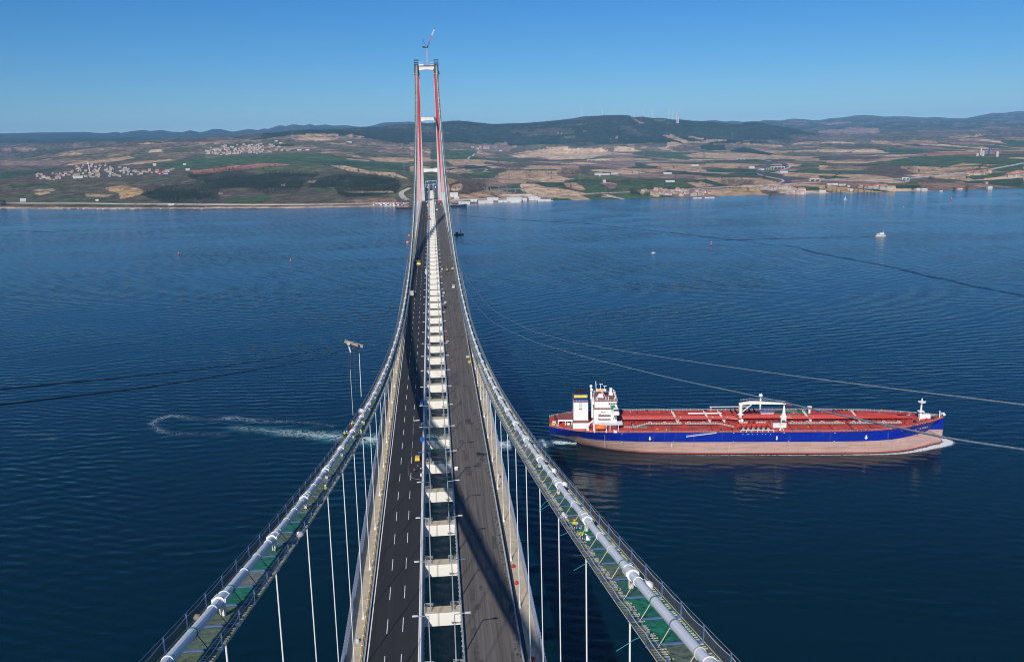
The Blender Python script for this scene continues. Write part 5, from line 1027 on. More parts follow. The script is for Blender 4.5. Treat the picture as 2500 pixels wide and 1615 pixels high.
# ================================================================ TERRAIN
def yh(px): return 329.1 - .01925 * (px - 1250)
CX, CY = CAMP[0], CAMP[1]
PXS = np.array([-500, -200, 0, 250, 500, 750, 1000, 1250, 1500, 1750, 2000, 2250, 2500, 2750, 3000], float)
def tpx(px):
    d = ray(px, yh(px)); return d[0] / d[1]
TT = np.array([tpx(p) for p in PXS])
SHX = [-2400, -1321, -965, -646, -290, -63, 51, 224, 347, 514, 750, 1008, 1232, 1487, 1782, 2600]
SHY = [2900, 2557, 2413, 2310, 2222, 2203, 2185, 2194, 2215, 2185, 2180, 2195, 2185, 2190, 2236, 2300]
def shore(X): return np.interp(X, SHX, SHY)
def col(kind, *v):  # values at px 0..2500 step 250 -> 15 columns
    v = list(v); v = [v[0], v[0]] + v + [v[-1], v[-1]]; return kind, v
def rowz(Y, kind, v):
    out = []
    for p, a in zip(PXS, v):
        if kind == 'z': out.append(a)
        else:
            # height of the point at distance Y seen at image row a
            dd = (a - yh(p)) if True else 0
            q = ray(p, a); t = (Y - CY) / q[1]; out.append(CAMP[2] + t * q[2])
    return out
ROWS = [(2150, *col('z', -6, -6, -6, -6, -6, -6, -6, -6, -6, -6, -6)),
        (2420, *col('z', 3, 3, 8, 9, 16, 4, 5, 5, 5, 5, 5)),
        (2650, *col('z', 6, 8, 14, 16, 40, 8, 6, 6, 6, 6, 6)),
        (2900, *col('z', 14, 20, 30, 28, 52, 18, 7, 7, 8, 8, 9)),
        (3300, *col('z', 38, 48, 52, 52, 50, 16, 8, 8, 10, 12, 16)),
        (4200, *col('z', 55, 66, 68, 74, 52, 18, 10, 10, 12, 22, 34)),
        (5500, *col('y', 398, 385, 371, 367, 380, 396, 392, 386, 382, 372, 366)),
        (7000, *col('y', 388, 364, 345, 336, 356, 372, 372, 366, 358, 346, 342)),
        (8500, *col('y', 372, 352, 343, 326, 332, 342, 330, 340, 347, 335, 330)),
        (10000, *col('y', 360, 350, 345, 318, 303.6, 302, 281, 299, 336, 326, 320)),
        (11500, *col('y', 352, 345, 345, 335, 322, 322, 308, 318, 325, 316, 312)),
        (15000, *col('y', 340, 338, 340, 338, 328, 330, 328, 312, 306, 300, 294)),
        (19000, *col('y', 326, 324, 330, 315, 300, 320, 320, 312, 296, 290, 278)),
        (23000, *col('y', 345, 345, 345, 335, 325, 335, 335, 335, 310, 305, 300))]
RYS = np.array([r[0] for r in ROWS], float)
RZ = np.array([rowz(r[0], r[1], r[2]) for r in ROWS])
A_SK = [(500, 343), (560, 338), (626, 331), (689, 325.6), (731, 320), (794, 317), (857, 313), (888, 310), (905, 311.5), (936, 309.5), (972, 304.6), (1000, 303.6), (1050, 300.4), (1098, 296), (1121, 294.7), (1144, 296.8), (1201, 303), (1228, 302), (1276, 301), (1343, 296), (1396, 290), (1423, 284.7), (1490, 281.5), (1521, 280.8), (1536, 282.5), (1542, 286.7), (1569, 285), (1590, 287.8), (1617, 288), (1647, 292), (1659, 291.3), (1689, 294.5), (1726, 296), (1762, 300), (1800, 305), (1819, 300), (1844, 298.7), (1865, 301.4), (1884, 306.6), (1909, 309.8), (1940, 315.4), (1972, 322.4), (2000, 326.6), (2040, 331)]
B_SK = [(-500, 330), (0, 325.6), (42, 325), (105, 323.5), (210, 322), (231, 324), (256, 325.6), (287, 321.8), (298, 324.5), (325, 320), (356, 317), (369, 320), (398, 317), (419, 321.4), (447, 322.4), (468, 317.8), (489, 323), (500, 321.4), (523, 315), (542, 315.5), (569, 321.8), (609, 315), (632, 317.8), (647, 314), (657, 315), (685, 306), (701, 307.8), (718, 303.6), (745, 306.7), (759, 302), (771, 306.7), (796, 303.6), (815, 306.7), (846, 305.7), (877, 309.4), (894, 309.4), (919, 304.6), (936, 299.4), (961, 298.3), (1000, 296.8), (1040, 300), (1100, 312), (1650, 312), (1726, 294.7), (1745, 293.6), (1771, 297), (1787, 295), (1815, 297.8), (1836, 295.7), (1854, 296), (1865, 293), (1905, 294.5), (1936, 290), (1961, 291), (1982, 293.4), (2000, 293), (2025, 288.8), (2057, 286.7), (2084, 282), (2111, 280.8), (2130, 282), (2157, 284.6), (2182, 284), (2214, 284), (2235, 286), (2262, 287.3), (2284, 285.7), (2319, 289), (2356, 288.8), (2388, 282.5), (2420, 276), (2451, 275.6), (2482, 271.4), (2500, 271.6), (2700, 268), (3000, 275)]
def sk_z(T, t, Y):
    tt = [tpx(a) for a, _ in T]; zz = []
    for a, y in T:
        q = ray(a, y); zz.append(CAMP[2] + (Y - CY) / q[1] * q[2])
    return np.interp(t, tt, zz)
def vnoise(x, y, seed=0):
    xi = np.floor(x).astype(np.int64); yi = np.floor(y).astype(np.int64); xf = x - xi; yf = y - yi
    def hsh(a, b_): v = (a * 374761393 + b_ * 668265263 + seed * 974711) & 0x7fffffff; v = ((v ^ (v >> 13)) * 1274126177) & 0x7fffffff; return ((v ^ (v >> 16)) & 0xffff) / 65535.0
    u = xf * xf * (3 - 2 * xf); v = yf * yf * (3 - 2 * yf)
    return (hsh(xi, yi) * (1 - u) + hsh(xi + 1, yi) * u) * (1 - v) + (hsh(xi, yi + 1) * (1 - u) + hsh(xi + 1, yi + 1) * u) * v
def fbm(x, y, seed=0, o=4): return sum(vnoise(x * 2 ** i, y * 2 ** i, seed + i) * .5 ** (i + 1) for i in range(o)) / (1 - .5 ** o)
def height(X, Y):
    X = np.asarray(X, float); Y = np.asarray(Y, float); t = (X - CX) / (Y - CY)
    ci = np.clip(np.searchsorted(TT, t) - 1, 0, len(TT) - 2); cf = np.clip((t - TT[ci]) / (TT[ci + 1] - TT[ci]), 0, 1); cs = cf * cf * (3 - 2 * cf)
    ri = np.clip(np.searchsorted(RYS, Y) - 1, 0, len(RYS) - 2); rf = np.clip((Y - RYS[ri]) / (RYS[ri + 1] - RYS[ri]), 0, 1)
    def ctl(r): return RZ[r, ci] * (1 - cs) + RZ[r, ci + 1] * cs
    # ridge rows use the traced skylines
    A = sk_z(A_SK, t, 10000.0); B = sk_z(B_SK, t, 19000.0); tA0, tA1 = tpx(480), tpx(2060)
    def rowv(r):
        v = ctl(r); v = np.where((r == 9) & (t > tA0) & (t < tA1), A, v); return np.where(r == 12, B, v)
    z0 = rowv(ri); z1 = rowv(ri + 1); s = rf * rf * (3 - 2 * rf) * .6 + rf * .4; z = z0 * (1 - s) + z1 * s
    amp = np.interp(Y, [2300, 3000, 5000, 7500, 8800, 10000, 10600, 12000, 16000, 19000, 20000], [1, 6, 12, 52, 80, 3, 30, 60, 60, 3, 30])
    amp = amp * np.clip((z - 8) / 40, .05, 1)
    z = z + amp * (.12 - 2.2 * np.abs(fbm(X / 1100, Y / 900, 3, 5) - .5) * 2 + .5 * fbm(X / 350, Y / 300, 5, 3))
    hill = np.exp(-(((X - 55) / 120) ** 2 + ((Y - 2560) / 170) ** 2)) * 30 ; z = z + hill
    cut = np.clip((np.abs(X) - 32) / 22, 0, 1); road = np.interp(Y, [2150, 2300, 3000], [47, 46, 50]); z = np.where((Y > 2230) & (Y < 2900), np.minimum(z, road - 1.0 + 60 * cut), z)
    sd_ = Y - shore(X) + 8 * (fbm(X / 60, Y * 0, 9, 3) - .5); f = np.clip(sd_ / 130, 0, 1); z = np.where(sd_ < 0, -4.0, np.minimum(z, 1.0 + 4.5 * f + np.maximum(z - 5.5, 0) * f * f * (3 - 2 * f)))
    return z
def hz1(x, y): return float(height(np.array([x]), np.array([y]))[0])
def onland(px, py):
    d = ray(px, py); Yv = np.geomspace(2200, 21000, 900); t = (Yv - CY) / d[1]; X = CX + t * d[0]; Z = CAMP[2] + t * d[2]; H = height(X, Yv)
    k = np.nonzero(Z < H)[0]
    if len(k) == 0: return None
    i = max(k[0], 1); a, b_ = (Z - H)[i - 1], (Z - H)[i]; f = a / (a - b_) if a > b_ else 0
    y = Yv[i - 1] + (Yv[i] - Yv[i - 1]) * f; x = CX + (y - CY) / d[1] * d[0]; return Vector((x, y, hz1(x, y)))
NX, NY = 1350, 500
tg = np.linspace(tpx(-160), tpx(2660), NX); Yg = np.concatenate([np.linspace(2160, 2320, 24), np.geomspace(2328, 7000, 290), np.geomspace(7040, 22500, NY - 314)])
TG, YG = np.meshgrid(tg, Yg); XG = CX + TG * (YG - CY); ZG = height(XG, YG)
# image row/column of each terrain point, only used to carry the traced outlines of fields and woods into world space
def project(X, Y, Z):
    dx, dy, dz = X - CAMP[0], Y - CAMP[1], Z - CAMP[2]; zz = dx * _f[0] + dy * _f[1] + dz * _f[2]
    return 1250 + FPX * (dx * _r[0] + dy * _r[1] + dz * _r[2]) / zz, 807.5 - FPX * (dx * _u[0] + dy * _u[1] + dz * _u[2]) / zz
PX, PY = project(XG, YG, ZG)
C = {'green': (.050, .086, .038), 'dgreen': (.034, .066, .036), 'lgreen': (.085, .105, .045), 'tan': (.34, .235, .145), 'ltan': (.42, .305, .195), 'brown': (.19, .125, .09), 'mauve': (.19, .135, .11), 'scrub': (.105, .088, .062), 'wood': (.020, .034, .020), 'bare': (.085, .068, .058), 'sand': (.36, .27, .20), 'road': (.42, .38, .32), 'tar': (.06, .06, .07), 'soil': (.30, .14, .09), 'yellow': (.36, .25, .12), 'village': (.17, .13, .11), 'olive': (.075, .08, .045)}
pal = np.array([C[k] for k in ('tan', 'green', 'lgreen', 'brown', 'olive', 'mauve', 'scrub', 'tan', 'dgreen', 'ltan')])
# base: patchwork of fields on the plain
cs = 1.0
U = XG / 230 + .5 * fbm(XG / 400, YG / 400, 21, 2); V = YG / 330 + .5 * fbm(XG / 500, YG / 300, 22, 2)
bx, by = np.floor(U), np.floor(V); best = np.full(XG.shape, 9.0); idn = np.zeros(XG.shape, np.int64); sec = np.full(XG.shape, 9.0)
for ox in (-1, 0, 1):
    for oy in (-1, 0, 1):
        qx, qy = bx + ox, by + oy; hh = ((qx * 7919 + qy * 104729) % 1000003).astype(np.int64); hh = (hh * 48271 + 12345) % 1000003
        jx = (hh % 997) / 997; jy = (hh // 997 % 997) / 997; d = np.abs(U - qx - jx) + .8 * np.abs(V - qy - jy) + .3 * np.maximum(np.abs(U - qx - jx), np.abs(V - qy - jy))
        m = d < best; sec = np.where(m, best, np.minimum(sec, d)); best = np.where(m, d, best); idn = np.where(m, hh, idn)
COLR = pal[idn % len(pal)]
edge = (sec - best) < .07; n1_ = fbm(XG / 60, YG / 60, 5, 3); n2_ = fbm(XG / 350, YG / 350, 8, 4); n3_ = fbm(XG / 140, YG / 110, 15, 4)
COLR = np.where((edge & (n1_ > .45))[..., None], np.array(C['bare']), COLR)
# left slope: scrub and olive
def mixc(mask, c, a=1.0): 
    global COLR
    COLR = np.where(mask[..., None], COLR * (1 - a) + np.array(c) * a, COLR)
left = (PX < 1000)
mixc(left & (PY > 395), C['scrub']); mixc(left & (PY > 395) & (n3_ > .52), C['olive']); mixc(left & (PY > 395) & (n3_ < .42), C['bare'])
mixc(left & (PY <= 395) & (n3_ > .46), C['olive'], .8); mixc(left & (PY <= 395) & (n3_ < .42), C['mauve'], .7)
# high ground: woods, heath
hgt = (YG > 7300) | ((YG > 6200) & (PX > 1050) & (PX < 1500))
mixc(YG > 6600, C['mauve'], .35); mixc((YG > 7000) & (n2_ > .48), C['olive'], .7)
mixc((PX < 640) & (YG > 6800), C['wood'], .62); mixc((PX < 640) & (YG > 6800) & (n3_ > .6), C['mauve'], .35); mixc((PX > 1900) & (YG > 8000), C['wood'], .6); mixc((PX > 1900) & (YG > 8000) & (n2_ > .58), C['mauve'], .35); mixc((PX > 2200) & (YG > 6800) & (YG <= 8000), C['olive'], .4)
mainw = (YG > 7600) & (PX > 640) & (PX + 260 * (n3_ - .5) + (PY - 325) * 5 < 1985) & (YG < 12000); mixc(mainw, C['wood']); mixc(mainw & (n2_ > .66), C['scrub'], .4)
mixc((YG > 11800), C['wood'], .93); mixc((YG > 10500) & (PX < 600) & (PY < 350), C['wood'], .85); mixc((YG > 11800) & (PX > 1900) & (n3_ > .56), C['mauve'], .4)
def poly(pts, c, z=None, a=1.0, ox=0, oy=0, s=1.0, rag=5.0):
    P = [(ox + x / s, oy + y / s) for x, y in pts]; xs = [p[0] for p in P]; ys = [p[1] for p in P]
    m = (PX > min(xs) - 6) & (PX < max(xs) + 6) & (PY > min(ys) - 4) & (PY < max(ys) + 4)
    i, j = np.nonzero(m)
    if len(i) == 0: return
    x = PX[i, j] + rag * (n1_[i, j] - .5) * 2; y = PY[i, j] + rag * .35 * (n1_[i, j] - .5); ins = np.zeros(len(i), bool); k = len(P) - 1
    for q in range(len(P)):
        x0, y0 = P[q]; x1, y1 = P[k]
        if y0 != y1: ins ^= ((y0 > y) != (y1 > y)) & (x < (x1 - x0) * (y - y0) / (y1 - y0) + x0)
        k = q
    i, j = i[ins], j[ins]; COLR[i, j] = COLR[i, j] * (1 - a) + np.array(C[c]) * a
L1 = dict(oy=270, s=4.768); L2 = dict(ox=500, oy=270, s=4.768); R3 = dict(ox=1050, oy=270, s=4.768); R4 = dict(ox=1500, oy=250, s=4.768); R5 = dict(ox=2000, oy=250, s=4.768)
for pts, c, k in [
    ([(720, 640), (900, 600), (1200, 570), (1500, 530), (1560, 550), (1350, 590), (1000, 625)], 'tan', L1), ([(1350, 640), (1650, 590), (2010, 560), (2000, 580), (1700, 615)], 'tan', L1), ([(1750, 460), (1870, 450), (1900, 480), (1730, 490)], 'ltan', L1),
    ([(680, 500), (860, 490), (980, 505), (850, 515)], 'tan', L1), ([(1550, 385), (1900, 368), (2080, 375), (1700, 392)], 'tan', L1), ([(0, 440), (260, 420), (480, 450), (200, 470)], 'mauve', L1), ([(0, 580), (500, 590), (900, 560), (700, 640), (0, 640)], 'mauve', L1),
    ([(0, 720), (300, 700), (840, 650), (900, 640), (600, 700), (300, 760), (0, 800)], 'dgreen', L1), ([(1500, 640), (2000, 600), (2384, 540), (2384, 690), (2100, 680), (1800, 640)], 'green', L1),
    ([(2200, 700), (2384, 690), (2384, 745), (2250, 740)], 'soil', L1), ([(1230, 900), (1380, 870), (1500, 880), (1700, 930), (1640, 980), (1400, 1030), (1380, 960), (1260, 930)], 'yellow', L1), ([(1000, 970), (1330, 975), (1250, 1005), (1000, 1000)], 'tan', L1),
    ([(640, 1060), (860, 1040), (1000, 1060), (700, 1070)], 'green', L1), ([(1150, 1095), (2384, 1100), (2384, 1115), (1150, 1110)], 'green', L1), ([(0, 1120), (2384, 1128), (2384, 1142), (0, 1142)], 'sand', L1), ([(0, 1092), (600, 1100), (600, 1118), (0, 1120)], 'olive', L1),
    ([(400, 960), (560, 940), (600, 955), (450, 985)], 'tan', L1), ([(100, 880), (500, 850), (600, 870), (200, 900)], 'dgreen', L1), ([(380, 925), (620, 905), (640, 930), (420, 935)], 'sand', L1),
    ([(0, 560), (300, 530), (1100, 495), (1650, 530), (2000, 580), (2384, 610), (2384, 745), (1900, 690), (1480, 640), (900, 620), (400, 620), (0, 670)], 'green', L2), ([(1100, 600), (1650, 590), (2384, 650), (2384, 700), (1900, 650)], 'dgreen', L2),
    ([(0, 690), (300, 650), (680, 612), (1000, 625), (900, 640), (690, 640), (660, 660), (400, 690), (0, 740)], 'soil', L2), ([(500, 720), (690, 650), (1380, 645), (1400, 690), (1300, 735), (800, 730)], 'lgreen', L2), ([(1470, 640), (1640, 640), (1900, 700), (2200, 720), (2384, 800), (2384, 830), (2100, 760), (1700, 710)], 'ltan', L2),
    ([(1900, 550), (2000, 540), (2384, 550), (2384, 610), (2000, 590)], 'tan', L2), ([(1650, 555), (1900, 575), (1930, 590), (1650, 570)], 'tan', L2), ([(1300, 490), (1430, 478), (1600, 485), (1400, 500)], 'tan', L2),
    ([(1000, 290), (1300, 270), (1560, 275), (1560, 295), (1200, 300)], 'tan', L2), ([(1030, 345), (1120, 315), (1580, 315), (1560, 335), (1370, 350)], 'tan', L2), ([(1650, 290), (1720, 270), (1740, 300), (1650, 305)], 'tan', L2), ([(1750, 292), (1890, 295), (1880, 312), (1780, 310)], 'tan', L2), ([(1460, 372), (1640, 375), (1640, 395), (1480, 392)], 'tan', L2),
    ([(1990, 310), (2130, 312), (2130, 330), (2000, 325)], 'tan', L2), ([(1780, 222), (1980, 225), (1950, 235), (1780, 232)], 'soil', L2), ([(1150, 245), (2384, 205), (2384, 400), (1900, 320), (1700, 250), (1200, 262)], 'wood', L2), ([(720, 390), (1040, 385), (1030, 410), (760, 410)], 'wood', L2), ([(0, 390), (500, 345), (860, 275), (1100, 250), (1000, 285), (700, 330), (300, 360), (0, 400)], 'wood', L2),
    ([(0, 740), (200, 710), (430, 710), (560, 745), (850, 730), (1120, 730), (1330, 740), (1150, 850), (1100, 940), (940, 970), (700, 970), (560, 900), (380, 900), (180, 910), (120, 980), (0, 1000)], 'wood', L2),
    ([(1200, 900), (1240, 790), (1600, 750), (2200, 790), (2290, 860), (2240, 960), (2000, 990), (1600, 1010), (1560, 960), (1500, 900)], 'wood', L2), ([(0, 1000), (130, 1000), (230, 1050), (130, 1075), (0, 1075)], 'wood', L2), ([(1640, 985), (1900, 880), (2200, 850), (2384, 850), (2384, 1080), (1900, 1070)], 'wood', L1), ([(2180, 760), (2384, 745), (2384, 820), (2250, 800)], 'wood', L1),
    ([(230, 1070), (230, 1030), (400, 1000), (780, 975), (790, 1000), (720, 1060), (700, 1085), (330, 1085)], 'green', L2), ([(940, 1005), (1300, 910), (1470, 890), (1490, 915), (1200, 965), (1000, 1010)], 'green', L2), ([(760, 1085), (1000, 1075), (1400, 1060), (1640, 1030), (1620, 1070), (1300, 1085)], 'lgreen', L2), ([(1650, 1040), (2200, 1010), (2240, 1060), (1660, 1070)], 'brown', L2),
    ([(0, 1120), (1200, 1115), (1940, 1100), (2384, 1105), (2384, 1130), (0, 1138)], 'sand', L2), ([(900, 860), (940, 850), (950, 880), (900, 880)], 'sand', L2), ([(150, 950), (210, 960), (200, 980), (150, 970)], 'sand', L2), ([(1200, 820), (1300, 800), (1280, 840), (1210, 840)], 'sand', L2), ([(1600, 935), (2200, 940), (2200, 955), (1700, 960)], 'sand', L2),
    ([(2200, 760), (2384, 800), (2384, 835), (2240, 790)], 'lgreen', L2),
    ([(0, 480), (0, 440), (500, 470), (560, 470), (430, 560), (0, 565)], 'green', R3), ([(470, 420), (880, 365), (960, 440), (780, 480), (620, 470), (520, 450)], 'village', R3), ([(330, 760), (400, 725), (830, 715), (740, 785), (420, 785)], 'green', R3), ([(440, 715), (500, 695), (630, 697), (600, 718)], 'green', R3), ([(650, 700), (680, 680), (890, 690), (880, 712), (660, 712)], 'green', R3), ([(930, 690), (1480, 680), (1470, 705), (930, 712)], 'green', R3),
    ([(760, 760), (890, 700), (1480, 700), (1480, 760), (1200, 780), (800, 782)], 'tan', R3), ([(1020, 690), (1180, 640), (1720, 640), (1740, 690), (1400, 680)], 'tan', R3), ([(960, 500), (1250, 455), (1560, 425), (1700, 440), (2000, 435), (2120, 500), (1850, 560), (1400, 570), (1200, 520), (1100, 500)], 'ltan', R3), ([(2120, 450), (2200, 415), (2384, 430), (2384, 480), (2200, 475)], 'ltan', R3),
    ([(200, 570), (640, 570), (640, 630), (200, 640)], 'tan', R3), ([(1900, 620), (2384, 590), (2384, 640), (2200, 680), (1900, 650)], 'mauve', R3), ([(780, 800), (1150, 800), (1120, 845), (800, 840)], 'tan', R3), ([(1060, 850), (1200, 850), (1450, 890), (1800, 960), (1780, 980), (1200, 1005), (1060, 920)], 'ltan', R3), ([(1200, 845), (1560, 840), (1580, 890), (1380, 895)], 'dgreen', R3), ([(680, 890), (1020, 880), (1010, 925), (690, 935)], 'dgreen', R3),
    ([(1560, 840), (1680, 835), (1850, 920), (1740, 925), (1600, 890)], 'tan', R3), ([(1740, 840), (2000, 850), (2260, 900), (2230, 950), (1830, 960), (1790, 900)], 'green', R3), ([(1990, 850), (2130, 850), (2250, 900), (2100, 910)], 'mauve', R3), ([(2180, 840), (2384, 820), (2384, 930), (2250, 940)], 'green', R3), ([(1280, 1010), (1600, 1020), (1760, 1075), (1450, 1080)], 'dgreen', R3), ([(1620, 1010), (1760, 1000), (1930, 1065), (1800, 1075)], 'tan', R3), ([(1770, 990), (2000, 975), (2280, 1050), (1950, 1065)], 'green', R3), ([(2080, 980), (2384, 960), (2384, 1050), (2200, 1010)], 'green', R3),
    ([(210, 860), (300, 820), (480, 830), (620, 880), (640, 930), (400, 970), (240, 980)], 'bare', R3), ([(240, 870), (340, 840), (380, 890), (300, 940), (240, 930)], 'ltan', R3), ([(0, 600), (200, 590), (270, 640), (0, 670)], 'green', R3), ([(230, 1010), (1440, 1010), (1440, 1095), (240, 1110)], 'village', R3), ([(1340, 430), (1570, 420), (1560, 440), (1400, 450)], 'ltan', R3),
    ([(1540, 170), (1820, 148), (1800, 175), (1640, 172)], 'olive', R3), ([(1750, 235), (1880, 235), (1780, 252)], 'lgreen', R3), ([(1450, 262), (1550, 258), (1540, 268)], 'tan', R3), ([(2090, 330), (2190, 308), (2180, 325), (2100, 338)], 'tan', R3), ([(1510, 318), (1700, 300), (1700, 320)], 'olive', R3),
    ([(200, 175), (350, 245), (300, 250), (230, 200)], 'soil', R4), ([(450, 195), (590, 195), (590, 215), (480, 210)], 'lgreen', R4), ([(550, 378), (690, 378), (700, 395), (900, 460), (1180, 430), (1320, 435), (1300, 445), (1000, 475), (820, 480), (640, 410)], 'tan', R4), ([(820, 390), (1060, 420), (1000, 430), (830, 400)], 'tan', R4), ([(610, 470), (680, 455), (800, 480), (700, 510), (610, 525)], 'tan', R4),
    ([(670, 560), (720, 500), (960, 510), (980, 550), (760, 575)], 'scrub', R4), ([(0, 520), (60, 510), (330, 570), (0, 575)], 'ltan', R4), ([(1400, 465), (1620, 480), (1890, 500), (1870, 515), (1550, 490)], 'tan', R4), ([(830, 610), (1000, 580), (1600, 590), (1700, 620), (2384, 630), (2200, 660), (1300, 660), (900, 640)], 'tan', R4), ([(340, 560), (700, 580), (900, 640), (860, 670), (480, 640), (200, 600)], 'green', R4), ([(970, 520), (1100, 480), (1280, 490), (1300, 560), (1100, 565)], 'wood', R4), ([(1300, 560), (1500, 520), (1860, 600), (1800, 615), (1500, 580)], 'wood', R4),
    ([(100, 760), (300, 730), (520, 740), (480, 765), (200, 770)], 'dgreen', R4), ([(0, 700), (200, 700), (260, 740), (0, 780)], 'mauve', R4), ([(1050, 780), (1200, 770), (1650, 780), (1640, 810), (1300, 820), (1080, 810)], 'dgreen', R4), ([(1080, 830), (1540, 860), (1550, 880), (1250, 870)], 'dgreen', R4), ([(540, 740), (1000, 750), (1050, 790), (800, 800), (560, 780)], 'tan', R4), ([(1040, 870), (1700, 880), (1900, 920), (1880, 945), (1500, 940), (1250, 930)], 'tan', R4),
    ([(0, 990), (60, 930), (300, 930), (900, 960), (870, 1000), (500, 1010), (200, 1020), (100, 1030)], 'green', R4), ([(940, 900), (1080, 895), (1330, 970), (1200, 975)], 'dgreen', R4), ([(840, 930), (940, 930), (1160, 975), (960, 985)], 'tan', R4), ([(0, 1070), (180, 1060), (400, 1110), (470, 1150), (160, 1155), (0, 1110)], 'green', R4), ([(940, 1015), (1650, 990), (1700, 1010), (1730, 1060), (1850, 1090), (1800, 1115), (1400, 1125), (1150, 1080)], 'tan', R4), ([(1220, 1010), (1450, 1000), (1730, 1015), (1700, 1040), (1400, 1035)], 'yellow', R4), ([(1840, 1100), (2100, 1085), (2220, 1105), (1900, 1112)], 'green', R4), ([(2050, 975), (2384, 980), (2384, 1030), (2200, 1020)], 'green', R4), ([(0, 1150), (2384, 1095), (2384, 1112), (0, 1165)], 'sand', R4), ([(2110, 750), (2200, 715), (2384, 730), (2384, 755)], 'green', R4),
    ([(650, 740), (900, 660), (1200, 625), (1700, 625), (2384, 660), (2384, 710), (2100, 730), (1650, 700), (1500, 750), (1100, 750), (800, 760)], 'green', R5), ([(1490, 750), (1650, 710), (1900, 715), (1700, 745)], 'yellow', R5), ([(1540, 745), (1900, 720), (1920, 745), (1650, 755)], 'green', R5), ([(950, 740), (1120, 740), (1500, 755), (1880, 745), (1800, 780), (1500, 800), (1100, 830), (950, 780)], 'tan', R5), ([(1900, 745), (2384, 710), (2384, 790), (2100, 800)], 'green', R5), ([(1700, 860), (2000, 830), (2384, 790), (2384, 800), (2000, 880), (1800, 900)], 'green', R5),
    ([(1250, 595), (1500, 590), (2130, 570), (2100, 600), (1600, 610), (1250, 625)], 'soil', R5), ([(0, 650), (250, 625), (700, 630), (680, 660), (0, 680)], 'bare', R5), ([(70, 685), (600, 680), (850, 650), (820, 675), (500, 710), (100, 705)], 'tan', R5), ([(0, 770), (560, 775), (500, 785), (0, 785)], 'tan', R5), ([(0, 790), (650, 785), (700, 810), (0, 815)], 'green', R5), ([(600, 740), (900, 745), (1150, 840), (900, 850), (500, 800)], 'bare', R5), ([(0, 850), (400, 870), (300, 885), (0, 880)], 'dgreen', R5),
    ([(0, 965), (150, 975), (640, 1030), (900, 1050), (1060, 1070), (700, 1085), (400, 1060), (100, 1030), (0, 1010)], 'yellow', R5), ([(370, 975), (900, 970), (1350, 955), (1380, 990), (900, 1000), (700, 985)], 'dgreen', R5), ([(1400, 915), (1600, 915), (1580, 935), (1380, 930)], 'green', R5), ([(1680, 915), (2384, 880), (2384, 990), (2100, 970), (1900, 940), (1700, 940)], 'dgreen', R5), ([(1050, 1045), (1250, 1050), (1200, 1062), (1060, 1058)], 'green', R5), ([(0, 1100), (700, 1080), (1500, 1060), (2384, 1000), (2384, 1022), (1500, 1070), (0, 1112)], 'sand', R5), ([(1150, 930), (1700, 940), (1900, 1000), (1400, 1030), (1200, 1000)], 'brown', R5),
    ([(340, 290), (700, 300), (700, 350), (350, 375), (250, 340)], 'mauve', R5), ([(0, 330), (180, 310), (350, 330), (200, 360), (0, 360)], 'mauve', R5), ([(0, 240), (260, 232), (400, 236), (100, 262)], 'mauve', R5), ([(0, 480), (600, 480), (1060, 510), (900, 530), (300, 540), (0, 520)], 'olive', R5), ([(1500, 400), (1900, 380), (1900, 400), (1500, 410)], 'tan', R5), ([(600, 440), (800, 450), (850, 475), (600, 470)], 'tan', R5),
]: poly(pts, c, **k)
WM = (np.abs(COLR / np.maximum(COLR.sum(-1, keepdims=True), 1e-6) - np.array(C['wood']) / sum(C['wood'])).sum(-1) < .02) & (YG < 4600) & (PY > 380)
mixc(WM, (.060, .058, .040), .25)
COLR = COLR * 1.48 * (0.45 + 1.1 * fbm(XG / 28, YG / 45, 31, 3))[..., None]; COLR = COLR * np.where((YG > 6500), .7 + .6 * fbm(XG / 160, YG / 200, 41, 4), 1)[..., None]; COLR[..., 0] *= 1.05
def roadline(pts, w, c, k=None):
    if k: pts = [(k.get('ox', 0) + x / k['s'], k.get('oy', 0) + y / k['s']) for x, y in pts]
    return [onland(a, b_) for a, b_ in pts]
terr = bpy.data.meshes.new('land'); vs = np.stack([XG, YG, ZG], -1).reshape(-1, 3)
ii = np.arange((NY) * (NX)).reshape(len(Yg), NX); q = np.stack([ii[:-1, :-1], ii[:-1, 1:], ii[1:, 1:], ii[1:, :-1]], -1).reshape(-1, 4)
terr.vertices.add(len(vs)); terr.vertices.foreach_set('co', vs.ravel()); terr.loops.add(q.size); terr.loops.foreach_set('vertex_index', q.ravel()); terr.polygons.add(len(q)); terr.polygons.foreach_set('loop_start', np.arange(len(q)) * 4); terr.polygons.foreach_set('use_smooth', np.ones(len(q), bool)); terr.update()
ca = terr.color_attributes.new('land_use', 'FLOAT_COLOR', 'POINT'); cc = np.ones((len(vs), 4), np.float32); cc[:, :3] = COLR.reshape(-1, 3); ca.data.foreach_set('color', cc.ravel())
lm = bpy.data.materials.new('land_cover'); lm.use_nodes = True; n = lm.node_tree.nodes; L = lm.node_tree.links; bs = n['Principled BSDF']; bs.inputs['Roughness'].default_value = .95; bs.inputs['Specular IOR Level'].default_value = .1
at = n.new('ShaderNodeVertexColor'); at.layer_name = 'land_use'; tc = n.new('ShaderNodeTexCoord'); nz = n.new('ShaderNodeTexNoise'); nz.inputs['Scale'].default_value = .03; nz.inputs['Detail'].default_value = 6; nz.inputs['Roughness'].default_value = .7; L.new(tc.outputs['Object'], nz.inputs[0])
rp = n.new('ShaderNodeValToRGB'); rp.color_ramp.elements[0].position = .3; rp.color_ramp.elements[1].position = .7; rp.color_ramp.elements[0].color = (.5, .5, .5, 1); rp.color_ramp.elements[1].color = (1.5, 1.5, 1.5, 1)
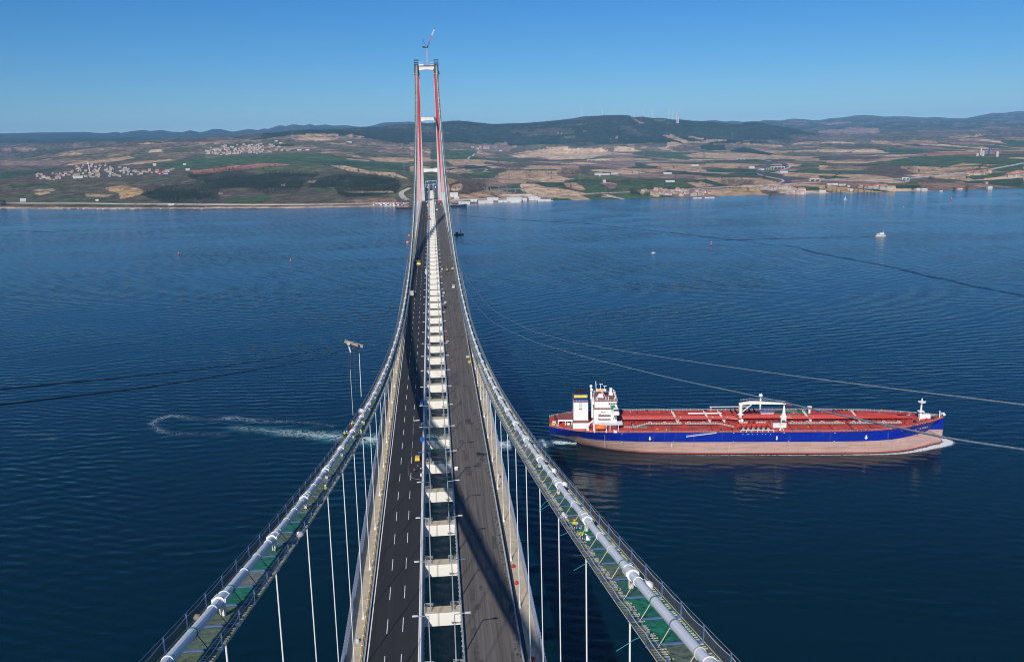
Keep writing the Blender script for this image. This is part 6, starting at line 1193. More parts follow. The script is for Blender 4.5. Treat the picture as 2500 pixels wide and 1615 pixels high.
mm = n.new('ShaderNodeMixRGB'); mm.blend_type = 'MULTIPLY'; mm.inputs[0].default_value = 1; L.new(nz.outputs[0], rp.inputs[0]); L.new(at.outputs[0], mm.inputs[1]); L.new(rp.outputs[0], mm.inputs[2]); L.new(mm.outputs[0], bs.inputs['Base Color'])
bp = n.new('ShaderNodeBump'); bp.inputs['Distance'].default_value = 18; bp.inputs['Strength'].default_value = .8; L.new(nz.outputs[0], bp.inputs['Height']); L.new(bp.outputs[0], bs.inputs['Normal'])
terr.materials.append(lm); lo = bpy.data.objects.new('land', terr); COL.objects.link(lo); lo['kind'] = 'structure'; lo['label'] = 'far shore with fields, slopes and wooded hills'
# ================================================================ ROADS ON LAND
tarm = mat('far_tarmac', (.075, .08, .09), .8, var=.1, scale=.01); dirt = mat('pale_track', (.46, .41, .34), .9, var=.12, scale=.02); conc = mat('pale_concrete', (.48, .46, .42), .8, var=.1, scale=.05)
def strip(name, pts, w, m, label, k=None, lift=1.2, par=None):
    if k: pts = [(k.get('ox', 0) + x / k['s'], k.get('oy', 0) + y / k['s']) for x, y in pts]
    P = [onland(a, b_) for a, b_ in pts]; P = [p for p in P if p is not None]
    Q = cr([(p.x, p.y) for p in P], 8); vs = []
    for i, p in enumerate(Q):
        a, c = Q[max(i - 1, 0)], Q[min(i + 1, len(Q) - 1)]; d = Vector((c[0] - a[0], c[1] - a[1])); 
        if d.length < 1e-3: d = Vector((1, 0))
        d.normalize(); nn = Vector((-d.y, d.x)); z = max(hz1(p[0] + nn.x * o_, p[1] + nn.y * o_) for o_ in (-w, 0, w)) + lift
        for e in (-1, 1): vs.append((p[0] + nn.x * e * w, p[1] + nn.y * e * w, z))
    n_ = len(Q); vv = vs + [(x, y, z - 3 * lift) for x, y, z in vs]; fs = []
    for i in range(n_ - 1):
        a = 2 * i; fs += [(a, a + 1, a + 3, a + 2), (a, a + 2, a + 2 + 2 * n_, a + 2 * n_), (a + 1, a + 1 + 2 * n_, a + 3 + 2 * n_, a + 3)]
    o = MB().add(vv, fs).build(name, m, None, kind='structure', label=label); return o
strip('coast_road', [(0, 1074), (600, 1078), (1200, 1082), (1800, 1088), (2384, 1093)], 9, dirt, 'pale coast road above the left beach', L1)
strip('coast_road', [(0, 1092), (700, 1095), (1400, 1090), (2000, 1078), (2384, 1080)], 9, dirt, 'pale coast road above the beach left of the tower', L2)
strip('dirt_track', [(2384, 905), (2290, 960), (2320, 1020), (2384, 1045)], 8, dirt, 'pale track bending down the slope left of the tower', L2)
strip('coast_road', [(230, 1045), (700, 1030), (1200, 1005), (1700, 975), (2384, 945)], 7, dirt, 'pale straight road behind the right shore', R3)
strip('coast_road', [(0, 1052), (400, 1035), (900, 1008), (1300, 985), (1900, 955), (2384, 930)], 8, conc, 'grey road crossing the right plain', R4)
strip('main_road', [(0, 902), (500, 910), (900, 892), (1300, 862), (1700, 818), (2000, 778), (2384, 706)], 11, conc, 'grey embankment road climbing to the right edge', R5)
strip('main_road', [(430, 905), (800, 930), (1020, 925), (1000, 905)], 6, conc, 'slip road below the embankment on the right', R5)
strip('motorway', [(1650, 690), (1850, 690), (1980, 720), (1960, 750), (1850, 775), (1720, 790), (1690, 815), (1720, 835), (1850, 855), (1960, 865), (2010, 890), (2010, 920), (1960, 945)], 14, tarm, 'dark motorway winding through an S bend', R4)
strip('motorway_verge', [(1700, 770), (1670, 815), (1700, 845), (1850, 880), (1950, 900), (1960, 925), (1900, 945)], 5, conc, 'pale slip road beside the motorway bend', R4)
strip('motorway', [(2000, 735), (2060, 740), (1960, 790), (1880, 815)], 6, conc, 'pale side road east of the motorway bend', R4)
strip('motorway', [(0, 692), (500, 690), (1000, 672), (1400, 668), (1650, 660), (1850, 690)], 6, conc, 'thin grey road across the plain', R4)
strip('motorway', [(200, 690), (500, 665), (800, 640), (1300, 620), (1800, 600), (2384, 598)], 12, tarm, 'grey motorway running right from behind the tower', R3)
strip('dirt_track', [(440, 568), (500, 530), (560, 490), (565, 475)], 7, dirt, 'pale road climbing to the village in the wooded valley', R3)
strip('dirt_track', [(2000, 1000), (2180, 1015), (2280, 1050), (2320, 1055)], 4, dirt, 'sandy track between green fields near the shore', R3)
strip('dirt_track', [(0, 1105), (80, 1120), (150, 1150)], 4, dirt, 'sandy track running down to the beach', R4)
strip('motorway', [(700, 628), (1000, 615), (1250, 598)], 7, conc, 'thin pale road at the foot of the far right hills', R5)
strip('dirt_track', [(240, 710), (300, 720), (410, 690), (410, 690)], 6, dirt, 'pale loop road right of the tower', R3)
strip('dirt_track', [(430, 715), (520, 690), (620, 680), (660, 690), (620, 715)], 5, dirt, 'roundabout loop road right of the tower', R3)
# approach road continuing the bridge over land
vs = []; Yr = list(range(2152, 2700, 24)); 
def zroad(Y): return float(np.interp(Y, [2152, 2300, 2700], [zd(2150) , 45.5, 51]))
b = MB(); b.loft([[(-19, y, zroad(y) - .6), (19, y, zroad(y) - .6), (19, y, zroad(y)), (-19, y, zroad(y))] for y in Yr]).build('approach_road', tarm, None, kind='structure', label='dark approach road behind the bridge')
for i, y in enumerate((2160, 2205, 2250)):
    t = empty('viaduct_pier', (0, y, 0), 'concrete pier under the approach road beyond the bridge', 'pier', 'viaduct piers beyond the bridge'); MB().box(-15, -9, -2, 2, -4, zroad(y) - .6).box(9, 15, -2, 2, -4, zroad(y) - .6).build('column', conc, t); MB().box(-17, 17, -2.3, 2.3, zroad(y) - 3, zroad(y) - .62).build('pier_cap', conc, t)
for i, (y, w) in enumerate(((2330, 17), (2480, 17))):
    t = empty('sign_gantry', (0, y, zroad(y)), 'overhead sign gantry on the approach road, %s of two' % ('nearer' if i == 0 else 'farther'), 'sign gantry'); MB().bar((-w, 0, 0), (-w, 0, 8), .9).bar((w, 0, 0), (w, 0, 8), .9).bar((-w, 0, 8), (w, 0, 8), 1).build('frame', steel, t); MB().box(2, 12, -.3, .3, 6, 9.5).build('sign_panel', mat('sign_teal', (.02, .35, .30), .5), t); MB().box(-11, -3, -.3, .3, 6.3, 9).build('sign_panel', mat('sign_teal', (.02, .35, .30), .5), t)
for i, y in enumerate((2170, 2240, 2290, 2380, 2420, 2540)):
    t = empty('far_lorry', (random.uniform(-14, -4) if i % 2 else random.uniform(6, 12), y, zroad(y)), 'far white lorry on the approach road beyond the bridge', 'lorry', 'lorries on the approach road'); MB().box(-1.3, 1.3, -5, 2.5, 1, 4).build('cargo_box', white, t); MB().box(-1.2, 1.2, 2.8, 5, .5, 3).build('cab', white, t)
# ================================================================ TREES
leafc = mat('pine_green', (.012, .030, .016), .9, var=.45, scale=.12, col2=(.024, .046, .022)); bark = mat('bark', (.10, .075, .06), .9); barec = mat('bare_crown', (.10, .078, .068), .95, var=.35, scale=.1, col2=(.15, .12, .105)); oliv = mat('dark_round_green', (.030, .045, .022), .9, var=.3, scale=.2)
def clump(r, n, rs, cone=0.0):
    """ragged crown of small leaf clumps: list of verts and faces"""
    v = []; f = []
    for i in range(n):
        a = rs.uniform(0, 6.283); h = rs.uniform(0, 1); rad = r * (1 - cone * h) * math.sqrt(rs.uniform(.15, 1)) * (math.sin(math.pi * min(.98, h * .85 + .12)) if not cone else 1)
        c = Vector((math.cos(a) * rad, math.sin(a) * rad, h)); s = r * rs.uniform(.28, .5); o = len(v)
        for k in range(4): v.append((c.x + rs.uniform(-s, s), c.y + rs.uniform(-s, s), (c.z, rs.uniform(-.5, .5) * s / max(r, .1))))
        f += [(o, o + 1, o + 2), (o, o + 2, o + 3), (o, o + 3, o + 1), (o + 1, o + 3, o + 2)]
    return v, f
def crown_mb(rs, r, z0, z1, n, cone=0.0):
    v, f = clump(r, n, rs, cone); H = z1 - z0; return MB().add([(x, y, z0 + zz[0] * H + zz[1] * r) for x, y, zz in v], f)
def many(name, m, spots, protos, label):
    V = []; F = []; off = 0; pv = [(np.array(p.v), p.f) for p in protos]
    for (x, y, z, s, k) in spots:
        a = random.uniform(0, 6.28); ca_, sa = math.cos(a) * s, math.sin(a) * s; v, f = pv[k]
        V.append(np.stack([v[:, 0] * ca_ - v[:, 1] * sa + x, v[:, 0] * sa + v[:, 1] * ca_ + y, v[:, 2] * s + z], -1)); F += [tuple(i + off for i in t) for t in f]; off += len(v)
    me = bpy.data.meshes.new(name); me.from_pydata(np.concatenate(V).tolist(), [], F); me.materials.append(m); o = bpy.data.objects.new(name, me); COL.objects.link(o); o['kind'] = 'stuff'; o['label'] = label; return o
rs = random.Random(5)
pines = [crown_mb(rs, 2.6, 1.5, 10, 9, .75) for _ in range(4)]; bares = [crown_mb(rs, 3.4, 0.5, 7.5, 8) for _ in range(4)]; rounds = [crown_mb(rs, 3.0, .5, 6, 8) for _ in range(3)]
iw, jw = np.nonzero(WM)
spots = []; 
sel = rng.choice(len(iw), min(12000, len(iw) * 2), replace=True)
for s_ in sel:
    i, j = iw[s_], jw[s_]; x = XG[i, j] + rng.uniform(-8, 8); y = YG[i, j] + rng.uniform(-9, 9)
    if n3_[i, j] < .40 or n1_[i, j] < .34: continue
    spots.append((x, y, 0, rng.uniform(.75, 1.7), rng.integers(4)))
zz = height(np.array([s[0] for s in spots]), np.array([s[1] for s in spots])); spots = [(s[0], s[1], z, s[3], s[4]) for s, z in zip(spots, zz) if z > 3]
many('pine_wood', leafc, spots, pines, 'dark pine wood covering the left coastal slope')
def scatter(n, cond, smin, smax, np_, clus=None):
    out = []; i, j = np.nonzero(cond)
    if len(i) == 0: return out
    s = rng.choice(len(i), n); x = XG[i[s], j[s]] + rng.uniform(-8, 8, n); y = YG[i[s], j[s]] + rng.uniform(-9, 9, n); z = height(x, y)
    return [(a, b_, c, rng.uniform(smin, smax), rng.integers(np_)) for a, b_, c in zip(x, y, z) if c > 2.5]
vis = (PX > -100) & (PX < 2600)
many('bare_scrub', barec, scatter(8500, vis & left & (YG < 4000) & (PY > 400) & (n3_ < .47) & (PY < 500), .5, 1.2, 4) + scatter(6500, vis & ~left & (YG < 7500) & edge & (n1_ > .45), .6, 1.5, 4) + scatter(900, vis & (PX > 1090) & (PX < 1190) & (PY > 440) & (PY < 475), .8, 1.3, 4)
     + scatter(1300, vis & (PX > 1210) & (PX < 1275) & (PY > 398) & (PY < 416), .7, 1.3, 4) + scatter(900, vis & (PX > 2110) & (PX < 2230) & (PY > 405) & (PY < 430), .8, 1.5, 4) + scatter(600, vis & (PX > 1760) & (PX < 1840) & (PY > 440) & (PY < 452), .7, 1.1, 4)
     + scatter(600, vis & (PX > 1370) & (PX < 1425) & (PY > 411) & (PY < 422), .8, 1.2, 4), bares, 'leafless brown scrub and hedgerows across the far shore')
many('hedge_shrubs', oliv, scatter(4500, vis & (YG < 7000) & (YG > 2300) & (n1_ > .62), .4, 1.0, 3) + scatter(260, vis & (PX > 1538) & (PX < 1590) & (PY > 463 + (PX - 1538) * .28) & (PY < 472 + (PX - 1538) * .28), .8, 1.2, 3) + scatter(260, vis & (PX > 1360) & (PX < 1432) & (PY > 421) & (PY < 426), .8, 1.3, 3), rounds, 'scattered dark green shrubs across the far shore')
many('hill_wood', mat('far_wood_green', (.018, .030, .018), .95, var=.4, scale=.02), [(a_, b_, c_ - 3, d_, e_) for a_, b_, c_, d_, e_ in scatter(9000, mainw & (PX < 2020) & (YG < 10350), 1.6, 3.4, 3)], rounds, 'dark wood cover over the ridge behind the plain')
# separate trees one can tell apart
rs = random.Random(9)
def tree0(kind, m, name):
    t = empty(name, (0, 0, 0), 'x', 'tree'); h = {'pine': 11, 'bare': 9, 'round': 8, 'poplar': 17}[kind]
    MB().cyl((0, 0, -.5), (.2, .1, h * .5), .35, .18, 6).bar((.1, 0, h * .35), (1.2, .4, h * .6), .16).bar((.1, 0, h * .4), (-1.1, -.5, h * .62), .16).bar((.1, 0, h * .45), (.2, 1.2, h * .65), .14).build('trunk', bark, t)
    c = {'pine': crown_mb(rs, 3.0, 2, 11, 40, .7), 'bare': crown_mb(rs, 3.8, 2, 9.5, 40), 'round': crown_mb(rs, 4.0, 1.4, 8.5, 44), 'poplar': crown_mb(rs, 1.9, 2, 18, 44)}[kind]; c.build('crown', m, t); return t
T0 = {'round': tree0('round', oliv, 'round_tree'), 'bare': tree0('bare', barec, 'bare_tree'), 'poplar': tree0('poplar', mat('poplar_grey', (.16, .135, .12), .95, var=.3), 'poplar_tree')}
used = set()
def put(kind, px, py, label, group, s=1.0):
    p = onland(px, py)
    if p is None: return
    if kind not in used: used.add(kind); o = T0[kind]; o.location = p; o['label'] = label; o['group'] = group
    else: o = copy_tree(T0[kind], p, random.uniform(0, 6.28), label, group)
    o.scale = (s, s, s * random.uniform(.9, 1.15)); return o
def P1(k, x, y): return k.get('ox', 0) + x / k['s'], k.get('oy', 0) + y / k['s']
for k, pts, kd, lab, grp, sc in (
    (L2, [(110, 702), (190, 660), (250, 690), (330, 680), (290, 690), (545, 700), (680, 685), (755, 660), (820, 650), (860, 605)], 'round', 'small dark tree among the brown and green fields above the pine wood', 'lone trees above the pine wood', 1.15),
    (L2, [(1535, 682), (1630, 695), (1690, 722), (1730, 722), (1985, 750), (1450, 650), (1395, 655)], 'round', 'dark tree beside the pale field left of the tower', 'trees by the pale field left of the tower', 1.1),
    (L2, [(1788, 725)], 'round', 'largest lone dark tree at the lower edge of the pale field left of the tower', None, 1.9),
    (L1, [(1035, 955), (1115, 955), (905, 930), (950, 910), (885, 935), (830, 965), (1590, 880), (1650, 895), (1680, 895)], 'poplar', 'tall grey poplar on the scrubby slope below the left village', 'poplars on the left slope', .9),
    (L1, [(630, 1035)], 'poplar', 'tall grey poplar standing alone near the left coast road', None, 1.1),
    (L2, [(470, 965), (485, 968), (1625, 1000)], 'poplar', 'pale poplar in the clearing of the pine wood', 'poplars in the pine wood clearing', 1.0),
    (L1, [(20, 1100), (40, 1105), (60, 1102)], 'round', 'dark bushy tree by the beach at the far left edge', 'dark trees at the left beach', 1.7),
    (R3, [(745, 790), (780, 795), (800, 785), (1130, 815), (1150, 770), (1350, 740), (1410, 735), (1380, 745), (1410, 800), (1640, 900), (1700, 820), (1830, 800), (1900, 810), (2280, 830), (2310, 830), (2090, 930), (1240, 655), (1400, 675), (1330, 470), (1630, 485), (1860, 550), (1345, 578), (1160, 578), (1070, 605)], 'bare', 'bare brown tree between the fields right of the tower', 'bare trees on the plain right of the tower', 1.15),
    (R3, [(2340, 960), (2365, 965), (800, 600)], 'round', 'dark cypress like tree near the straight road on the right', 'dark trees by the straight right road', 1.3),
    (R4, [(710, 880), (925, 885), (820, 945), (800, 940), (840, 938), (1065, 915), (585, 960), (1250, 890), (1665, 875), (210, 835), (290, 845), (1480, 890), (1555, 1030), (1815, 1080), (1220, 630), (1290, 600), (690, 775)], 'bare', 'bare brown tree on the plain behind the shore estate', 'bare trees on the plain behind the estate', 1.3),
    (R4, [(1740, 890)], 'round', 'dark square crowned tree near the motorway bend', None, 2.0),
    (R4, [(190, 1050), (200, 1060), (250, 1070), (290, 1080), (130, 930), (165, 930), (1000, 1045), (330, 1030), (480, 1025), (850, 1025), (640, 1015)], 'round', 'dark tree at the edge of the shore estate', 'dark trees around the shore estate', 1.2),
    (R5, [(80, 1000), (1160, 805), (1300, 900), (1325, 900), (1285, 895), (1900, 740), (1930, 745), (1870, 765), (1430, 765), (1090, 1020), (1570, 1020), (1715, 1015), (1720, 885)], 'round', 'dark tree on the fields at the right end of the shore', 'dark trees at the right end of the shore', 1.4),
    (R5, [(350, 1045), (450, 1055), (560, 1065), (640, 1070), (400, 1040), (520, 1050), (600, 1060), (250, 1060), (150, 1055), (200, 1040)], 'bare', 'dark shrub along the right beach', 'shrubs along the right beach', 1.0)):
    for x, y in pts: put(kd, *P1(k, x, y), lab, grp, sc * random.uniform(.85, 1.15))
# ================================================================ HOUSES
tiles = mat('roof_tile', (.38, .15, .09), .8, var=.2, scale=.3); tiles2 = mat('faded_roof_tile', (.42, .24, .17), .8, var=.2, scale=.3); wallw = mat('house_wall_white', (.50, .475, .43), .8, var=.08); wallc = mat('house_wall_cream', (.50, .42, .30), .8, var=.08); wallg = mat('house_wall_grey', (.45, .43, .42), .8, var=.08)
def house0(name, wall, roof, w=9, d=7, h=5.5, flat=False):
    t = empty(name, (0, 0, 0), 'x', 'house')
    MB().box(-w / 2, w / 2, -d / 2, d / 2, -3, h).build('wall', wall, t)
    if flat: MB().box(-w / 2 - .2, w / 2 + .2, -d / 2 - .2, d / 2 + .2, h, h + .4).build('roof', roof, t)
    else: MB().add([(-w / 2 - .5, -d / 2 - .5, h), (w / 2 + .5, -d / 2 - .5, h), (w / 2 + .5, d / 2 + .5, h), (-w / 2 - .5, d / 2 + .5, h), (-w / 2 + 1.5, 0, h + 2.6), (w / 2 - 1.5, 0, h + 2.6)], [(0, 1, 5, 4), (1, 2, 5), (2, 3, 4, 5), (3, 0, 4), (3, 2, 1, 0)]).build('roof', roof, t)
    b = MB()
    for i in range(3): b.box(-w / 2 + 1 + i * 2.7, -w / 2 + 2.2 + i * 2.7, -d / 2 - .04, -d / 2, 1.2, 2.5); b.box(-w / 2 + 1 + i * 2.7, -w / 2 + 2.2 + i * 2.7, -d / 2 - .04, -d / 2, 3.6, 4.9)
    b.build('window', glass, t); return t
H0 = [house0('village_house', wallw, tiles), house0('village_house', wallw, tiles2, 11, 8, 6), house0('village_house', wallc, tiles, 8, 7, 6.5), house0('village_house', wallw, greyc, 10, 8, 6.5, True), house0('village_house', wallg, tiles2, 9, 9, 5)]
hu = set()
def house(k, p, label, group, s=1.0, rz=None):
    rz = random.uniform(-.5, .5) if rz is None else rz
    if k not in hu: hu.add(k); o = H0[k]; o.location = p; o.rotation_euler = (0, 0, rz); o['label'] = label; o['group'] = group
    else: o = copy_tree(H0[k], p, rz, label, group)
    o.scale = (s * random.uniform(.8, 1.35), s * random.uniform(.8, 1.2), s * random.uniform(.65, 1.1)); return o
def village(ptsf, n, label, group, kinds, smin, smax, k):
    c = 0; tries = 0; P = [P1(k, *p) for p in ptsf]; xs = [p[0] for p in P]; ys = [p[1] for p in P]; placed = []
    while c < n and tries < n * 30:
        tries += 1; x, y = random.uniform(min(xs), max(xs)), random.uniform(min(ys), max(ys)); ins = False; j = len(P) - 1
        for q in range(len(P)):
            if (P[q][1] > y) != (P[j][1] > y) and x < (P[j][0] - P[q][0]) * (y - P[q][1]) / (P[j][1] - P[q][1]) + P[q][0]: ins = not ins
            j = q
        if not ins: continue
        p = onland(x, y)
        if p is None or any((p - w_).length < 5 for w_ in placed): continue
        placed.append(p); kd = random.choice(kinds); house(kd, p, label % NMK[kd], group + ', ' + NMK[kd], random.uniform(smin, smax)); c += 1
NMK = ['white walled with red roof', 'white walled with faded roof', 'cream walled with red roof', 'white flat roofed', 'grey walled with faded roof']
village([(330, 790), (480, 740), (640, 730), (850, 690), (880, 640), (1280, 630), (1500, 680), (1560, 710), (2030, 680), (2050, 745), (1800, 740), (1500, 770), (1000, 780), (600, 815)], 135, 'hillside house, %s, in the left village', 'houses of the left village', (0, 1, 1, 0, 3, 4, 4), .95, 1.4, L1)
village([(0, 480), (60, 440), (250, 410), (650, 385), (880, 420), (1000, 450), (980, 470), (760, 490), (500, 520), (260, 530), (0, 510)], 125, 'hilltop house, %s, in the farther left village', 'houses of the hilltop village', (0, 1, 1, 3, 1, 4), 1.05, 1.6, L2)
village([(290, 1060), (330, 1035), (530, 1020), (820, 1020), (960, 1035), (1140, 1060), (1140, 1085), (940, 1095), (620, 1100), (430, 1100)], 50, 'estate house, %s, packed near the beach on the right', 'houses of the beach estate', (0, 2, 2, 3, 0, 1), .95, 1.35, R4)
village([(1770, 990), (2020, 990), (2020, 1010), (1900, 1025), (1770, 1010)], 9, 'new villa, %s, behind the right shore', 'new villas right of the estate', (1, 3, 0), 1.4, 1.8, R4); village([(2000, 1035), (2250, 1045), (2240, 1065), (2000, 1050)], 6, 'new villa, %s, near the right beach', 'new villas by the right beach', (3, 1), 1.4, 1.8, R4)
village([(1700, 840), (2030, 815), (2030, 830), (1720, 865)], 11, 'red roofed row house, %s, on the far right slope', 'row houses on the right slope', (0, 0, 2), 1.7, 2.2, R5); village([(2180, 850), (2384, 820), (2384, 850), (2200, 895)], 18, 'row house, %s, at the right edge', 'row houses at the right edge', (0, 0, 1), 1.6, 2.1, R5)
village([(480, 430), (560, 425), (680, 430), (680, 450), (540, 460)], 12, 'tiny house, %s, in the wooded valley village', 'houses of the valley village', (1, 4, 2), 1.6, 2.4, R3)
def big(px, py, w, d, h, label, cat, name, m, roof=None, pitch=0, rz=0.0, k=None, win=0, group=None):
    if k: px, py = P1(k, px, py)
    p = onland(px, py); w *= .55; d *= .55; h *= .62
    if p is None: return
    t = empty(name, p, label, cat, group, rz); MB().box(-w / 2, w / 2, 0, d, -3, h).build('wall', m, t)
    if pitch: MB().add([(-w / 2 - .5, -.5, h), (w / 2 + .5, -.5, h), (w / 2 + .5, d + .5, h), (-w / 2 - .5, d + .5, h), (-w / 2 - .5, d / 2, h + pitch), (w / 2 + .5, d / 2, h + pitch)], [(0, 1, 5, 4), (1, 2, 5), (2, 3, 4, 5), (3, 0, 4), (3, 2, 1, 0)]).build('roof', roof or m, t)
    else: MB().box(-w / 2 - .4, w / 2 + .4, -.4, d + .4, h, h + .6).build('roof', roof or greyc, t)
    if win:
        nfl = max(1, int(h // 3.2))
        for fl in range(nfl):
            for i in range(win): x = -w / 2 + (i + .5) * w / win; MB().box(x - .9, x + .9, -.05, 0, 1 + fl * 3.2, 2.6 + fl * 3.2).build('window', glass, t)
    else: MB().box(-2.4, 2.4, -.06, 0, 0, 4.5).build('door', greyc, t)
    return t
shed = mat('shed_white', (.60, .59, .57), .6, var=.08); shedr = mat('shed_roof', (.60, .62, .63), .5, var=.1)
for x, y, w, d, h, lb in ((400, 1090, 60, 22, 7, 'long low white shed nearest the tower on the right shore'), (650, 1085, 78, 26, 10, 'long white shed, second from the tower'), (730, 1045, 60, 30, 9, 'grey roofed shed behind the second shore shed'), (980, 1062, 78, 40, 17, 'tallest white industrial hall on the shore'), (990, 1082, 45, 12, 7, 'low white annex in front of the tallest hall'), (1220, 1045, 60, 30, 9, 'white hall with stepped roofs right of the tallest hall'), (1330, 1062, 70, 26, 7, 'low white hall at the right end of the industrial shore'), (1100, 1052, 26, 20, 8, 'small white block between the halls'),
                          (510, 1062, 34, 16, 7, 'small white shed behind the first shore shed'), (280, 1000, 42, 26, 14, 'beige block close beside the tower on the right'), (310, 1028, 26, 14, 6, 'low beige building beside the tower on the right'), (850, 1068, 50, 18, 6, 'low white shed left of the tallest hall'), (1400, 1060, 30, 8, 3, 'white pier building at the water edge'), (1200, 1028, 50, 20, 6, 'grey canopy behind the halls')):
    big(x, y, w, d, h, lb, 'shed', 'industrial_shed', shed, shedr, 3 if h > 5 else 0, random.uniform(-.06, .02), R3)
for x, y, w, d, h, lb, k, rf in ((1260, 595 + 400, 0, 0, 0, '', R4, None),): pass
for x, y, lb in ((490, 1000, 'first'), (560, 1005, 'second'), (590, 1010, 'third'), (640, 1005, 'fourth'), (670, 995, 'fifth')): big(x, y, 22, 16, 13, 'white apartment house with red roof, %s from the left in the shore row' % lb, 'apartment house', 'apartment_house', wallw, tiles, 4, 0, R5, win=5, group='apartment houses on the right shore')
for x, y, lb in ((735, 1018, 'broad white apartment block with red roof, sixth in the shore row'), (815, 1022, 'broad cream apartment block, seventh in the shore row'), (860, 1022, 'last apartment block of the shore row, without red roof')): big(x, y, 28, 18, 17, lb, 'apartment house', 'apartment_house', wallw if 'white' in lb else mat('cream_wall', (.66, .60, .46), .8), tiles if 'red' in lb else greyc, 4 if 'red' in lb else 0, 0, R5, win=6)
for x, y, w, d, h, lb, k in ((1990, 1018, 26, 16, 14, 'white cube house on the beach near the right edge', R5), (1155, 1025, 22, 12, 7, 'white beach house with dark trees, left of two', R5), (1225, 1032, 34, 12, 8, 'white beach house with dark trees, right of two', R5), (1420, 1050, 16, 10, 5, 'tiny white hut on the right beach', R5), (1640, 1015, 30, 12, 6, 'low white villa with red roof on the right beach', R5), (370, 1035, 30, 12, 8, 'white villa with dark windows near the sailing boat', R5), (160, 968, 66, 18, 7, 'long white shed below the embankment road', R5), (270, 970, 40, 10, 5, 'low white shed right of the long shed', R5), (345, 988, 14, 8, 5, 'white hut in the yellow field', R5), (40, 1050, 36, 14, 8, 'white house cluster at the water left of the sailing boat', R5),
    (1975, 770 - 3, 10, 8, 6, 'small pale house below the hilltop', R3), (970, 1128, 46, 10, 4, 'white boat house on the beach in front of the estate', R4), (1110, 1122, 52, 10, 4, 'white jetty house on the beach right of the estate', R4), (1800, 642, 30, 16, 14, 'white cubic house above the left village', L1), (2150, 635, 26, 12, 8, 'white farm shed above the left village', L1), (2185, 698, 32, 14, 10, 'white barn right of the left village', L1), (270, 1060, 34, 14, 12, 'pale house beside the coast road at the far left', L1), (1995, 1105, 30, 10, 5, 'white hut below the coast road on the left', L1), (1130, 1055, 16, 8, 6, 'small white house above the coast road on the left', L1), (885, 382, 44, 20, 10, 'white hall uphill from the hilltop village', L2), (830, 360, 40, 18, 9, 'pale hall at the top of the hilltop village', L2), (1100, 465, 50, 16, 10, 'white barn right of the hilltop village, left of two', L2), (1195, 463, 44, 14, 9, 'white barn right of the hilltop village, right of two', L2), (1680, 372, 70, 20, 9, 'white farm on the upper plateau', L2),
    (820, 475, 46, 18, 14, 'white hall in the wooded valley', R3), (2050, 752, 60, 18, 9, 'long grey shed on the plain right of the tower', R3), (1960, 752, 60, 20, 12, 'pale greenhouse like shed on the plain right of the tower', R3), (2150, 745, 60, 14, 8, 'low white shed right of the greenhouse', R3), (2030, 838, 20, 14, 12, 'small pale house on the plain', R3), (940, 740, 70, 12, 7, 'low white farm sheds on the plain behind the estate', R4), (620, 835, 66, 14, 8, 'pale glasshouse on the plain', R4), (650, 930, 60, 16, 8, 'long pale shed behind the shore estate', R4), (1600, 770, 50, 16, 12, 'pale site office by the motorway', R4), (1725, 795, 30, 18, 10, 'white toll office left of the motorway bend', R4), (1975, 822, 60, 20, 10, 'grey depot right of the motorway bend', R4), (1950, 950, 22, 16, 9, 'dull red block near the right end of the shore', R5)):
    big(x, y, w, d, h, lb, 'house' if 'house' in lb or 'villa' in lb or 'hut' in lb else 'building', 'far_building', mat('dull_brick', (.32, .12, .10), .8) if lb.startswith('dull red') else wallw, tiles if 'red' in lb else shedr, 2.5, 0.0, k, win=0)
for x, y, m, lb, h in ((1880, 615, wallw, 'pale silo of the plant on the right slope, tallest', 34), (1905, 625, wallg, 'grey silo next to the tallest silo', 26), (2070, 632, wallw, 'white silo standing apart at the right', 24), (1840, 625, wallg, 'low grey mound shaped hall at the silos', 12)):
    p = onland(*P1(R5, x, y)); t = empty('silo', p, lb, 'silo'); MB().cyl((0, 0, -3), (0, 0, h), 7 if h < 30 else 5, None, 12).build('tank', m, t); MB().cyl((0, 0, h), (0, 0, h + 4), 7 if h < 30 else 5, 1, 12).build('cap', m, t)
p = onland(*P1(R5, 1985, 610)); t = empty('conveyor', p, 'blue conveyor tower between the silos', 'conveyor'); MB().bar((-5, 0, 0), (-5, 0, 44), 5).build('frame', bluep, t); MB().bar((-5, 0, 42), (40, 0, 4), 3).build('belt', bluep, t)
p = onland(*P1(L1, 1860, 735)); big(*P1(L1, 1860, 740), 26, 12, 13, 'bright red block at the right end of the left village', 'building', 'far_building', red, red, 2); big(*P1(L1, 1930, 738), 34, 12, 7, 'blue roofed shed in the left village', 'building', 'far_building', wallw, bluep, 2); big(*P1(L1, 1405, 715), 30, 12, 8, 'blue sided shed in the middle of the left village', 'building', 'far_building', bluep, shedr, 2); big(*P1(L1, 910, 790), 70, 20, 14, 'large pale hall at the lower edge of the left village', 'building', 'far_building', wallw, shedr, 2)
p = onland(*P1(L1, 1045, 712)); t = empty('water_tower', p, 'slim white water tower in the left village', 'water tower'); MB().cyl((0, 0, -2), (-1.5, 0, 34), 2.2, 1.6, 8).build('shaft', shed, t); MB().cyl((-1.5, 0, 34), (-1.5, 0, 42), 4.5, 5, 10).build('tank', shed, t)
def overpass(x0, x1, y, n, k, label):
    a = onland(*P1(k, x0, y)); c = onland(*P1(k, x1, y)); t = empty('overpass', a, label, 'overpass'); z = 9; d = c - a; d.z = 0
    MB().bar((0, 0, z), (d.x, d.y, z), 14, 2.2).build('deck', shed, t)
    for i in range(n + 1): MB().box(d.x * i / n - 1.5, d.x * i / n + 1.5, d.y * i / n - 6, d.y * i / n + 6, -3, z - 1).build('pier', conc, t)
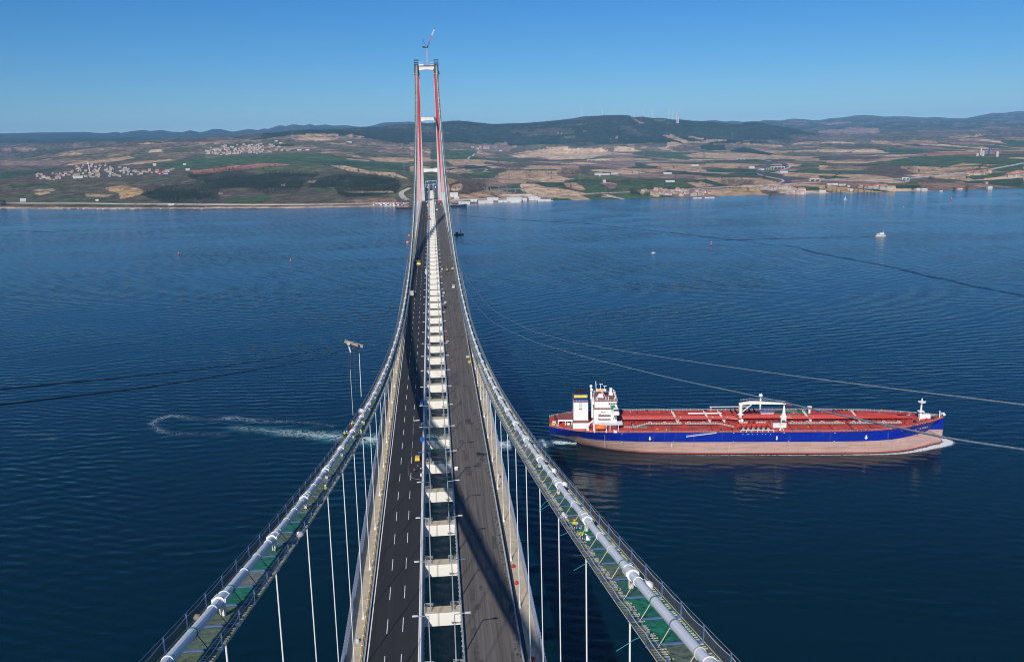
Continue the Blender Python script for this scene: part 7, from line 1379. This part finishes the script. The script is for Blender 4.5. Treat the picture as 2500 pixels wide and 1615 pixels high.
overpass(1830, 2090, 590, 5, R3, 'long white road bridge on the plain'); overpass(1430, 1510, 668, 2, R4, 'short pale underpass on the plain'); overpass(700, 790, 632, 3, R5, 'white viaduct far on the right plain'); overpass(2270 , 2384, 920, 2, R4, 'pale underpass below the coast road'); overpass(960, 1040, 905, 2, R5, 'underpass of the embankment road')
for x, y, w, lb in ((1900, 772, 34, 'toll station roof over the motorway'), (1810, 785, 16, 'small toll canopy left of the toll station')):
    p = onland(*P1(R4, x, y)); t = empty('toll_canopy', p, lb, 'toll station'); MB().box(-w, w, -6, 6, 8, 10).build('roof', mat('sign_teal', (.02, .35, .30), .5) if w < 20 else shed, t)
    for i in range(5): MB().box(-w + i * w / 2 - 1, -w + i * w / 2 + 1, -2, 2, -1, 8).build('booth', shed, t)
# ================================================================ PYLONS AND TURBINES
latm = mat('lattice_grey', (.17, .19, .21), .6, .2, var=.1)
def pylon0(h=48):
    t = empty('power_pylon', (0, 0, 0), 'x', 'pylon'); b = MB(); r = .22
    for sx in (-1, 1):
        for sy in (-1, 1): b.bar((sx * 5, sy * 5, -1), (sx * .9, sy * .9, h), r)
    for i in range(8):
        z0, z1 = h * i / 8, h * (i + 1) / 8; w0, w1 = 5 - 4.1 * i / 8, 5 - 4.1 * (i + 1) / 8
        for s in (-1, 1): b.bar((-w0, s * w0, z0), (w1, s * w1, z1), r * .6); b.bar((w0, s * w0, z0), (-w1, s * w1, z1), r * .6)
    b.build('lattice', latm, t); c = MB()
    for z, w in ((h * .72, 10), (h * .84, 8), (h * .96, 6)): c.bar((-w, 0, z), (w, 0, z), r * 1.1); c.bar((-w, 0, z), (0, 0, z + 3), r * .6); c.bar((w, 0, z), (0, 0, z + 3), r * .6)
    c.build('crossarm', latm, t); return t
Q0 = pylon0(); first = True
for k, x, y, s, lb in ((R3, 885, 985, 1.5, 'tall lattice pylon at the substation, left of two'), (R3, 925, 980, 2.3, 'tallest lattice pylon at the substation, right of two'), (R3, 960, 650, 2.2, 'lattice pylon rising behind the bare grove right of the tower'), (R3, 1500, 800, 1.1, 'faint lattice pylon over the middle of the plain'), (R3, 2015, 830, 1.9, 'faint lattice pylon on the plain near the long grey shed'), (R3, 1745, 860, 1.2, 'small lattice pylon between green fields'), (R3, 2040, 985, .9, 'small pylon near the straight right road'), (R3, 2100, 940, 1.0, 'small pylon by the mauve field'),
                       (R4, 340, 720, 2.6, 'lattice pylon above the mauve field'), (R4, 525, 840, 1.9, 'lattice pylon over the pale glasshouse'), (R4, 1040, 820, 3.0, 'tall lattice pylon in the middle of the right plain'), (R4, 1130, 750, 2.1, 'lattice pylon just right of the tall middle pylon'), (R4, 1570, 770, 1.9, 'lattice pylon by the site office'), (R4, 1760, 800, 1.7, 'lattice pylon beside the toll station'), (R4, 2195, 700, 2.4, 'lattice pylon right of the motorway bend'), (R4, 2165, 780, 2.0, 'second lattice pylon right of the motorway bend'), (R4, 310, 230, 2.2, 'tiny pylon on the wooded hill below the ridge'), (R4, 1370, 445, 2.6, 'pylon at the foot of the wooded hill'), (R4, 625, 262, 2.2, 'tiny pylon below the wind turbines'),
                       (R5, 170, 660, 3.0, 'faint pylon at the left of the far right valley'), (R5, 790, 620, 3.6, 'faint pylon near the white viaduct'), (R5, 1250, 580, 5.0, 'faint tall pylon of the far right pair, left one'), (R5, 1325, 590, 5.0, 'faint tall pylon of the far right pair, right one'), (R5, 1055, 930, 1.0, 'small pylon by the embankment road'), (R5, 265, 970, .9, 'small mast by the long white shed'),
                       (L2, 1370, 525, 2.2, 'lattice pylon on the green field left of the tower'), (L2, 1018, 285, 3.4, 'faint lattice pylon on the plateau skyline'), (L2, 2325, 745, 1.2, 'small pylon on the dark green slope left of the tower')):
    p = onland(*P1(k, x, y))
    if p is None: continue
    if first: o = Q0; first = False
    else: o = copy_tree(Q0, p)
    o.location = p; o['label'] = lb; o['group'] = 'power pylons across the plain'; o.rotation_euler = (0, 0, random.uniform(-.3, .8)); s *= .62 if s > 1.2 else .8; o.scale = (s, s, s)
p = onland(*P1(R3, 920, 985)); t = empty('substation', p, 'electric substation with a lattice of steel portals', 'substation'); b = MB()
for i in range(5):
    for j in range(3): b.bar((-56 + 26 * i, j * 18, 0), (-56 + 26 * i, j * 18, 20 + 6 * (j == 2)), 1.0)
for j in range(3): b.bar((-56, j * 18, 18), (48, j * 18, 18), 1.1)
b.build('portal', latm, t); MB().box(10, 26, 4, 14, 0, 8).box(-30, -22, 6, 12, 0, 6).build('control_house', mat('dark_brick', (.16, .09, .07), .8), t); MB().box(-62, 70, -8, -6, -2, 3).build('yard_wall', conc, t)
def turbine0():
    t = empty('wind_turbine', (0, 0, 0), 'x', 'wind turbine'); MB().cyl((0, 0, -3), (0, 0, 80), 2.6, 1.6, 10).build('mast', shed, t); MB().box(-2, 2, -3, 5, 79, 83).build('nacelle', shed, t)
    for i in range(3):
        a = .5 + i * 2.0944; MB().bar((0, -3.4, 81), (math.sin(a) * 38, -3.4, 81 + math.cos(a) * 38), 1.8, .6).build('blade', shed, t)
    return t
K0 = turbine0(); first = True; tl = [(1420, 281, .95), (1494, 281, .55), (1500, 281, .55), (1471, 282, .9), (1549, 285, .85), (1558, 285, .55), (1570.5, 285, .9), (1584, 288, 1.0), (1592, 289, 1.3), (1633, 290, 1.3), (1642.5, 292, 1.4), (1651, 302.5, 1.2), (1654.5, 300, 1.25), (1656.5, 297, 1.3)]
for i, (x, y, s) in enumerate(tl):
    q = ray(x, y); Yt = 9950.0; t_ = (Yt - CY) / q[1]; X_ = CX + t_ * q[0]
    if y > 295: Yt = 9500; X_ = CX + (Yt - CY) / q[1] * q[0]
    zt_ = hz1(X_, Yt); loc = (X_, Yt, zt_ - 2)
    o = K0 if first else copy_tree(K0, loc); first = False; o.location = loc; o.rotation_euler = (0, 0, random.uniform(-.6, .9)); s *= 1.12; o.scale = (s, s, s)
    o['label'] = 'white wind turbine on the wooded ridge, %s from the left' % (['first', 'second', 'third', 'fourth', 'fifth', 'sixth', 'seventh', 'eighth', 'ninth', 'tenth', 'eleventh', 'twelfth', 'thirteenth', 'fourteenth'][sorted(range(14), key=lambda q_: tl[q_][0]).index(i)]); o['group'] = 'wind turbines on the ridge'
# parked machines and cars at the shore yards
for i in range(34):
    x, y = P1(L2, random.uniform(1960, 2340), random.uniform(1085, 1112)); p = onland(x, y)
    if p is None: continue
    t = empty('parked_vehicle', p, 'tiny vehicle parked in the shore yard left of the tower', 'vehicle', 'vehicles in the shore yard'); MB().box(-2.6, 2.6, -1.5, 1.5, .3, 2.4).box(-1.2, 1.6, -1.3, 1.3, 2.4, 3.4).build('body', random.choice((white, white, white, silver, bluep, red)), t)
for o_ in [o for o in COL.objects if o.get('label') == 'x']:
    for c_ in list(o_.children): bpy.data.objects.remove(c_)
    bpy.data.objects.remove(o_)
# ================================================================ HAZE
hm = bpy.data.materials.new('haze_air'); hm.use_nodes = True; n = hm.node_tree.nodes; L = hm.node_tree.links; n.remove(n['Principled BSDF']); pv = n.new('ShaderNodeVolumePrincipled'); pv.inputs['Color'].default_value = (.28, .60, 1.0, 1); pv.inputs['Density'].default_value = HAZE; pv.inputs['Anisotropy'].default_value = -.2
L.new(pv.outputs[0], [q for q in n if q.type == 'OUTPUT_MATERIAL'][0].inputs['Volume'])
hz = MB().box(-16600, 20600, -1500, 23700, -8, 640).build('haze', hm, None, kind='stuff'); hz['label'] = 'thin bluish air over the strait and hills'
